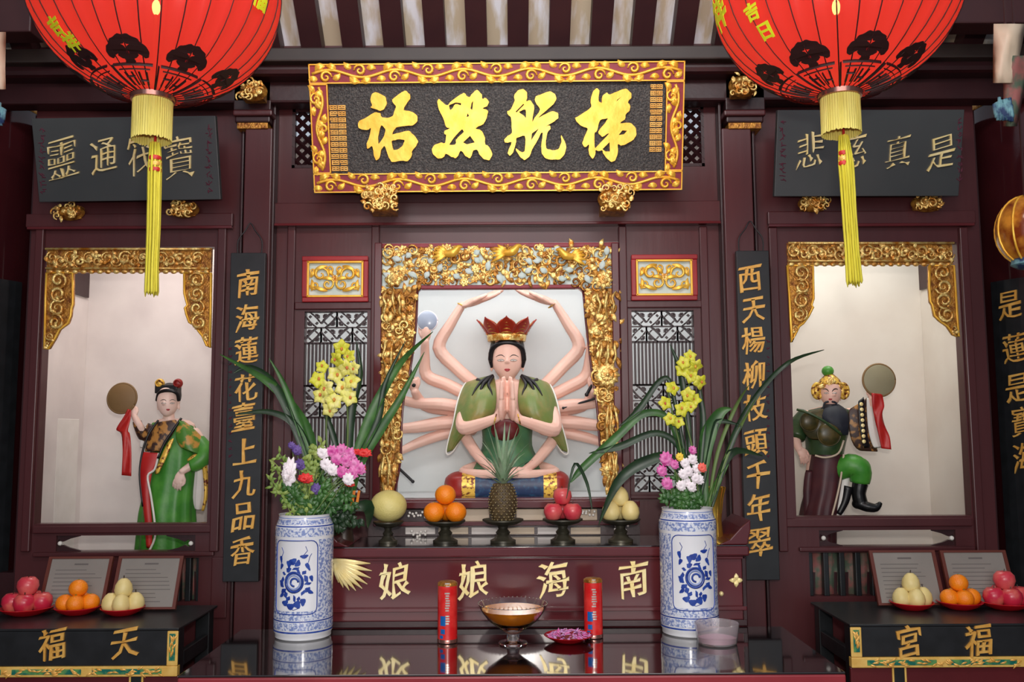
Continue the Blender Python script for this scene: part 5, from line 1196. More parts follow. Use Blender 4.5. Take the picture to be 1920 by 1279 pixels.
    mb = MB(); mb.tube([pts[0]+Vector((0, 0, .05)), pts[0]], .0035, 6); mb.build('red_cord', M['redcloth'], t)
    sp_ = smoothpath(pts, 6); rd = lerplist(tassel['rad'], len(sp_)); mb = MB()
    for q in range(18):
        a = q*2.4; ro = math.sqrt((q+.5)/18)
        mb.tube([p+Vector((math.cos(a)*ro*r_*s_, math.sin(a)*ro*r_*s_, (noise.noise(Vector((q*3.1, 1, 0)))*.02 if i == len(sp_)-1 else 0))) for i, (p, r_) in enumerate(zip(sp_, rd))], [max(.0012, r_*s_*.24) for r_ in rd[:-1]]+[.0008], 5)
    mb.build('tassel', M['tassel'], t, smooth=True, stuff=True)
    for (yy, m_) in tassel['bands']:
        px = tassel['path'][0][0]; p = W(px, yy, Y); mb = MB(); r_ = tassel['rad'][0]*s_*1.28
        mb.lathe([(r_*.9, -.006), (r_, -.004), (r_, .004), (r_*.9, .006)], p, 20, cap=False); mb.build('band', M[m_], t, smooth='auto')
    return t
lantern(294, -18, 240, 186, 2.35, 'large red silk lantern hanging at the left with a long yellow tassel', dict(fringe=(190, 264), path=[(291, 268), (290, 320), (288, 420), (285, 500), (284, 552)], rad=[9, 12, 11.5, 11, 12], bands=((297, 'redcloth'), (308, 'gold_text'), (319, 'redcloth'))), [('吉', 104, 48, 34, 0), ('祥', 134, 78, 34, 0), ('福', 488, -6, 46, 0)], .43)
lantern(1566, -22, 238, 180, 2.35, 'large red silk lantern hanging at the right with a long yellow tassel', dict(fringe=(178, 252), path=[(1582, 254), (1587, 310), (1593, 400), (1598, 470), (1603, 534)], rad=[8, 13, 12, 12, 14], bands=((288, 'redcloth'), (298, 'gold_text'), (307, 'redcloth'))), [('吉', 1410, 22, 32, 0), ('日', 1436, 58, 32, 0), ('祥', 1347, 22, 70, 0)], -.353)
# ================================================================ STATUES
from mathutils.bvhtree import BVHTree
def fuse(mb, name, m, parent, voxel=.003, smooth_it=3):
    me = bpy.data.meshes.new(name); me.from_pydata([tuple(v) for v in mb.v], [], mb.f); me.update()
    o = bpy.data.objects.new(name, me); COL.objects.link(o)
    r = o.modifiers.new('r', 'REMESH'); r.mode = 'VOXEL'; r.voxel_size = voxel
    if smooth_it: s_ = o.modifiers.new('s', 'SMOOTH'); s_.iterations = smooth_it; s_.factor = .5
    m2 = bpy.data.meshes.new_from_object(o.evaluated_get(bpy.context.evaluated_depsgraph_get())); m2.name = name
    o.modifiers.clear(); o.data = m2; bpy.data.meshes.remove(me)
    m2.materials.clear(); m2.materials.append(m); m2.polygons.foreach_set('use_smooth', [True]*len(m2.polygons))
    if parent is not None: o.parent = parent; o.matrix_parent_inverse = PW(parent).inverted()
    return o
def surf(o):
    me = o.data; t = BVHTree.FromPolygons([v.co.copy() for v in me.vertices], [tuple(p.vertices) for p in me.polygons])
    def pr(px, py, lift=.0):
        d = (CAMR @ Vector(((px-CX)/F, -(py-CY)/F, -1))).normalized(); h = t.ray_cast(EYE, d)
        return (h[0]-d*lift, h[1]) if h[0] is not None else (None, None)
    return pr
def chain(mb, pts, rad, n=10, k=4):
    P_ = smoothpath([W(*p) if len(p) == 3 and p[0] > 50 else p for p in pts], k); R_ = lerplist(rad, len(P_))
    mb.tube(P_, R_, n)
    mb.ball(P_[0], R_[0], 10, 8); mb.ball(P_[-1], R_[-1], 10, 8)
def hand(mb, wrist, d, nrm, size, side=1, curl=.25, spread=.10, thumb=True):
    d = Vector(d).normalized(); nrm = Vector(nrm); nrm = (nrm-d*nrm.dot(d)).normalized(); s_ = d.cross(nrm)*side
    rot = Matrix((s_, nrm, d)).transposed()
    w_ = Vector(wrist); mb.ball(w_+d*size*.26, (size*.20, size*.085, size*.30), 12, 10, rot=rot)
    for i, (off, L_) in enumerate(((-.145, .38), (-.05, .45), (.05, .43), (.14, .34))):
        b = w_+d*size*.42+s_*off*size; dd = (d+s_*off*spread*8).normalized(); pts = [b]; c_ = 0
        for q in range(3):
            c_ += curl; e = dd*math.cos(c_)-nrm*math.sin(c_); pts.append(pts[-1]+e*L_*size/3*(1.25-.22*q))
        mb.tube(pts, [size*.056, size*.053, size*.048, size*.036], 8); mb.ball(pts[-1], size*.037, 8, 6)
    if thumb:
        b = w_+d*size*.16-s_*size*.13; pts = [b, b-s_*size*.10+d*size*.13-nrm*size*.05, b-s_*size*.13+d*size*.27-nrm*size*.08, b-s_*size*.10+d*size*.37-nrm*size*.09]
        mb.tube(pts, [size*.07, size*.062, size*.052, size*.038], 8); mb.ball(pts[-1], size*.039, 8, 6)
def head(mb, cx, cy, hw, hh, Y, nose=1.0):
    s_ = pm(Y); c = lambda x, y, yy: W(cx+x*hw, cy+y*hh, Y)+Vector((0, yy*hw*s_, 0))
    prof = ((-1.16, .08, .1, .10), (-1.08, .44, .44, .10), (-.9, .74, .80, .10), (-.6, .95, 1.05, .08), (-.2, 1.0, 1.1, .05), (.15, .97, 1.04, .0), (.45, .86, .92, -.05), (.70, .66, .74, -.12), (.88, .42, .52, -.2), (.97, .20, .30, -.28), (1.0, .03, .05, -.32))
    P_ = smoothpath([Vector((a, b, d)) for a, b, d, e in prof], 3); E = smoothpath([Vector((e, 0, 0)) for a, b, d, e in prof], 3); rows = []
    for p, e in zip(P_, E):
        row = []
        for k in range(28):
            a = 2*PI*k/28; ca, sa = math.cos(a), math.sin(a); row.append(c(0, p.x, 0)+Vector((hw*s_*p.y*ca, hw*s_*(e.x+p.z*math.copysign(abs(sa)**.92, sa)), 0)))
        rows.append(row)
    mb.grid(rows, close=True); mb.add(rows[0], [tuple(range(28))]); mb.add(rows[-1], [tuple(reversed(range(28)))])
    for sg in (-1, 1):
        mb.ball(c(1.0*sg, .02, .15), (hw*s_*.10, hw*s_*.2, hh*s_*.20), 10, 8); mb.ball(c(1.02*sg, .34, .12), (hw*s_*.09, hw*s_*.13, hh*s_*.24), 10, 8)
    mb.tube([c(0, -.20, -.98), c(0, .02, -1.03), c(0, .16, -1.09)], [hw*s_*.06, hw*s_*.08, hw*s_*.11*nose], 8); mb.ball(c(0, .185, -1.03), (hw*s_*.17*nose, hw*s_*.12, hh*s_*.055), 10, 8)
    mb.ball(c(0, .45, -.84), (hw*s_*.22, hw*s_*.12, hh*s_*.07), 10, 8)
    mb.tube([c(0, .4, .15), c(0, 1.45, .25)], [hw*s_*.50, hw*s_*.56], 14)
def paint_face(body, parent, cx, cy, hw, hh, brow='hair', lipm='lip', fierce=0, eyes=True):
    pr = surf(body); s_ = hw*pm(3.8)
    def line(pts, rad, m, name, k=4):
        P_ = []
        for x, y in pts:
            p, n = pr(cx+x*hw, cy+y*hh, .0003)
            if p is not None: P_.append(p)
        if len(P_) < 2: return
        P_ = smoothpath(P_, k); n = len(P_); mb = MB(); mb.tube(P_, [max(.0003, s_*rad*(.35+.65*math.sin(PI*(i+.3)/n))) for i in range(n)], 6, flat=.5); mb.build(name, M[m], parent, smooth=True)
    for sg in (-1, 1):
        line([(sg*.16, -.20+.05*fierce), (sg*.34, -.30-.02*fierce), (sg*.55, -.29-.08*fierce), (sg*.74, -.20-.12*fierce)], .030+.03*fierce, brow, 'eyebrow')
        if not eyes: continue
        line([(sg*.20, -.02), (sg*.40, -.045), (sg*.60, -.02)], .045, 'white', 'eye_white'); line([(sg*.35, -.03), (sg*.46, -.03)], .045, 'hair', 'iris')
        line([(sg*.17, -.02), (sg*.30, -.068), (sg*.46, -.075), (sg*.66, -.035)], .024, 'hair', 'eyelid'); line([(sg*.20, .01), (sg*.42, .035), (sg*.62, .0)], .010, 'hair', 'eyelid')
    line([(-.19, .44), (-.08, .415), (0, .425), (.08, .415), (.19, .44)], .05, lipm, 'upper_lip'); line([(-.15, .46), (0, .485), (.15, .46)], .06, lipm, 'lower_lip')
    return pr, line
def loft(mb, secs, n=40, folds=0, amp=0, mi=0, ph=0, cap=True, sub=3):
    """secs: (px, py, half width px, half depth m, Y); folds grow downwards"""
    m_ = []
    V = [Vector((a, b, c)) for a, b, c, d, e in secs]; Q = [Vector((d, e, 0)) for a, b, c, d, e in secs]
    V = smoothpath(V, sub); Q = smoothpath(Q, sub); K = len(V); rows = []
    for i, (v, q) in enumerate(zip(V, Q)):
        c = W(v.x, v.y, q.y); rx = v.z*pm(q.y); row = []
        for k in range(n):
            a = 2*PI*k/n; f_ = 1+amp*(i/(K-1))*math.sin(folds*a+ph+i*.05)
            row.append(Vector((c.x+rx*f_*math.cos(a), c.y+q.x*f_*math.sin(a), c.z)))
        rows.append(row)
    mb.grid(rows, mi, close=True)
    if cap:
        o = len(mb.v); mb.add(rows[0], [tuple(range(n))], mi); mb.add(rows[-1], [tuple(reversed(range(n)))], mi)
# ---- the many-armed seated figure
YC = 3.90; g0 = W(950, 935, YC)
S = thing('seated_statue', (g0.x, 3.85, W(950, 935, 3.85).z), 'seated many-armed statue in a green cape and red lotus crown inside the central niche', 'statue')
mb = MB(); head(mb, 951, 674, 29, 40, 3.86)
pp = lambda *a: [W(*q) for q in a]
sc = pm(3.9)
rows_ = []
mbT = MB(); loft(mbT, [(951, 712, 20, .05, 3.90), (951, 722, 56, .07, 3.90), (951, 750, 58, .085, 3.90), (951, 790, 50, .085, 3.90), (951, 835, 44, .08, 3.90), (951, 868, 56, .09, 3.90), (951, 884, 62, .095, 3.90)], 36); mb.v, mb.f, mb.m = mb.v+[tuple(v) for v in mbT.v], mb.f+[tuple(len(mb.v)+i for i in f) for f in mbT.f], mb.m+mbT.m
arms = [  # (points px,py,Y), radii px, hand (dir, normal, curl) or None
 ([(893, 722, 3.95), (856, 690, 3.97), (823, 652, 3.97), (846, 606, 3.96), (866, 573, 3.95)], [12, 12, 13, 10, 7.5], ((1, 0, .32), (0, .3, -1), .06, 92)),
 ([(1022, 722, 3.95), (1055, 688, 3.97), (1086, 650, 3.97), (1062, 604, 3.96), (1040, 569, 3.95)], [12, 12, 13, 10, 7.5], ((-1, 0, .34), (0, .3, -1), .06, 92)),
 ([(886, 745, 3.97), (840, 722, 3.99), (800, 704, 3.99), (797, 665, 3.96), (797, 640, 3.94)], [12, 12, 12.5, 9, 7.5], ((.12, -.2, 1), (0, -1, 0), .5, 52)),
 ([(1020, 748, 3.97), (1062, 728, 3.99), (1098, 706, 3.99), (1106, 665, 3.96), (1108, 640, 3.94)], [12, 12, 12.5, 9, 7.5], ((0, -.2, 1), (0, -1, 0), .5, 52)),
 ([(884, 770, 3.98), (835, 768, 4.00), (796, 760, 4.00), (778, 735, 3.93)], [12, 12, 11, 8], ((-.2, -.3, 1), (0, -1, 0), 1.0, 48)),
 ([(1020, 770, 3.98), (1065, 768, 4.00), (1098, 758, 4.00), (1112, 735, 3.93)], [12, 12, 11, 8], ((.2, -.3, 1), (0, -1, 0), 1.0, 48)),
 ([(884, 768, 3.97), (830, 758, 3.95), (780, 756, 3.96), (735, 745, 3.96)], [12, 12, 10, 8], None),
 ([(1020, 768, 3.97), (1070, 760, 3.95), (1115, 756, 3.96), (1165, 745, 3.96)], [12, 12, 10, 8], None),
 ([(884, 790, 3.98), (830, 793, 3.97), (780, 801, 3.97), (730, 806, 3.97)], [13, 13, 11, 8], None),
 ([(1020, 790, 3.98), (1072, 792, 3.97), (1120, 798, 3.97), (1170, 806, 3.97)], [13, 13, 11, 8], None),
 ([(884, 805, 4.00), (840, 812, 4.00), (790, 828, 3.99), (752, 846, 3.97)], [12, 11, 10, 7], ((-1, 0, -.5), (0, -1, 0), .9, 44)),
 ([(1020, 805, 4.00), (1062, 812, 4.00), (1105, 822, 3.99), (1132, 832, 3.97)], [12, 11, 10, 7], ((1, 0, -.4), (0, -1, 0), .9, 44)),
 # praying arms
 ([(893, 738, 3.90), (872, 775, 3.84), (870, 802, 3.78), (905, 794, 3.72), (930, 784, 3.70)], [15, 14, 14, 11, 8.5], None),
 ([(1010, 738, 3.90), (1035, 775, 3.84), (1038, 806, 3.78), (1000, 796, 3.72), (972, 786, 3.70)], [15, 14, 14, 11, 8.5], None),
 # lower arms resting in the lap
 ([(880, 780, 3.93), (868, 805, 3.86), (886, 840, 3.82), (908, 868, 3.76), (926, 880, 3.72)], [11, 12, 11, 9, 7], ((1, -.2, -.05), (0, 0, 1), .35, 44)),
 ([(1025, 785, 3.93), (1040, 815, 3.86), (1022, 845, 3.82), (1000, 870, 3.76), (985, 880, 3.72)], [11, 12, 11, 9, 7], ((-1, -.2, .1), (0, 0, 1), .35, 44)),
]
for pts, rad, h in arms:
    s_ = pm(pts[-1][2]); chain(mb, pts, [r*s_ for r in rad])
    if h: hand(mb, W(*pts[-1]), h[0], h[1], h[3]*s_, 1 if h[0][0] > 0 else -1, h[2], .06)
for sg, x in ((-1, 941), (1, 962)):           # palms pressed together
    s_ = pm(3.70); wv = W(931 if sg < 0 else 971, 783, 3.70)
    pts = [wv, W(943 if sg < 0 else 959, 765, 3.69)]; mb.tube(pts, [8*s_, 8*s_], 8)
    hand(mb, W(941 if sg < 0 else 961, 786, 3.70), (-sg*.062, 0, 1), (-sg*1.0, -.25, 0), 88*s_, sg, .02, .02)
chain(mb, [(905, 872, 3.90), (868, 884, 3.80), (905, 889, 3.71), (965, 888, 3.69)], [12*sc, 8*sc, 8*sc, 7*sc]); chain(mb, [(1000, 872, 3.90), (1042, 884, 3.80), (1005, 889, 3.72), (945, 889, 3.70)], [12*sc, 8*sc, 8*sc, 7*sc])
body = fuse(mb, 'body', M['skin'], S, .0033, 2)
pr, line = paint_face(body, S, 951, 677, 29, 37)
# hair, locks, crown
mb = MB(); cH = W(951, 658, 3.87)
mb.ball(cH+Vector((0, .028, .008)), (33*sc, .082, 42*sc), 20, 14)
P_ = smoothpath([W(951-31*math.cos(a), 676-34*math.sin(a)**.6, 3.845-.040*math.sin(a)) for a in [PI*i/8 for i in range(9)]], 3); mb.tube(P_, .0125, 10)
for sg in (-1, 1): mb.tube(pp((951+sg*30, 660, 3.85), (951+sg*31, 676, 3.85), (951+sg*29, 690, 3.86)), [.013, .011, .006], 8)
fuse(mb, 'hair', M['hair'], S, .004, 2)
for sg in (-1, 1):
    for (pts, r) in ([(924, 704, 3.85), (905, 714, 3.82), (893, 728, 3.80), (885, 742, 3.79)], 4), ([(924, 704, 3.84), (908, 718, 3.80), (900, 736, 3.79), (897, 755, 3.785)], 4), ([(925, 706, 3.83), (916, 720, 3.80), (921, 735, 3.79), (924, 750, 3.785)], 3.5), ([(895, 712, 3.86), (905, 716, 3.83), (920, 712, 3.83), (926, 706, 3.84)], 5):
        mb = MB(); P_ = smoothpath([W(951+(x-951)*(-sg), y, Y) for x, y, Y in pts], 4); mb.tube(P_, lerplist([r*sc*.7, r*sc*.85, r*sc*.6, r*sc*.2], len(P_)), 8); mb.build('hair_lock', M['hair'], S, smooth=True)
cr = W(950, 640, 3.86); mb = MB(); Rc = 35*sc
mb.lathe([(Rc, -.002), (Rc*1.04, .010), (Rc*1.06, .022), (Rc*1.02, .028), (Rc*.9, .020), (Rc*.88, 0)], cr, 40); crb = mb.build('crown_band', M['gold_carved'], S, smooth='auto')
for k in range(8):
    a = -PI/2+2*PI*k/8; o_ = Vector((math.cos(a), math.sin(a), 0)); t_ = Vector((-math.sin(a), math.cos(a), 0)); rows = []; K = 9
    for i in range(K+1):
        u = i/K; hgt = .080*u; outw = Rc*(.98+.62*u**1.2); wd = .036*(.62+.5*math.sin(PI*min(1, u*.9)))*math.sqrt(max(.02, 1-max(0, (u-.55)/.45)**2))
        rows.append([cr+o_*(outw-(q*q)*.012)+t_*wd*q+Vector((0, 0, .016+hgt-.010*abs(q)*u)) for q in (-1, -.6, -.2, .2, .6, 1)])
    mb = MB(); mb.grid(rows); pt = mb.build('crown_petal', M['crown'], S, smooth=True, solid=.005)
    mb = MB()
    for (u, w_) in ((.12, .020), (.3, .016), (.46, .012), (.6, .008)):
        P_ = [cr+o_*(Rc*(.98+.62*u**1.2)+.004-(q*q)*.006)+t_*w_*q*1.3+Vector((0, 0, .016+.080*u+.006*(1-q*q))) for q in (-1, -.5, 0, .5, 1)]; mb.tube(P_, [.0014, .0036, .0044, .0036, .0014], 5)
    mb.tube([r[0] for r in rows]+[r[-1] for r in reversed(rows)], .0022, 5); mb.build('gilt_relief', M['gold_dark'], pt, smooth=True)
# dress below the hands and cape
mb = MB(); loft(mb, [(951, 786, 50, .088, 3.90), (951, 800, 48, .092, 3.895), (951, 835, 46, .09, 3.89), (951, 860, 56, .10, 3.88), (951, 880, 66, .115, 3.87)], 44, 9, .05); mb.build('dress', M['teal'], S, smooth=True)
mb = MB(); mb.ball(W(947, 806, 3.80), (26*sc, .022, 20*sc), 16, 12); mb.build('chest_cloth', M['chest'], S, smooth=True)
for sg in (-1, 1):
    mx = lambda x: 951+(x-951)*(-sg)
    rws = [((874, 717, 3.95), (926, 702, 3.89)), ((866, 730, 3.91), (930, 719, 3.835)), ((859, 750, 3.88), (932, 745, 3.80)), ((854, 772, 3.86), (930, 766, 3.79)), ((850, 795, 3.85), (926, 782, 3.785)), ((842, 822, 3.85), (874, 806, 3.82)), ((837, 850, 3.86), (850, 846, 3.85))]
    rows = []
    for (a, b) in rws:
        A, B = W(mx(a[0]), a[1], a[2]), W(mx(b[0]), b[1], b[2]); n = 12
        rows.append([A.lerp(B, q/n)+Vector((0, -.055*math.sin(PI*q/n)**.8*(A-B).length/.14-.004*math.sin(q*2.2), 0)) for q in range(n+1)])
    mb = MB(); mb.grid([[q for q in r] for r in rows]); cp = mb.build('cape', M['cape'], S, smooth=True, solid=.006, sub=1)
    mb = MB(); P_ = smoothpath([r[0]+Vector((0, -.003, 0)) for r in rows]+[rows[-1][-1], rows[-2][-1], rows[-3][-4]], 3); mb.tube(P_, .0042, 6); mb.build('pale_hem', M['white'], cp, smooth=True)
    # gold flecks of brocade
    mb = MB(); rr = random.Random(5)
    wr = W(mx(929), 785, 3.70); mb = MB(); mb.tube([wr+Vector((.012*math.cos(a)*(-sg)*.5, .025*math.sin(a), .023*math.cos(a))) for a in [2*PI*i/16 for i in range(17)]], .0028, 6); mb.build('bracelet', M['goldpat'], S, smooth=True)
    wt = W(mx(866), 573, 3.95); mb = MB(); mb.tube([wt+Vector((.018*math.cos(a), .019*math.sin(a), -sg*(-.010)*math.cos(a)*(1))) for a in [2*PI*i/16 for i in range(17)]], .0026, 6); mb.build('bracelet', M['goldpat'], S, smooth=True)
    wl = W(mx(908), 866, 3.77); mb = MB(); mb.tube([wl+Vector((.020*math.cos(a), .022*math.sin(a), .010*math.cos(a)*sg)) for a in [2*PI*i/16 for i in range(17)]], .003, 6); mb.build('bracelet', M['hair'], S, smooth=True)
# cushion seat
zc0, zc1 = W(950, 935, 3.8).z, W(950, 884, 3.8).z
seat = thing('cushion_seat', (g0.x, 3.82, zc0), 'red, gold and blue drum cushion the seated statue sits on', 'cushion')
def cushion(xa_, xb_, m, name, endl=False, endr=False):
    A, B = W(xa_, 910, 3.72).x, W(xb_, 910, 3.72).x; rows = []; K = 10; cz = (zc0+zc1)/2; hz = (zc1-zc0)/2
    for i in range(K+1):
        u = i/K; x = A+(B-A)*u; k = 1
        if endl: k = math.sqrt(max(0, 1-(1-u)**2.6))*.96+.04
        if endr: k = math.sqrt(max(0, 1-u**2.6))*.96+.04
        row = []
        for j in range(32):
            a = 2*PI*j/32; ca, sa = math.cos(a), math.sin(a); row.append(Vector((x, 3.84+.14*k*math.copysign(abs(ca)**.6, ca), cz+hz*(k*.9+.1)*math.copysign(abs(sa)**.55, sa))))
        rows.append(row)
    mb = MB(); mb.grid(rows, close=True); mb.add(rows[0], [tuple(range(32))]); mb.add(rows[-1], [tuple(reversed(range(32)))]); return mb.build(name, M[m], seat, smooth='auto')
cushion(829, 866, 'cushion', 'red_end', endl=True); cushion(866, 891, 'goldpat', 'gold_band'); cushion(891, 1019, 'navy', 'blue_middle'); cushion(1019, 1044, 'goldpat', 'gold_band'); cushion(1044, 1072, 'cushion', 'red_end', endr=True)
# objects held by the many arms
mr = W(801, 602, 3.93); t = thing('round_mirror', mr, 'pale blue round mirror held up by the left raised hand of the seated statue', 'mirror')
mb = MB(); q = Matrix.Rotation(PI/2, 3, 'X')
def discmesh(mb, c, R, th, rx=1.0, tilt=0, n=40):
    c = Vector(c); rt = Matrix.Rotation(tilt, 3, 'Y')
    rows = [[c+rt @ Vector((R*k*rx*math.cos(2*PI*i/n), y, R*k*math.sin(2*PI*i/n))) for i in range(n)] for k, y in ((.001, -th), (.9, -th), (1, -th*.4), (1, th*.4), (.9, th), (.001, th))]
    mb.grid(rows, close=True)
discmesh(mb, mr+Vector((0, 0, 0)), 19*sc, .006); mb.build('glass_disc', M['mirror'], t, smooth='auto')
mb = MB(); mb.tube([mr+Vector((19*sc*math.cos(2*PI*i/32), 0, 19*sc*math.sin(2*PI*i/32))) for i in range(33)], .0035, 6); mb.build('rim', M['whitep'], t, smooth=True)
mb = MB(); mb.tube([mr-Vector((0, -.004, 19*sc)), mr-Vector((0, -.004, 32*sc))], .006, 8); mb.build('handle', M['gold_dark'], t, smooth=True)
def rod(a, b, r, label, m='hair'):
    A, B = W(*a), W(*b); t = thing('carved_rod', B, label, 'rod', 'dark rods held by the statue'); mb = MB(); mb.tube([A, A.lerp(B, .5), B], r, 8); mb.build('shaft', M[m], t, smooth='auto'); mb = MB(); mb.ball(B, r*1.3, 8, 6); mb.build('tip', M[m], t, smooth=True)
rod((735, 866, 3.93), (774, 903, 3.90), .006, 'short dark rod at the lower left of the niche'); rod((1135, 742, 3.93), (1056, 765, 3.93), .005, 'thin dark rod crossing the right arms of the statue'); rod((767, 690, 3.92), (776, 722, 3.92), .009, 'dark rod in the second left hand of the statue'); rod((1112, 718, 3.92), (1100, 740, 3.92), .007, 'dark rod in the second right hand of the statue')
# ---- left attendant
YL = 3.92; sl = pm(YL); zfl = W(300, 1052, 3.9).z
A = thing('attendant_statue', (W(320, 900, YL).x, YL, zfl), 'standing statue in a green robe with a raised hand in the left opening', 'statue')
mb = MB(); head(mb, 315, 754, 19.5, 27, 3.90)
mbT = MB(); loft(mbT, [(318, 785, 14, .03, 3.92), (325, 796, 40, .045, 3.93), (325, 850, 36, .05, 3.93), (318, 940, 36, .06, 3.93), (318, 1050, 40, .06, 3.93)], 30); mb.add(mbT.v, mbT.f)
chain(mb, [(288, 802, 3.92), (272, 822, 3.90), (262, 800, 3.86), (252, 781, 3.85)], [9*sl, 9*sl, 7*sl, 5.5*sl]); hand(mb, W(253, 783, 3.85), (-.35, -.1, 1), (.2, -1, .1), 34*sl, -1, .35, .08)
chain(mb, [(366, 812, 3.92), (386, 850, 3.90), (360, 872, 3.86), (342, 884, 3.84)], [10*sl, 10*sl, 8*sl, 6*sl]); hand(mb, W(341, 884, 3.84), (-.35, -.1, -1), (0, -1, .1), 44*sl, 1, .3, .08)
b2 = fuse(mb, 'body', M['skin2'], A, .0026, 2); paint_face(b2, A, 315, 757, 19.5, 25)
mb = MB(); mb.ball(W(315, 742, 3.91)+Vector((0, .018, .002)), (21.5*sl, .052, 24*sl), 16, 12)
mb.tube(smoothpath([W(315-20.5*math.cos(a), 752-20*math.sin(a)**.6, 3.885-.028*math.sin(a)) for a in [PI*i/6 for i in range(7)]], 3), .0085, 8)
mb.box(W(294, 730, 3.9).x, W(336, 730, 3.9).x, 3.875, 3.93, W(315, 738, 3.9).z, W(315, 722, 3.9).z)
fuse(mb, 'hair', M['hair'], A, .003, 2)
for x, y, m in ((300, 719, 'goldpat'), (334, 719, 'cushion')):
    mb = MB(); c_ = W(x, y, 3.89)
    mb.ball(c_, (9*sl, 8*sl, 9*sl), 12, 10)
    mb.tube([c_+Vector((6*sl*math.cos(a), -7*sl, 6*sl*math.sin(a))) for a in [i*PI/6 for i in range(13)]], .003, 6); mb.build('hair_ornament', M[m], A, smooth=True)
# robe: back/outer green, inner brocade bodice, red front panel
mb = MB(); loft(mb, [(322, 792, 34, .055, 3.93), (324, 806, 44, .062, 3.93), (326, 850, 42, .066, 3.92), (322, 900, 44, .072, 3.92), (314, 960, 50, .085, 3.92), (312, 1046, 56, .09, 3.92)], 60, 11, .05); mb.build('green_robe', M['green'], A, smooth=True)
def patch3(rows_px, m, name, par, bul=.02, n=8, solid=.004, fold=0):
    rows = []
    for (a, b) in rows_px:
        P_, Q_ = W(*a), W(*b); rows.append([P_.lerp(Q_, i/n)+Vector((0, -bul*math.sin(PI*i/n)-fold*math.sin(i*2.4), 0)) for i in range(n+1)])
    mb = MB(); mb.grid(rows); return mb.build(name, M[m], par, smooth=True, solid=solid, sub=1)
patch3([((292, 792, 3.87), (332, 786, 3.865)), ((284, 806, 3.865), (334, 800, 3.86)), ((276, 826, 3.855), (318, 824, 3.85)), ((270, 848, 3.85), (302, 848, 3.848))], 'brocade', 'bodice', A, .012)
patch3([((264, 846, 3.85), (300, 848, 3.845)), ((261, 870, 3.845), (296, 866, 3.84)), ((263, 895, 3.84), (284, 884, 3.838)), ((265, 930, 3.835), (279, 925, 3.835)), ((272, 975, 3.83), (287, 975, 3.83)), ((274, 1030, 3.828), (285, 1030, 3.828))], 'redcloth', 'red_front_panel', A, .008)
mb = MB(); P_ = smoothpath(pp((298, 850, 3.835), (290, 880, 3.832), (277, 893, 3.83), (283, 930, 3.822), (290, 980, 3.818), (290, 1010, 3.818), (276, 1040, 3.82)), 4); mb.tube(P_, .0048, 6); mb.build('white_trim', M['white'], A, smooth=True)
mb = MB(); P_ = smoothpath(pp((340, 784, 3.86), (325, 806, 3.845), (308, 832, 3.838), (296, 860, 3.83)), 4); mb.tube(P_, .0055, 6); mb.build('dark_collar', M['hair'], A, smooth=True)
mb = MB(); P_ = smoothpath(pp((297, 788, 3.865), (280, 812, 3.85), (268, 845, 3.845), (262, 890, 3.84), (268, 950, 3.83)), 4); mb.tube(P_, .005, 6); mb.build('dark_collar', M['hair'], A, smooth=True)
patch3([((318, 825, 3.832), (328, 820, 3.835)), ((306, 846, 3.828), (318, 846, 3.828)), ((298, 866, 3.824), (308, 868, 3.824)), ((289, 890, 3.82), (297, 890, 3.82))], 'goldpat', 'gold_lapel', A, .004, 4)
patch3([((336, 786, 3.875), (345, 788, 3.885)), ((330, 806, 3.845), (385, 822, 3.89)), ((328, 822, 3.84), (392, 840, 3.89)), ((336, 838, 3.842), (392, 858, 3.88))], 'robe_gold', 'shoulder_mantle', A, .03)
mb = MB(); P_ = smoothpath(pp((372, 826, 3.90), (385, 850, 3.88), (370, 868, 3.86), (356, 874, 3.85)), 4); mb.tube(P_, lerplist([.030, .040, .034, .026], len(P_)), 12); mb.build('green_sleeve', M['green'], A, smooth=True)
mb = MB(); P_ = smoothpath(pp((352, 864, 3.84), (368, 856, 3.845), (382, 868, 3.86), (386, 900, 3.87), (386, 932, 3.87), (380, 958, 3.87)), 4); mb.tube(P_, lerplist([.006, .012, .012, .010, .008, .006], len(P_)), 8, flat=.5); mb.build('orange_cuff', M['goldpat'], A, smooth=True)
patch3([((366, 876, 3.87), (384, 872, 3.88)), ((364, 905, 3.87), (386, 905, 3.88)), ((360, 935, 3.87), (384, 938, 3.88)), ((366, 956, 3.87), (378, 958, 3.88))], 'white', 'white_inner_sleeve', A, .015, fold=.003)
mb = MB(); P_ = smoothpath(pp((288, 800, 3.91), (272, 818, 3.89), (260, 800, 3.865), (257, 790, 3.86)), 4); mb.tube(P_, lerplist([.028, .026, .020, .018], len(P_)), 12); mb.build('dark_sleeve', M['brocade'], A, smooth=True)
patch3([((266, 800, 3.885), (284, 800, 3.90)), ((262, 822, 3.88), (280, 824, 3.90)), ((262, 840, 3.885), (272, 842, 3.90))], 'white', 'white_inner_sleeve', A, .008)
mb = MB(); mb.ball(W(276, 1040, 3.80), (.02, .04, .014), 12, 8); mb.build('shoe', M['goldpat'], A, smooth=True)
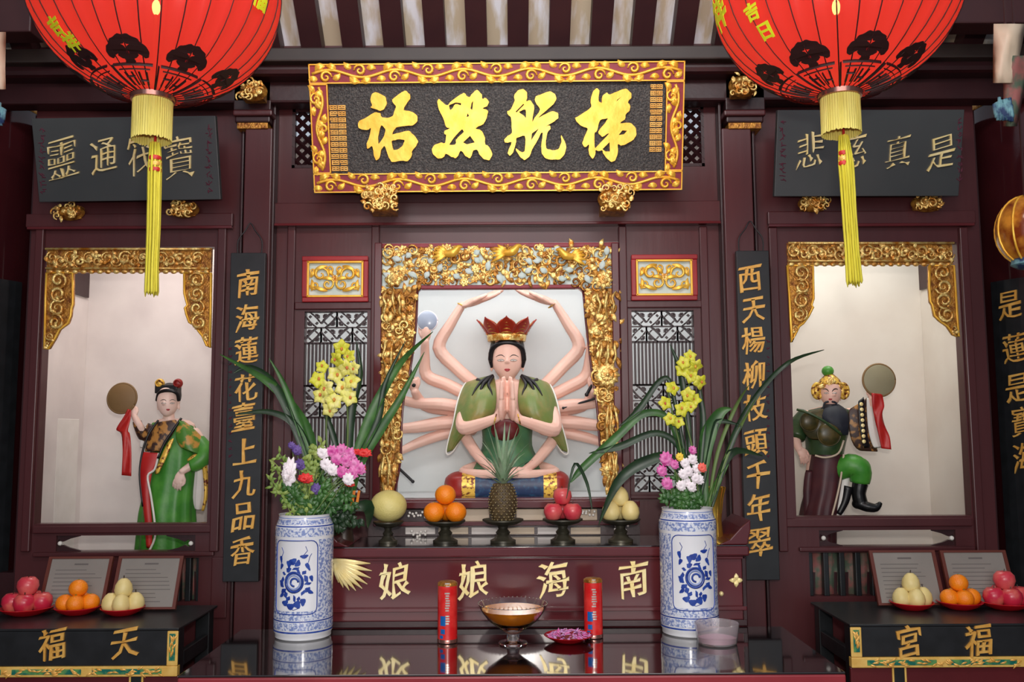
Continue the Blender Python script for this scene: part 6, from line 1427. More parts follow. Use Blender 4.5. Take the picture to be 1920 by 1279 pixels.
def disc_thing(px, py, R, Y, rib, label, m, wid, tilt=0, rx=1.0):
    c_ = W(px, py, Y); t = thing('round_disc', c_, label, 'disc', 'brass discs held by the attendant statues')
    s_ = pm(Y); mb = MB(); discmesh(mb, c_, R*s_, .007, rx, tilt); mb.build('plate', M[m], t, smooth='auto')
    mb = MB(); rt = Matrix.Rotation(tilt, 3, 'Y'); mb.tube([c_+rt @ Vector((R*s_*rx*math.cos(2*PI*i/40), 0, R*s_*math.sin(2*PI*i/40))) for i in range(41)], .005, 6); mb.build('rim', M['disc'], t, smooth=True)
    rows = []; P_ = smoothpath([Vector((a, b, w_)) for a, b, w_ in rib], 4)
    for i, p in enumerate(P_): rows.append([W(p.x+p.z*(q-.5), p.y+(q-.5)*2, Y-.01-.006*math.sin(q*5+i*.5)) for q in (0, .25, .5, .75, 1)])
    mb = MB(); mb.grid(rows); mb.build('ribbon', M['redcloth'], t, smooth=True, solid=.003)
disc_thing(229, 747, 28, 3.83, [(243, 768, 6), (237, 786, 14), (229, 806, 22), (236, 815, 16), (238, 850, 16), (237, 892, 18)], 'brown brass disc with a red ribbon held up by the left attendant statue', 'disc', 16, .5, .95)
# ---- right attendant
B = thing('warrior_statue', (W(1545, 900, YL).x, YL, zfl), 'bearded armoured statue with a golden helmet in the right opening', 'statue')
mb = MB(); head(mb, 1557, 738, 19, 25, 3.88)
mbT = MB(); loft(mbT, [(1555, 762, 14, .03, 3.92), (1552, 774, 42, .045, 3.93), (1548, 820, 38, .06, 3.93), (1545, 860, 32, .055, 3.93), (1540, 900, 30, .05, 3.93)], 30); mb.add(mbT.v, mbT.f)
chain(mb, [(1592, 775, 3.92), (1618, 800, 3.90), (1632, 775, 3.87), (1634, 748, 3.86)], [10*sl, 9*sl, 7*sl, 6*sl]); hand(mb, W(1634, 750, 3.86), (.15, -.1, 1), (0, -1, 0), 36*sl, 1, .7, .06)
chain(mb, [(1512, 780, 3.92), (1492, 815, 3.90), (1498, 842, 3.87)], [11*sl, 10*sl, 7*sl]); hand(mb, W(1499, 838, 3.865), (.35, -.1, -1), (0, -1, 0), 42*sl, 1, .3, .08)
chain(mb, [(1565, 880, 3.93), (1600, 878, 3.85), (1612, 900, 3.86), (1608, 935, 3.87)], [12*sl, 13*sl, 11*sl, 9*sl]); chain(mb, [(1545, 880, 3.94), (1540, 960, 3.94), (1540, 1040, 3.94)], [16*sl, 13*sl, 11*sl])
b3 = fuse(mb, 'body', M['skin'], B, .0026, 2); paint_face(b3, B, 1557, 738, 19, 24, fierce=1)
mb = MB(); P_ = []
loft(mb, [(1560, 758, 12, .022, 3.865), (1562, 768, 24, .03, 3.85), (1566, 785, 26, .028, 3.83), (1575, 805, 16, .02, 3.825), (1584, 816, 6, .010, 3.83)], 24, 8, .08); mb.build('beard', M['navyblack'], B, smooth=True)
mb = MB()
for sg in (-1, 1): P_ = smoothpath(pp((1557+sg*3, 753, 3.835), (1557+sg*11, 756, 3.84), (1557+sg*14, 768, 3.835)), 3); mb.tube(P_, lerplist([.004, .0045, .002], len(P_)), 6)
mb.build('moustache', M['navyblack'], B, smooth=True)
mb = MB(); c_ = W(1556, 720, 3.89); mb.lathe([(20*sl, -.012), (22*sl, .0), (18*sl, .018), (11*sl, .034), (5*sl, .046), (.0001, .048)], c_, 28); hl = mb.build('gold_helmet', M['goldpat'], B, smooth='auto')
mb = MB(); f9 = planefn(3.86); f8 = lambda a, b, h: f9(a, b, h*sl)
rosette(mb, f8, 1556, 716, 10, 6, 0, 6)
for sg in (-1, 1): leaf(mb, f8, 1556+sg*8, 722, (0 if sg > 0 else PI)+sg*.5, 18, 5, -sg*.8, 0, 2)
mb.build('helmet_ornament', M['gold_carved'], hl, smooth=True)
for sg in (-1, 1):
    mb = MB(); cc = W(1557+sg*24, 733, 3.88); mb.tube([cc+Vector((11*sl*math.cos(a)*.8, 0, 13*sl*math.sin(a))) for a in [2*PI*i/18 for i in range(19)]], .0085, 8); mb.ball(cc, (8*sl, .008, 10*sl), 10, 8); mb.build('ear_guard', M['goldpat'], B, smooth=True)
mb = MB(); mb.ball(W(1552, 696, 3.89), (11*sl, 11*sl, 10*sl), 16, 12); mb.build('green_pompon', M['green'], B, smooth=True)
mb = MB(); loft(mb, [(1556, 764, 22, .04, 3.92), (1553, 774, 46, .055, 3.92), (1549, 800, 44, .075, 3.92), (1548, 830, 36, .085, 3.91), (1546, 852, 34, .075, 3.91)], 40); mb.build('armour_coat', M['armor_g'], B, smooth=True)
patch3([((1530, 768, 3.86), (1548, 764, 3.85)), ((1500, 776, 3.87), (1556, 788, 3.825)), ((1494, 800, 3.86), (1568, 808, 3.82)), ((1520, 826, 3.85), (1580, 826, 3.83))], 'armor', 'shoulder_cloth', B, .02)
for x, y, r in ((1517, 791, 17), (1554, 814, 21)):
    mb = MB(); c_ = W(x, y, 3.815); mb.ball(c_, (r*sl, .022, r*sl), 24, 14); bp_ = mb.build('breastplate', M['armor'], B, smooth=True); mb = MB(); mb.tube([c_+Vector((r*sl*math.cos(a), -.004, r*sl*math.sin(a))) for a in [2*PI*i/32 for i in range(33)]], .0022, 6); mb.build('gold_rim', M['armor'], bp_, smooth=True)
mb = MB(); P_ = smoothpath(pp((1494, 768, 3.82), (1515, 774, 3.80), (1545, 790, 3.79), (1578, 815, 3.80)), 4); mb.tube(P_, .0055, 6); mb.build('strap', M['armor_g'], B, smooth=True)
mb = MB(); P_ = smoothpath(pp((1528, 854, 3.835), (1548, 858, 3.825), (1572, 850, 3.83), (1582, 826, 3.84)), 4); mb.tube(P_, .0045, 6); mb.build('pale_belt', M['cream'], B, smooth=True)
mb = MB(); loft(mb, [(1550, 852, 30, .07, 3.91), (1548, 880, 31, .075, 3.91), (1543, 920, 31, .08, 3.91), (1534, 965, 32, .085, 3.91), (1530, 1045, 34, .09, 3.91)], 48, 9, .06); mb.build('maroon_skirt', M['skirt'], B, smooth=True)
mb = MB(); P_ = smoothpath(pp((1582, 852, 3.84), (1576, 900, 3.83), (1566, 945, 3.83), (1556, 980, 3.83)), 4); mb.tube(P_, .0045, 6); mb.build('pale_trim', M['cream'], B, smooth=True)
patch3([((1582, 856, 3.86), (1596, 862, 3.86)), ((1580, 900, 3.86), (1592, 905, 3.86)), ((1570, 950, 3.86), (1584, 955, 3.86)), ((1562, 990, 3.86), (1578, 990, 3.86))], 'white', 'white_underskirt', B, .006)
patch3([((1510, 880, 3.88), (1524, 880, 3.87)), ((1504, 920, 3.88), (1520, 920, 3.87)), ((1508, 960, 3.88), (1520, 965, 3.87)), ((1505, 985, 3.88), (1518, 990, 3.87))], 'skirt', 'torn_coat_tail', B, .006)
# sleeves
mb = MB(); P_ = smoothpath(pp((1514, 778, 3.91), (1498, 800, 3.90), (1492, 822, 3.88)), 4); mb.tube(P_, lerplist([.038, .044, .038], len(P_)), 12); mb.build('green_sleeve', M['armor_g'], B, smooth=True)
patch3([((1590, 768, 3.87), (1634, 738, 3.88)), ((1590, 790, 3.865), (1634, 770, 3.87)), ((1592, 815, 3.865), (1636, 800, 3.87)), ((1600, 838, 3.87), (1640, 830, 3.875)), ((1612, 846, 3.875), (1648, 848, 3.88))], 'brocade', 'hanging_sleeve', B, .012)
patch3([((1608, 752, 3.846), (1620, 742, 3.85)), ((1610, 780, 3.84), (1622, 774, 3.845)), ((1612, 812, 3.84), (1624, 808, 3.845)), ((1620, 842, 3.85), (1632, 840, 3.855))], 'hair', 'dark_sleeve_band', B, .003)
for i in range(8): mb = MB(); mb.ball(W(1615+i*.7, 758+i*10, 3.836), (.0085, .003, .0085), 10, 6); mb.build('sleeve_stud', M['gold_pale'], B, smooth=True)
patch3([((1624, 742, 3.86), (1644, 756, 3.86)), ((1625, 780, 3.86), (1646, 785, 3.86)), ((1628, 815, 3.86), (1650, 815, 3.86)), ((1638, 842, 3.86), (1658, 840, 3.86))], 'white', 'white_inner_sleeve', B, .008, fold=.002)
mb = MB(); P_ = smoothpath(pp((1572, 884, 3.88), (1594, 872, 3.85), (1612, 882, 3.84), (1612, 905, 3.845)), 4); mb.tube(P_, lerplist([.044, .048, .048, .040], len(P_)), 14); mb.ball(W(1611, 878, 3.84), (.048, .04, .046), 14, 10); mb.build('green_trouser', M['green'], B, smooth=True)
mb = MB(); P_ = smoothpath(pp((1613, 906, 3.85), (1610, 926, 3.85), (1614, 945, 3.85)), 3); mb.tube(P_, lerplist([.033, .029, .030], len(P_)), 14); P_ = smoothpath(pp((1606, 944, 3.85), (1625, 950, 3.83), (1642, 952, 3.82), (1652, 942, 3.815)), 4); mb.tube(P_, lerplist([.020, .022, .018, .007], len(P_)), 12); mb.ball(W(1609, 945, 3.855), (.026, .03, .022), 12, 8)
fuse(mb, 'black_boot', M['boot'], B, .003, 2)
mb = MB(); P_ = smoothpath(pp((1590, 912, 3.86), (1584, 940, 3.86), (1572, 965, 3.86)), 4); mb.tube(P_, lerplist([.022, .018, .012], len(P_)), 10); mb.build('dark_coat_tail', M['hair'], B, smooth=True)
mb = MB(); mb.ball(W(1530, 1048, 3.80), (.03, .05, .02), 12, 8); mb.build('black_boot', M['boot'], B, smooth=True)
disc_thing(1648, 713, 30, 3.83, [(1644, 738, 20), (1647, 760, 22), (1646, 775, 16), (1650, 795, 16), (1658, 818, 20), (1662, 842, 18)], 'grey brass disc with a red ribbon held up by the right armoured statue', 'disc2', 20)
# ================================================================ VASES AND FLOWERS
def vase(px, py_top, py_bot, wpx, label, a_panel):
    c = WZ(px, py_bot, ZT+.0005); k_ = 1+wpx/2*.90/F; c = EYE+(c-EYE)*k_; c.z = ZT+.0005; s_ = pm(c.y); R = wpx/2*s_; h = W(px, py_top, c.y).z-ZT
    t = thing('porcelain_vase', c, label, 'vase', 'blue and white porcelain cylinder vases')
    prof = [(R*.90, 0), (R*.95, .004), (R*.96, .016), (R*1.0, .022), (R*1.0, h*.20), (R*.985, h*.22), (R*.985, h*.80), (R*1.0, h*.82), (R*.99, h*.90), (R*.90, h*.95), (R*.88, h*.985), (R*.90, h)]
    mb = MB(); mb.lathe([(.0001, 0)]+prof+[(R*.84, h*.995), (R*.83, h*.9), (R*.83, .03), (.0001, .03)], c, 56); mb.build('body', M['porcelain'], t, smooth='auto')
    def rad(z):
        for (r0, z0), (r1, z1) in zip(prof, prof[1:]):
            if z0 <= z <= z1 and z1 > z0: return r0+(r1-r0)*(z-z0)/(z1-z0)
        return R
    def fc(u, v, hh=0): a = -PI/2+a_panel+u/R; r = rad(v)+.0005+hh; return c+Vector((r*math.cos(a), r*math.sin(a), v))
    def band(v0, v1, m, name='painted_band', u0=None, u1=None, k=0):
        mb = MB(); L_ = PI*R; u0 = -L_ if u0 is None else u0; u1 = L_ if u1 is None else u1; n = max(4, int(abs(u1-u0)/L_*28))
        vv = [v0+(v1-v0)*j/4 for j in range(5)]
        mb.grid([[fc(u0+(u1-u0)*i/n, v, k) for i in range(n+1)] for v in vv]); return mb.build(name, M[m], t, smooth=True)
    for v0, v1, m in ((.025, .030, 'blue'), (.034, .058, 'wash'), (.060, .064, 'blue'), (.066, .094, 'wash'), (h*.83, h*.90, 'wash'), (h*.906, h*.916, 'blue'), (h*.925, h*.965, 'wash'), (h*.972, h*.98, 'paleblue')):
        if v1 > v0: band(v0, v1, m)
    # key fret in the bands
    mb = MB(); n = 34; L_ = PI*R
    for i in range(n):
        u = -L_+2*L_*(i+.5)/n
        for v0, dv in ((.036, .020), (h*.93, .011)):
            for du, a, b in ((-.0035, 0, 1), (.0035, .25, 1)): mb.grid([[fc(u+du, v0+dv*a, .0004), fc(u+du+.0013, v0+dv*a, .0004)], [fc(u+du, v0+dv*b, .0004), fc(u+du+.0013, v0+dv*b, .0004)]])
            mb.grid([[fc(u-.0035, v0+dv*.9, .0004), fc(u+.0048, v0+dv*.9, .0004)], [fc(u-.0035, v0+dv, .0004), fc(u+.0048, v0+dv, .0004)]])
    mb.build('key_fret', M['paleblue'], t, stuff=True)
    # white panel with rounded corners outlined in blue; lacework outside
    pw, v0, v1 = R*.80, h*.215, h*.80
    band(h*.21, h*.805, 'wash', 'lacework_field', -PI*R, -pw-.004); band(h*.21, h*.805, 'wash', 'lacework_field', pw+.004, PI*R)
    cr_ = .022; P_ = []
    for cx_, cz_, a0 in ((pw-cr_, v1-cr_, 0), (-pw+cr_, v1-cr_, PI/2), (-pw+cr_, v0+cr_, PI), (pw-cr_, v0+cr_, 1.5*PI)):
        for i in range(5): a = a0+i*PI/8; P_.append((cx_+cr_*math.cos(a), cz_+cr_*math.sin(a)))
    P_.append(P_[0]); Q = []
    for (a, b), (c_, d) in zip(P_, P_[1:]):
        k = max(1, int(math.hypot(c_-a, d-b)/.01))
        for i in range(k): Q.append(fc(a+(c_-a)*i/k, b+(d-b)*i/k, .0002))
    Q.append(Q[0]); mb = MB(); mb.tube(Q, .0017, 5, cap=False); mb.build('panel_outline', M['blue'], t, smooth=True)
    # painted peony: rings of the bloom, leaves and buds
    vc = h*.47; f = lambda u, v, hh: fc(u, v, .0004+hh*.02)
    def blob(mb, u, v, ru, rv, ang, kk=3):
        n = 12; rows = [[fc(u, v, .0006)]*n]
        for q in (.5, 1): rows.append([fc(u+(ru*math.cos(a)*math.cos(ang)-rv*math.sin(a)*math.sin(ang))*q*(1+.18*math.sin(kk*a)), v+(ru*math.cos(a)*math.sin(ang)+rv*math.sin(a)*math.cos(ang))*q*(1+.18*math.sin(kk*a)), .0006) for a in [2*PI*i/n for i in range(n)]])
        mb.grid(rows, close=True)
    rr = random.Random(12); mb = MB()
    for i in range(17):
        a = 2*PI*i/17+rr.uniform(-.15, .15); q = rr.uniform(.9, 1.12); blob(mb, .043*q*math.cos(a), vc+.048*q*math.sin(a)-.004, rr.uniform(.007, .013), rr.uniform(.004, .008), rr.uniform(0, 3.1), 4)
    for (u, v, ru, rv, a) in ((-.005, .066, .014, .010, .3), (.012, .06, .012, .008, 1), (-.018, .058, .011, .008, 2), (.032, .082, .013, .006, .1), (.044, .05, .006, .014, .5), (-.05, .072, .006, .012, .2), (-.047, .05, .006, .010, -.4), (-.043, -.04, .012, .006, .9), (-.03, -.066, .012, .009, .2), (-.01, -.076, .014, .010, 0), (.012, -.07, .012, .012, .6), (.03, -.062, .009, .012, 0), (.052, -.03, .012, .006, -.7), (.056, .012, .006, .010, .3)):
        if abs(u) < pw-.006: blob(mb, u, vc+v*h/.40, ru, rv, a, 3)
    mb.build('painted_leaves', M['blue'], t, smooth=True)
    mb = MB(); mb.tube([fc(.028*math.cos(a), vc+.030*math.sin(a), .0006) for a in [2*PI*i/26 for i in range(27)]], .0045, 5, flat=.15, cap=False); mb.tube([fc(.012*math.cos(a)+.002, vc+.012*math.sin(a), .0006) for a in [2*PI*i/20*.8 for i in range(20)]], .0035, 5, flat=.15); mb.build('painted_bloom', M['blue'], t, smooth=True)
    mb = MB(); mb.tube([fc(.021*math.cos(a), vc+.022*math.sin(a), .0004) for a in [2*PI*i/26 for i in range(27)]], .004, 5, flat=.15, cap=False); mb.build('painted_bloom_wash', M['paleblue'], t, smooth=True)
    mb = MB()
    for pts in ([(-.046, .085), (-.04, .10), (-.048, .115)], [(.03, .09), (.042, .105), (.036, .12)], [(-.02, -.085), (.0, -.092), (.02, -.085)], [(.045, .065), (.05, .085), (.056, .095)]): mb.tube([fc(u, vc+v*h/.42, .0005) for u, v in pts], .0010, 4)
    mb.build('painted_tendrils', M['blue'], t, stuff=True)
    return c, h, R
vL, hL, RL = vase(568, 963, 1203, 106, 'tall blue and white porcelain vase of mixed flowers at the left of the front table', -.12)
vR, hR, RR = vase(1294, 952, 1197, 105, 'tall blue and white porcelain vase with pink and white flowers, right end of table', .04)
# rear pots holding the orchids
def rear_pot(px, py_t, py_b, w_, Y, m, label, flare=1.25):
    c = Vector((W(px, py_b, Y).x, Y, ZA)); h = W(px, py_t, Y).z-ZA; R = w_/2*pm(Y); t = thing('orchid_pot', c, label, 'pot')
    mb = MB(); mb.lathe([(.0001, 0.0005), (R*.75, .0005), (R*.72, .01), (R*.62, h*.4), (R*.8, h*.8), (R*flare*.8, h), (R*flare*.76, h), (R*.55, h*.5), (.0001, h*.5)], c, 40); mb.build('pot_body', M[m], t, smooth='auto'); return c, h
pL, phL = rear_pot(645, 955, 1010, 50, 3.29, 'pot', 'dark brown orchid pot standing behind the left vase'); pR, phR = rear_pot(1337, 913, 1005, 52, 3.29, 'goldvase', 'polished brass orchid pot standing behind the right vase')
def strap_leaf(parent, pts, wds, Y0=3.22, m='leafd', n=5):
    P_ = smoothpath([W(a, b, (Y0 if len(q) == 0 else q[0])) for a, b, *q in pts], n); wd = lerplist(wds, len(P_)); rows = []
    for i, p in enumerate(P_):
        t_ = (P_[min(i+1, len(P_)-1)]-P_[max(0, i-1)]).normalized(); sd = t_.cross(Vector((0, 1, 0))); sd = sd.normalized() if sd.length > .01 else Vector((1, 0, 0)); w_ = wd[i]*pm(p.y)/2
        rows.append([p-sd*w_+Vector((0, -.003, 0)), p+Vector((0, w_*.35, 0)), p+sd*w_+Vector((0, -.003, 0))])
    mb = MB(); mb.grid(rows); return mb.build('leaf', M[m], parent, smooth=True)
def orchid_bloom(parent, c, r, m, tilt, seed, lip='lipy'):
    rr = random.Random(seed); e = Matrix.Rotation(tilt, 3, 'Y') @ Matrix.Rotation(rr.uniform(-.5, .5), 3, 'Z') @ Matrix.Rotation(rr.uniform(-.4, .4), 3, 'X')
    f = lambda u, v, h: Vector(c)+e @ Vector((u, -h, v)); mb = MB()
    for k in range(5): leaf(mb, f, 0, 0, PI/2+2*PI*k/5, r*1.0, r*.50, rr.uniform(-.3, .3), 0, (k % 2)*r*.08)
    b = mb.build('orchid_bloom', M[m], parent, smooth=True)
    mb = MB(); mb.ball(f(0, -r*.12, r*.28), (r*.16, r*.2, r*.22), 8, 6); mb.build('bloom_lip', M[lip], b, smooth=True)
oL = thing('orchid_plant', pL+Vector((0, 0, phL*.55)), 'orchid plant with pale yellow blooms and long dark leaves behind the left vase', 'plant')
for pts, wd, m in (
 ([(612, 960), (592, 880), (572, 800), (510, 722), (412, 664, 3.12)], [8, 20, 22, 16, 1], 'leafg'),
 ([(606, 960), (585, 870), (556, 780), (530, 715), (505, 672)], [6, 18, 15, 9, 1], 'leafg'),
 ([(606, 960), (582, 850), (548, 792), (500, 772), (440, 778)], [6, 12, 14, 10, 1], 'leafd'),
 ([(606, 960), (575, 860), (520, 730), (470, 690), (438, 700)], [6, 12, 16, 12, 1], 'leafd'),
 ([(655, 960), (668, 860), (702, 765), (752, 680), (812, 622, 3.15)], [8, 18, 20, 12, 1], 'leafg'),
 ([(655, 960), (672, 880), (712, 808), (752, 745), (796, 660)], [8, 14, 18, 13, 1], 'leafg'),
 ([(650, 960), (654, 860), (660, 770), (676, 700), (668, 640)], [8, 14, 16, 10, 1], 'leafd'),
 ([(648, 960), (664, 880), (708, 790), (722, 720), (760, 640)], [6, 10, 14, 9, 1], 'leafd'),
 ([(640, 960), (640, 880), (626, 820), (610, 770), (606, 720)], [6, 10, 12, 9, 1], 'leafd'),
 ([(650, 955), (690, 950), (690, 990, 3.15)], [8, 26, 1], 'leafd'), ([(640, 955), (620, 985), (632, 1004, 3.15)], [8, 22, 1], 'leafd')): strap_leaf(oL, pts, wd, 3.23, m)
for pts in ([(630, 955), (618, 880), (612, 790), (628, 700), (642, 660)], [(640, 955), (650, 860), (652, 780), (646, 720)]):
    mb = MB(); mb.tube(smoothpath([W(a, b, 3.22) for a, b in pts], 5), .0035, 6); mb.build('flower_stem', M['stemg'], oL, smooth=True)
for i, (x, y, r, m) in enumerate(((640, 652, 15, 'orchid_g'), (655, 668, 13, 'orchid_g'), (632, 674, 14, 'orchid_g'), (604, 688, 12, 'orchid_g'), (650, 690, 16, 'orchid'), (596, 712, 15, 'orchid_g'), (630, 702, 16, 'orchid'), (660, 715, 15, 'orchid'), (612, 728, 16, 'orchid'), (644, 728, 16, 'orchid'), (602, 742, 15, 'orchid'), (626, 752, 16, 'orchid'), (655, 746, 15, 'orchid'), (618, 768, 14, 'orchid'), (664, 690, 12, 'orchid'))):
    orchid_bloom(oL, W(x, y, 3.18-.012*(i % 3)), r*pm(3.2)*1.12, m, i*.9, i)
oR = thing('orchid_plant', pR+Vector((0, 0, phR*.55)), 'orchid plant with lime yellow blooms and arching dark leaves behind the right vase', 'plant')
for pts, wd, m in (
 ([(1324, 950), (1318, 880), (1328, 815), (1350, 775), (1372, 766)], [10, 22, 30, 20, 1], 'leafg'),
 ([(1328, 950), (1345, 850), (1378, 765), (1404, 722, 3.15)], [4, 7, 7, 1], 'stemg'), ([(1330, 950), (1360, 860), (1388, 800), (1420, 742, 3.15)], [4, 7, 6, 1], 'stemg'),
 ([(1335, 950), (1375, 820), (1420, 740), (1478, 680), (1545, 656, 3.12)], [6, 12, 10, 8, 1], 'leafd'),
 ([(1325, 950), (1345, 905), (1366, 870)], [8, 12, 1], 'leafg'), ([(1335, 940), (1370, 850), (1430, 855, 3.15)], [6, 16, 1], 'leafd'),
 ([(1300, 950), (1280, 850), (1232, 812), (1160, 838), (1104, 850)], [8, 12, 12, 14, 1], 'leafd'),
 ([(1300, 950), (1262, 800), (1210, 775), (1150, 825), (1090, 880), (1070, 905)], [8, 12, 14, 16, 14, 1], 'leafg'),
 ([(1300, 950), (1262, 862), (1206, 868), (1158, 905), (1122, 985, 3.14)], [8, 16, 22, 18, 1], 'leafd'),
 ([(1300, 950), (1262, 740), (1240, 712), (1196, 770), (1160, 800)], [6, 8, 10, 12, 1], 'leafd'),
 ([(1296, 950), (1290, 800), (1276, 700), (1256, 646)], [8, 12, 12, 1], 'leafd'), ([(1306, 950), (1318, 800), (1312, 740), (1308, 700)], [8, 12, 10, 1], 'leafd'),
 ([(1310, 950), (1338, 812), (1352, 790), (1394, 800)], [5, 12, 10, 1], 'leafd'), ([(1110, 955, 3.16), (1100, 905, 3.16), (1078, 870, 3.14), (1062, 935, 3.14)], [2, 6, 6, 1], 'leafd')): strap_leaf(oR, pts, wd, 3.23, m)
for pts in ([(1312, 950), (1300, 850), (1284, 770), (1296, 700), (1290, 668)], [(1300, 950), (1280, 860), (1262, 780), (1252, 730)]):
    mb = MB(); mb.tube(smoothpath([W(a, b, 3.22) for a, b in pts], 5), .0035, 6); mb.build('flower_stem', M['stemg'], oR, smooth=True)
for i, (x, y, r) in enumerate(((1294, 668, 12), (1282, 680, 13), (1304, 686, 14), (1280, 694, 14), (1296, 706, 13), (1312, 716, 14), (1260, 728, 14), (1290, 740, 14), (1247, 756, 13), (1302, 750, 13), (1278, 768, 14), (1256, 786, 12), (1272, 792, 12), (1294, 762, 12))):
    orchid_bloom(oR, W(x, y, 3.18-.012*(i % 3)), r*pm(3.2)*1.08, 'orchid_g', i*.9, i+50)
# cut flowers in the blue vases
def cut_flower(kind, px, py, r, Y, base, label, group, seed=0):
    top = W(px, py, Y); t = thing(kind, base, label, 'flower', group); rr = random.Random(seed)
    mid = base.lerp(top, .6)+Vector((0, 0, .02)); mb = MB(); mb.tube(smoothpath([base, mid, top+Vector((0, .01, 0))], 4), .0018, 5); mb.build('stem', M['stemg'], t, smooth=True)
    R = r*pm(Y); f = lambda u, v, h: top+Vector((u, -h, v)); return t, top, R, f, rr
def pompon(t, f, R, m, k=3, name='bloom'):
    mb = MB()
    for j in range(k):
        n = 11-2*j
        for i in range(n): a = 2*PI*i/n+j*.3; leaf(mb, f, 0, 0, a, R*(1-.22*j)*(.9+.2*math.sin(i*7)), R*.40, .3, 0, R*.22*j)
    mb.build(name, M[m], t, smooth=True)
bL = vL+Vector((0, 0, hL-.03)); bR = vR+Vector((0, 0, hR-.03)); YV = vL.y
def J(b, r, s): q = random.Random(s); return b+Vector((q.uniform(-r, r), q.uniform(-r, r)*.5, 0))
GL, GR = 'cut flowers in the left vase', 'cut flowers in the right vase'
t, top, R, f, rr = cut_flower('carnation', 541, 888, 19, YV-.03, J(bL, .03, 1), 'white carnation in the left vase, leftmost large bloom', GL); f2 = lambda u, v, h: f(u*.85+v*.18, v*1.55, h); pompon(t, f2, R, 'whitep', 4)
t, top, R, f, rr = cut_flower('red_gerbera', 572, 898, 17, YV-.05, J(bL, .02, 2), 'red gerbera at the front of the left vase', GL); pompon(t, lambda u, v, h: f(u, v*.62, h), R, 'redp', 3)
for i, (x, y, r, lab) in enumerate(((562, 872, 12, 'purple bloom beside the white carnation'), (556, 845, 11, 'purple bloom above the white carnation'), (592, 918, 12, 'purple bloom low on the left vase rim'), (546, 836, 8, 'small purple bloom topmost in the left vase'))):
    t, top, R, f, rr = cut_flower('statice', x, y, r, YV-.02, J(bL, .04, 10+i), lab, GL); pompon(t, f, R, 'purple', 3)
for i, (x, y) in enumerate(((604, 850), (622, 848), (640, 845), (656, 852), (610, 872), (630, 862), (648, 866), (664, 872), (622, 882), (640, 886), (660, 888), (674, 880), (652, 900))):
    t, top, R, f, rr = cut_flower('pink_orchid', x, y, 13, YV-.03+.006*(i % 4), J(bL, .045, 30+i), f'magenta orchid bloom, {("first", "second", "third", "fourth")[i % 4]} from left in the {("top", "middle", "third", "lowest")[i//4]} row of the left bouquet', GL+' pink cluster', i); pompon(t, f, R, 'pink' if i % 4 else 'whitep', 2)
for i, (x, y, r) in enumerate(((682, 850, 13), (668, 848, 9), (676, 878, 9), (655, 908, 9))):
    t, top, R, f, rr = cut_flower('red_bloom', x, y, r, YV-.01, J(bL, .045, 50+i), ('orange-red anthurium, rightmost bloom of the left bouquet', 'small red bloom above the pink cluster', 'small red bloom right of the pink cluster', 'small red bloom below the pink cluster')[i], GL); pompon(t, lambda u, v, h: f(u*1.3, v*.7, h), R, 'redp', 2)
def greens(parent_label, kind, b, spots, m, L_, n, seed, Y, w_=4):
    t = thing(kind, b, parent_label, 'foliage'); rr = random.Random(seed)
    for (x, y) in spots:
        top = W(x, y, Y+rr.uniform(-.03, .03)); base = b+Vector((rr.uniform(-.03, .03), rr.uniform(-.02, .02), 0)); P_ = smoothpath([base, base.lerp(top, .55)+Vector((0, 0, .015)), top], 5); mb = MB(); mb.tube(P_, .0013, 5)
        s_ = pm(Y)
        for i in range(2, len(P_)):
            p = P_[i]; f = lambda u, v, h, p=p: p+Vector((u, -h, v))
            for q in range(n): leaf(mb, f, 0, 0, rr.uniform(0, 6.28), L_*s_*rr.uniform(.7, 1.2), w_*s_, rr.uniform(-.8, .8), 0, rr.uniform(-.01, .01))
        mb.build('sprig', M[m], t, smooth=True)
    return t
greens('yellow-green fern sprigs at the left side of the left bouquet', 'fern_sprigs', bL, ((510, 862), (518, 880), (506, 898), (524, 850), (512, 912)), 'leafl', 14, 2, 1, YV, 3)
greens('mid green leafy filler along the rim of the left vase', 'leafy_filler', bL, ((530, 930), (550, 925), (575, 935), (600, 925), (620, 930), (640, 925), (585, 880), (600, 895), (612, 905), (650, 930), (660, 945), (540, 905), (632, 950), (560, 905)), 'leafg', 17, 3, 2, YV, 4)
greens('light green upright buds in the middle of the left bouquet', 'bud_sprigs', bL, ((580, 850), (590, 835), (600, 850), (572, 862), (590, 870), (602, 830)), 'leafl', 13, 2, 3, YV, 4)
greens('dark drooping leaves between the left vase and the brown pot', 'drooping_leaves', bL, ((660, 960), (672, 975), (650, 985), (640, 970)), 'leafd', 18, 3, 4, YV+.05, 5)
t = thing('gift_ribbon', W(666, 935, 3.15), 'orange ribbon hanging from the left bouquet beside the pomelo', 'ribbon')
for dx in (0, 9): mb = MB(); mb.grid([[W(662+dx-i*1.6, 920+i*9, 3.15), W(667+dx-i*1.6, 920+i*9, 3.15)] for i in range(5)]); mb.build('ribbon_strip', M['orange'], t, solid=.001)
YR = vR.y
for i, (x, y, r, m, lab) in enumerate(((1248, 862, 15, 'pink', 'magenta bloom, uppermost of the three at the left of the right bouquet'), (1240, 884, 12, 'pink', 'magenta bloom, middle of the three at the left of the right bouquet'), (1250, 908, 13, 'pink', 'magenta bloom, lowest of the three at the left of the right bouquet'), (1264, 872, 10, 'pink', 'small magenta bloom beside the white flowers'), (1274, 858, 9, 'yellowp', 'yellow bloom above the white flowers'), (1316, 878, 10, 'coral', 'coral bloom at the right edge of the right bouquet'), (1298, 845, 9, 'pink', 'faded pink bloom at the top of the right bouquet'))):
    t, top, R, f, rr = cut_flower('small_bloom', x, y, r, YR-.03, J(bR, .04, 70+i), lab, GR); pompon(t, f, R, m, 2)
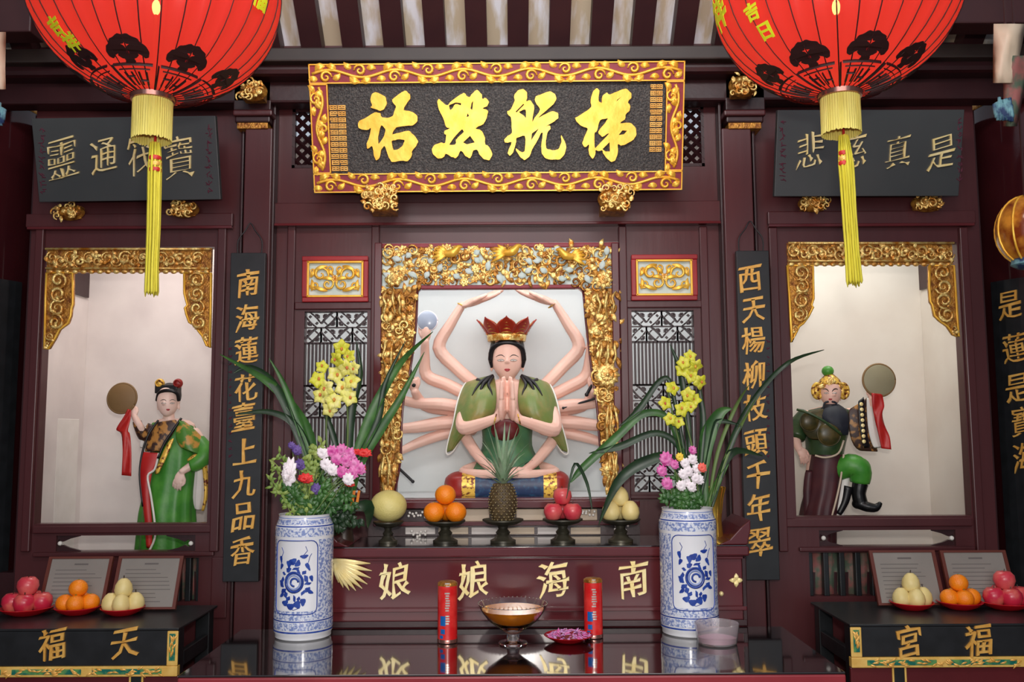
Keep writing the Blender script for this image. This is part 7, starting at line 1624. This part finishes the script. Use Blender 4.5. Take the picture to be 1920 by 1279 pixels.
for i, (x, y) in enumerate(((1284, 870), (1298, 862), (1306, 880), (1290, 885), (1304, 898), (1286, 905), (1276, 912), (1296, 914), (1310, 900), (1280, 890))):
    t, top, R, f, rr = cut_flower('white_bloom', x, y, 11, YR-.03+.006*(i % 3), J(bR, .04, 90+i), 'small white bloom, ' + ('upper left', 'uppermost', 'upper right', 'central', 'right of centre', 'left of centre', 'lower left', 'lowest', 'lower right', 'left edge')[i] + ' of the white cluster in the right bouquet', GR+' white cluster', i); pompon(t, f, R, 'whitep', 2)
greens('green leafy filler along the rim of the right vase', 'leafy_filler', bR, ((1252, 925), (1264, 930), (1280, 935), (1300, 930), (1270, 900), (1290, 925), (1246, 935), (1310, 935)), 'leafg', 15, 3, 6, YR, 4)
# ================================================================ HANGING THINGS AT THE EDGES
def pendant(cx, y0, y1, Y, label, sgn):
    s_ = pm(Y); t = thing('embroidered_pendant', W(cx, y0, Y), label, 'pendant', 'embroidered pendants at the top corners'); rows = []
    for i in range(9):
        u = i/8; yy = y0+(y1-y0)*u; xc_ = cx+sgn*(-18*u+8); w_ = 30*(1-.6*u)
        rows.append([W(xc_+w_*q, yy, Y-.03*math.cos(q*1.5)-.01*math.sin(i+q*4)) for q in (-1, -.6, -.2, .2, .6, 1)])
    mb = MB(); mb.grid(rows[:6]); mb.build('grey_silk', M['cream'], t, smooth=True, solid=.004)
    mb = MB(); mb.grid([[p+Vector((sgn*.035, .012, -.02)) for p in r] for r in rows[2:]]); mb.build('embroidered_panel', M['cloth_multi'], t, smooth=True, solid=.004)
    mb = MB(); rr = random.Random(3)
    for i in range(22): x = cx+sgn*rr.uniform(-22, 12); mb.tube([W(x, y1-32+rr.uniform(-8, 8), Y-.03), W(x+sgn*3, y1+rr.uniform(-12, 6), Y-.03)], .005, 5)
    mb.build('tassels', M['cloth_blue'], t, smooth=True, stuff=True)
    mb = MB(); mb.tube([W(cx, y0+4, Y), W(cx, y0, Y)+Vector((0, 0, .9))], .004, 6); mb.build('hanging_cord', M['lantern_ink'], t)
pendant(1885, 45, 222, 2.6, 'grey and blue embroidered silk pendant hanging in the top right corner', 1)
pendant(-12, 60, 232, 2.6, 'grey and blue embroidered silk pendant hanging in the top left corner', -1)
c_ = W(1925, 432, 2.7); t = thing('painted_paper_lantern', c_-Vector((0, 0, .11)), 'amber and gold painted lantern cut by the right edge', 'lantern')
s_ = pm(2.7); mb = MB(); mb.ball(c_, (54*s_, 54*s_, 66*s_), 32, 20); mb.build('amber_globe', mat('amber_lacquer', srgb(120, 50, 18), srgb(206, 140, 50), rough=.18, scale=14, thr=(.4, .6)), t, smooth=True)
for k in range(10):
    mb = MB(); a = 2*PI*k/10; mb.tube([c_+Vector((54*s_*math.sin(th)*math.cos(a)*1.01, 54*s_*math.sin(th)*math.sin(a)*1.01, -66*s_*math.cos(th)*1.01)) for th in [PI*(i+.5)/14 for i in range(14)]], .0035, 5); mb.build('gold_rib', M['gold'], t, smooth=True)
mb = MB(); mb.lathe([(.03, -66*s_-.012), (.05, -66*s_), (.045, -66*s_+.02)], c_, 24); mb.build('teal_base', M['cloth_blue'], t, smooth='auto')
mb = MB(); mb.tube([c_+Vector((0, 0, 66*s_)), c_+Vector((0, 0, 1.2))], .004, 6); mb.build('hanging_cord', M['lantern_ink'], t)
